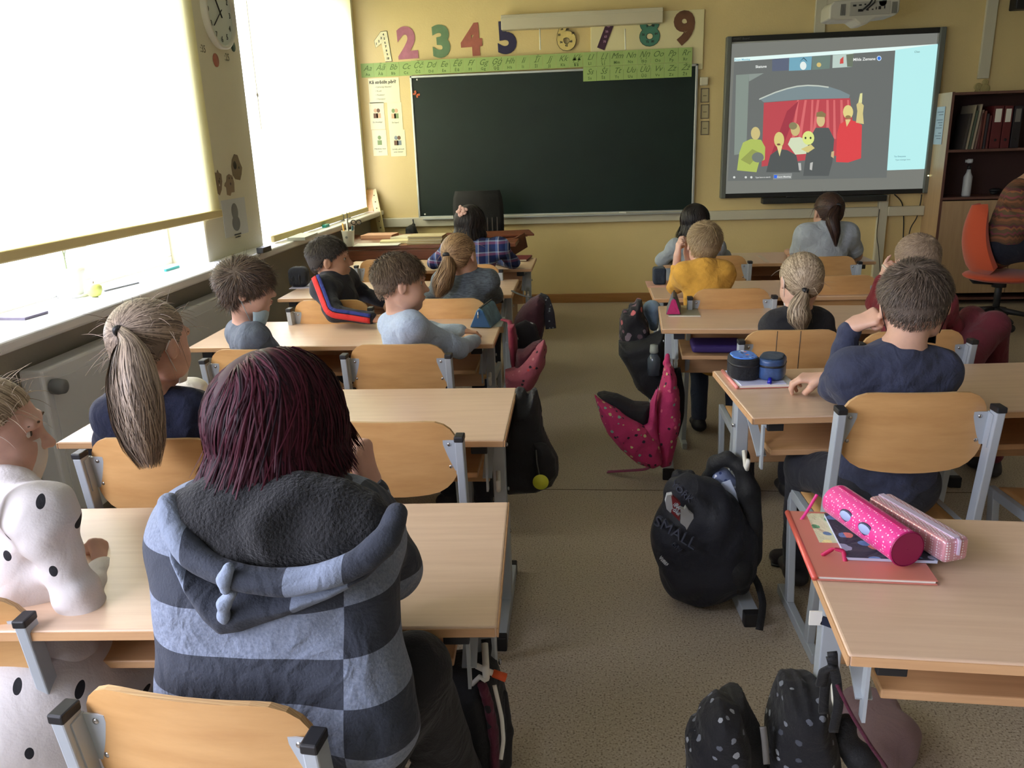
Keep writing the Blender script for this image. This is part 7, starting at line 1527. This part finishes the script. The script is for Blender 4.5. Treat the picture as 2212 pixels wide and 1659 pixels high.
for a_, z, l_, lean_ in ((.3, .42, .12, .5), (2.6, .36, .08, .9), (4.4, .27, .07, .8)):
    q = []; 
    for k in range(7): s_ = k / 6; q.append(V(-.015 + math.cos(a_) * l_ * s_ * lean_, math.sin(a_) * l_ * s_ * lean_, z + l_ * s_ * .8))
    MB().tube(q, [.001, .007, .010, .010, .008, .005, .001], 8, .25).build('leaf', mat('plant_leaf', S(96, 120, 74), .6), t)
p = onsill(206, 641); t = thing('apple', 'yellow-green apple beside the white flower pot', 'apple', setpo((p.x, p.y, SZ)), 0)
MB().lathe([(.001, .006), (.012, .001), (.024, .006), (.033, .026), (.032, .044), (.022, .056), (.010, .058), (.002, .053)], n=24).build('fruit', mat('apple_skin', S(214, 222, 120), .35), t); MB().tube([(0, 0, .052), (.003, 0, .066)], .0016, 5).build('stalk', mat('stalk_brown', S(90, 70, 40), .7), t)
def sillitem(label, name, cat, u0, v0, u1, v1, w_, h, m):
    a = onsill(u0, v0); b = onsill(u1, v1); a.z = b.z = SZ + h / 2 + .0002; tag(MB().bar(a, b, w_, h).build(name, m, loc=tuple(a)), label, cat)
sillitem('blue eraser on the sill behind the apple', 'eraser', 'eraser', 194, 611, 214, 610, .02, .012, mat('eraser_blue', S(70, 100, 210), .6))
sillitem('lilac grey papers on the sill beyond the apple', 'paper_sheet', 'paper', 215, 608, 252, 598, .10, .004, mat('lilac_paper', S(190, 190, 220), .6))
sillitem('teal felt pen on the sill close to the pier', 'felt_pen', 'pen', 357, 587, 386, 578, .012, .012, mat('teal_plastic', S(40, 160, 150), .4))
sillitem('thin grey pencil lying on the sill beyond the apple', 'pencil', 'pencil', 226, 630, 300, 612, .007, .007, mat('grey_pencil', S(120, 124, 120), .5))
sillitem('grey-violet notebook lying near the front edge of the sill', 'notebook', 'notebook', 18, 692, 70, 677, .14, .010, mat('violet_grey_cover', S(104, 98, 112), .6))
sillitem('dark stapler on the sill at the foot of the pier', 'stapler', 'stapler', 562, 547, 580, 541, .04, .03, M_dark)
sillitem('stack of pale papers on the sill under the second blind', 'paper_pile', 'papers', 640, 520, 668, 509, .12, .02, mat('sheet_stack', S(206, 210, 206), .7))
sillitem('small teal box on the sill under the second blind', 'small_box', 'box', 700, 492, 708, 489, .03, .02, mat('teal_plastic', (1, 1, 1)))
q = onsill(741, 472); t = thing('jar', 'row of round glass jars at the corner end of the sill', 'jars', setpo((q.x + .02, q.y, SZ)), 0) if False else None
for k, (u, v) in enumerate(((738, 476), (752, 471))):
    q = onsill(u, v); q.x = min(q.x, -1.97); tag(MB().lathe([(.022, 0), (.024, .004), (.024, .045), (.018, .052)], c=tuple(q), n=20).build('jar', mat('jar_grey', S(150, 156, 152), .2), loc=tuple(q)), ['small grey jar on the far end of the sill', 'small grey jar nearest the corner on the sill'][k], 'jar')

# ------------------------------------------------------------------ clock and stickers on the pier
def onpier(u, v): p = atx(u, v, XW); return p
c = onpier(466, 28); R0 = .19
t = thing('wall_clock', 'large round wall clock on the pier between the windows', 'clock', setpo((XW, c.y, c.z)), 0)
X_ = Matrix.Rotation(PI / 2, 4, 'Y')
MB().lathe([(R0, 0), (R0, .03), (R0 - .012, .038), (R0 - .02, .03), (R0 - .02, .012)], M=X_, n=56, cap=False).build('rim', mat('clock_rim', S(206, 204, 190), .4), t)
MB().lathe([(R0 - .018, .018), (.001, .018)], M=X_, n=56, cap=False).build('dial', mat('clock_dial', S(198, 206, 200), .5), t)
F_ = LM(0, 0, 0)
rows = [(str(k), .042, Matrix.Translation((.020, 0, 0)) @ F_ @ Matrix.Translation(((R0 - .052) * math.sin(k * PI / 6), (R0 - .052) * math.cos(k * PI / 6), 0))) for k in range(1, 13)]
text_obj('', 0, rows, mat('clock_figures', S(60, 66, 62), .6), t, 'figures', ext=.0006, bold=.0006)
for nm, an, l_, w_ in (('hour_hand', math.radians(325), .085, .008), ('minute_hand', math.radians(232), .125, .006)):
    d = V(0, math.sin(an), math.cos(an)); MB().bar(V(.026, 0, 0) - d * .03, V(.026, 0, 0) + d * l_, .002, w_, (1, 0, 0)).ell((.026, 0, 0), (.004, .008, .008)).build(nm, M_dark, t)
for tx, u, v in ((':35', 438, 106), (':25', 490, 124)):
    p = onpier(u, v); t = thing('minute_figures', 'handwritten grey thirty-five at the lower left of the clock' if u < 450 else 'handwritten grey twenty-five right of the terracotta disc', 'number', (XW + .001, p.y, p.z)); text_obj('', 0, [(tx, .055, LM(0, 0, .0))], mat('pencil_grey', S(120, 118, 96), .8), t, 'figures', ext=.0004)
p = onpier(466, 130); tag(MB().lathe([(.036, 0), (.036, .003)], M=Matrix.Translation(p) @ X_, n=30).build('paper_disc', mat('terracotta_paper', S(158, 94, 74), .8), loc=tuple(p)), 'terracotta paper disc under the clock', 'paper disc')
p = onpier(503, 100); tag(MB().lathe([(.03, 0), (.03, .003)], M=Matrix.Translation(p) @ X_, n=30).build('paper_disc', mat('dark_green_paper', S(44, 74, 60), .8), loc=tuple(p)), 'dark green paper disc half hidden behind the clock', 'paper disc')
def sticker(label, px, c, eyes_, extra=None):
    pts = [onpier(u, v) for u, v in px]; ce = sum(pts, V(0, 0, 0)) / len(pts); t = thing('paper_cutout', label, 'sticker', (XW, ce.y, ce.z), 0, 'cut-outs on the pier'); n = len(pts)
    vs = [(.001 + e, p.y - ce.y, p.z - ce.z) for e in (0, .002) for p in pts]; o = MB().add(vs, [tuple(range(n)), tuple(range(n, 2 * n))] + [(i, (i + 1) % n, n + (i + 1) % n, n + i) for i in range(n)]).build('paper_shape', mat('cutout_%d_%d' % (c[0], c[1]), S(*c), .8), t)
    b_ = bmesh.new(); b_.from_mesh(o.data); bmesh.ops.triangulate(b_, faces=b_.faces[:]); b_.to_mesh(o.data); b_.free()
    for u, v, r, cc in eyes_: p = onpier(u, v); MB().ell((.0035, p.y - ce.y, p.z - ce.z), (.001, r, r), n=14, m=6).build('drawn_feature', mat('feature_%d_%d_%d' % cc, S(*cc), .7), t)
    return t
sticker('brown paper face with heavy dark glasses on the pier, highest of three', [(505, 333), (512, 335), (517, 350), (522, 362), (521, 376), (518, 389), (508, 387), (502, 378), (499, 360), (500, 345)], (122, 108, 84), [(506, 357, .024, (44, 42, 36)), (506, 357, .018, (176, 184, 160)), (507, 358, .007, (50, 50, 44)), (515, 362, .008, (44, 42, 36))])
sticker('brown smiling paper face, middle of three on the pier', [(494, 376), (501, 380), (505, 395), (506, 415), (499, 416), (497, 423), (490, 421), (488, 405), (484, 402), (485, 396), (488, 392), (489, 380)], (138, 120, 96), [(494, 385, .006, (60, 52, 44)), (500, 385, .006, (60, 52, 44)), (497, 397, .008, (70, 50, 44))])
sticker('brown paper face with a spiky top, lowest left of three on the pier', [(462, 372), (467, 374), (469, 367), (472, 373), (477, 376), (479, 392), (478, 410), (474, 422), (470, 418), (467, 400), (465, 385)], (126, 108, 84), [(472, 392, .009, (60, 52, 50)), (473, 400, .006, (206, 200, 190)), (473, 386, .005, (50, 44, 40))])
pts = [onpier(u, v) for u, v in ((487, 432), (527, 427), (534, 508), (487, 515))]; ce = sum(pts, V(0, 0, 0)) / 4; t = thing('poster', 'grey printed portrait sheet in a plastic sleeve low on the pier', 'poster', (XW, ce.y, ce.z))
y0_, y1_, z0_, z1_ = min(p.y for p in pts), max(p.y for p in pts), pts[3].z, pts[0].z
MB().box((.001, y0_ - ce.y, z0_ - ce.z), (.003, y1_ - ce.y, z1_ - ce.z)).build('sheet', mat('pale_grey_sheet', S(196, 200, 200), .4, coat=.4), t)
MB().ell((.0032, -.01, .035), (.0006, .045, .05), n=20).ell((.0036, -.01, -.03), (.0006, .055, .045), n=20).build('portrait_print', mat('portrait_grey', S(112, 114, 116), .7), t)
MB().box((.0032, -.055, -.098), (.0036, .04, -.090)).box((.0032, -.045, -.112), (.0036, .03, -.106)).build('caption', M_ink, t)

# name tag looped round the leg of the nearest right desk
p = at(1764, 1335, 1.33); t = thing('name_tag', 'white tag on a navy band tied to the nearest right desk leg', 'tag', tuple(p))
MB().box((-.013, -.002, -.014), (.009, .002, .014)).build('tag_card', M_white, t); MB().bar((.009, 0, -.004), (.04, 0, -.016), .004, .016).build('band', mat('navy_band', S(30, 38, 60), .7), t)
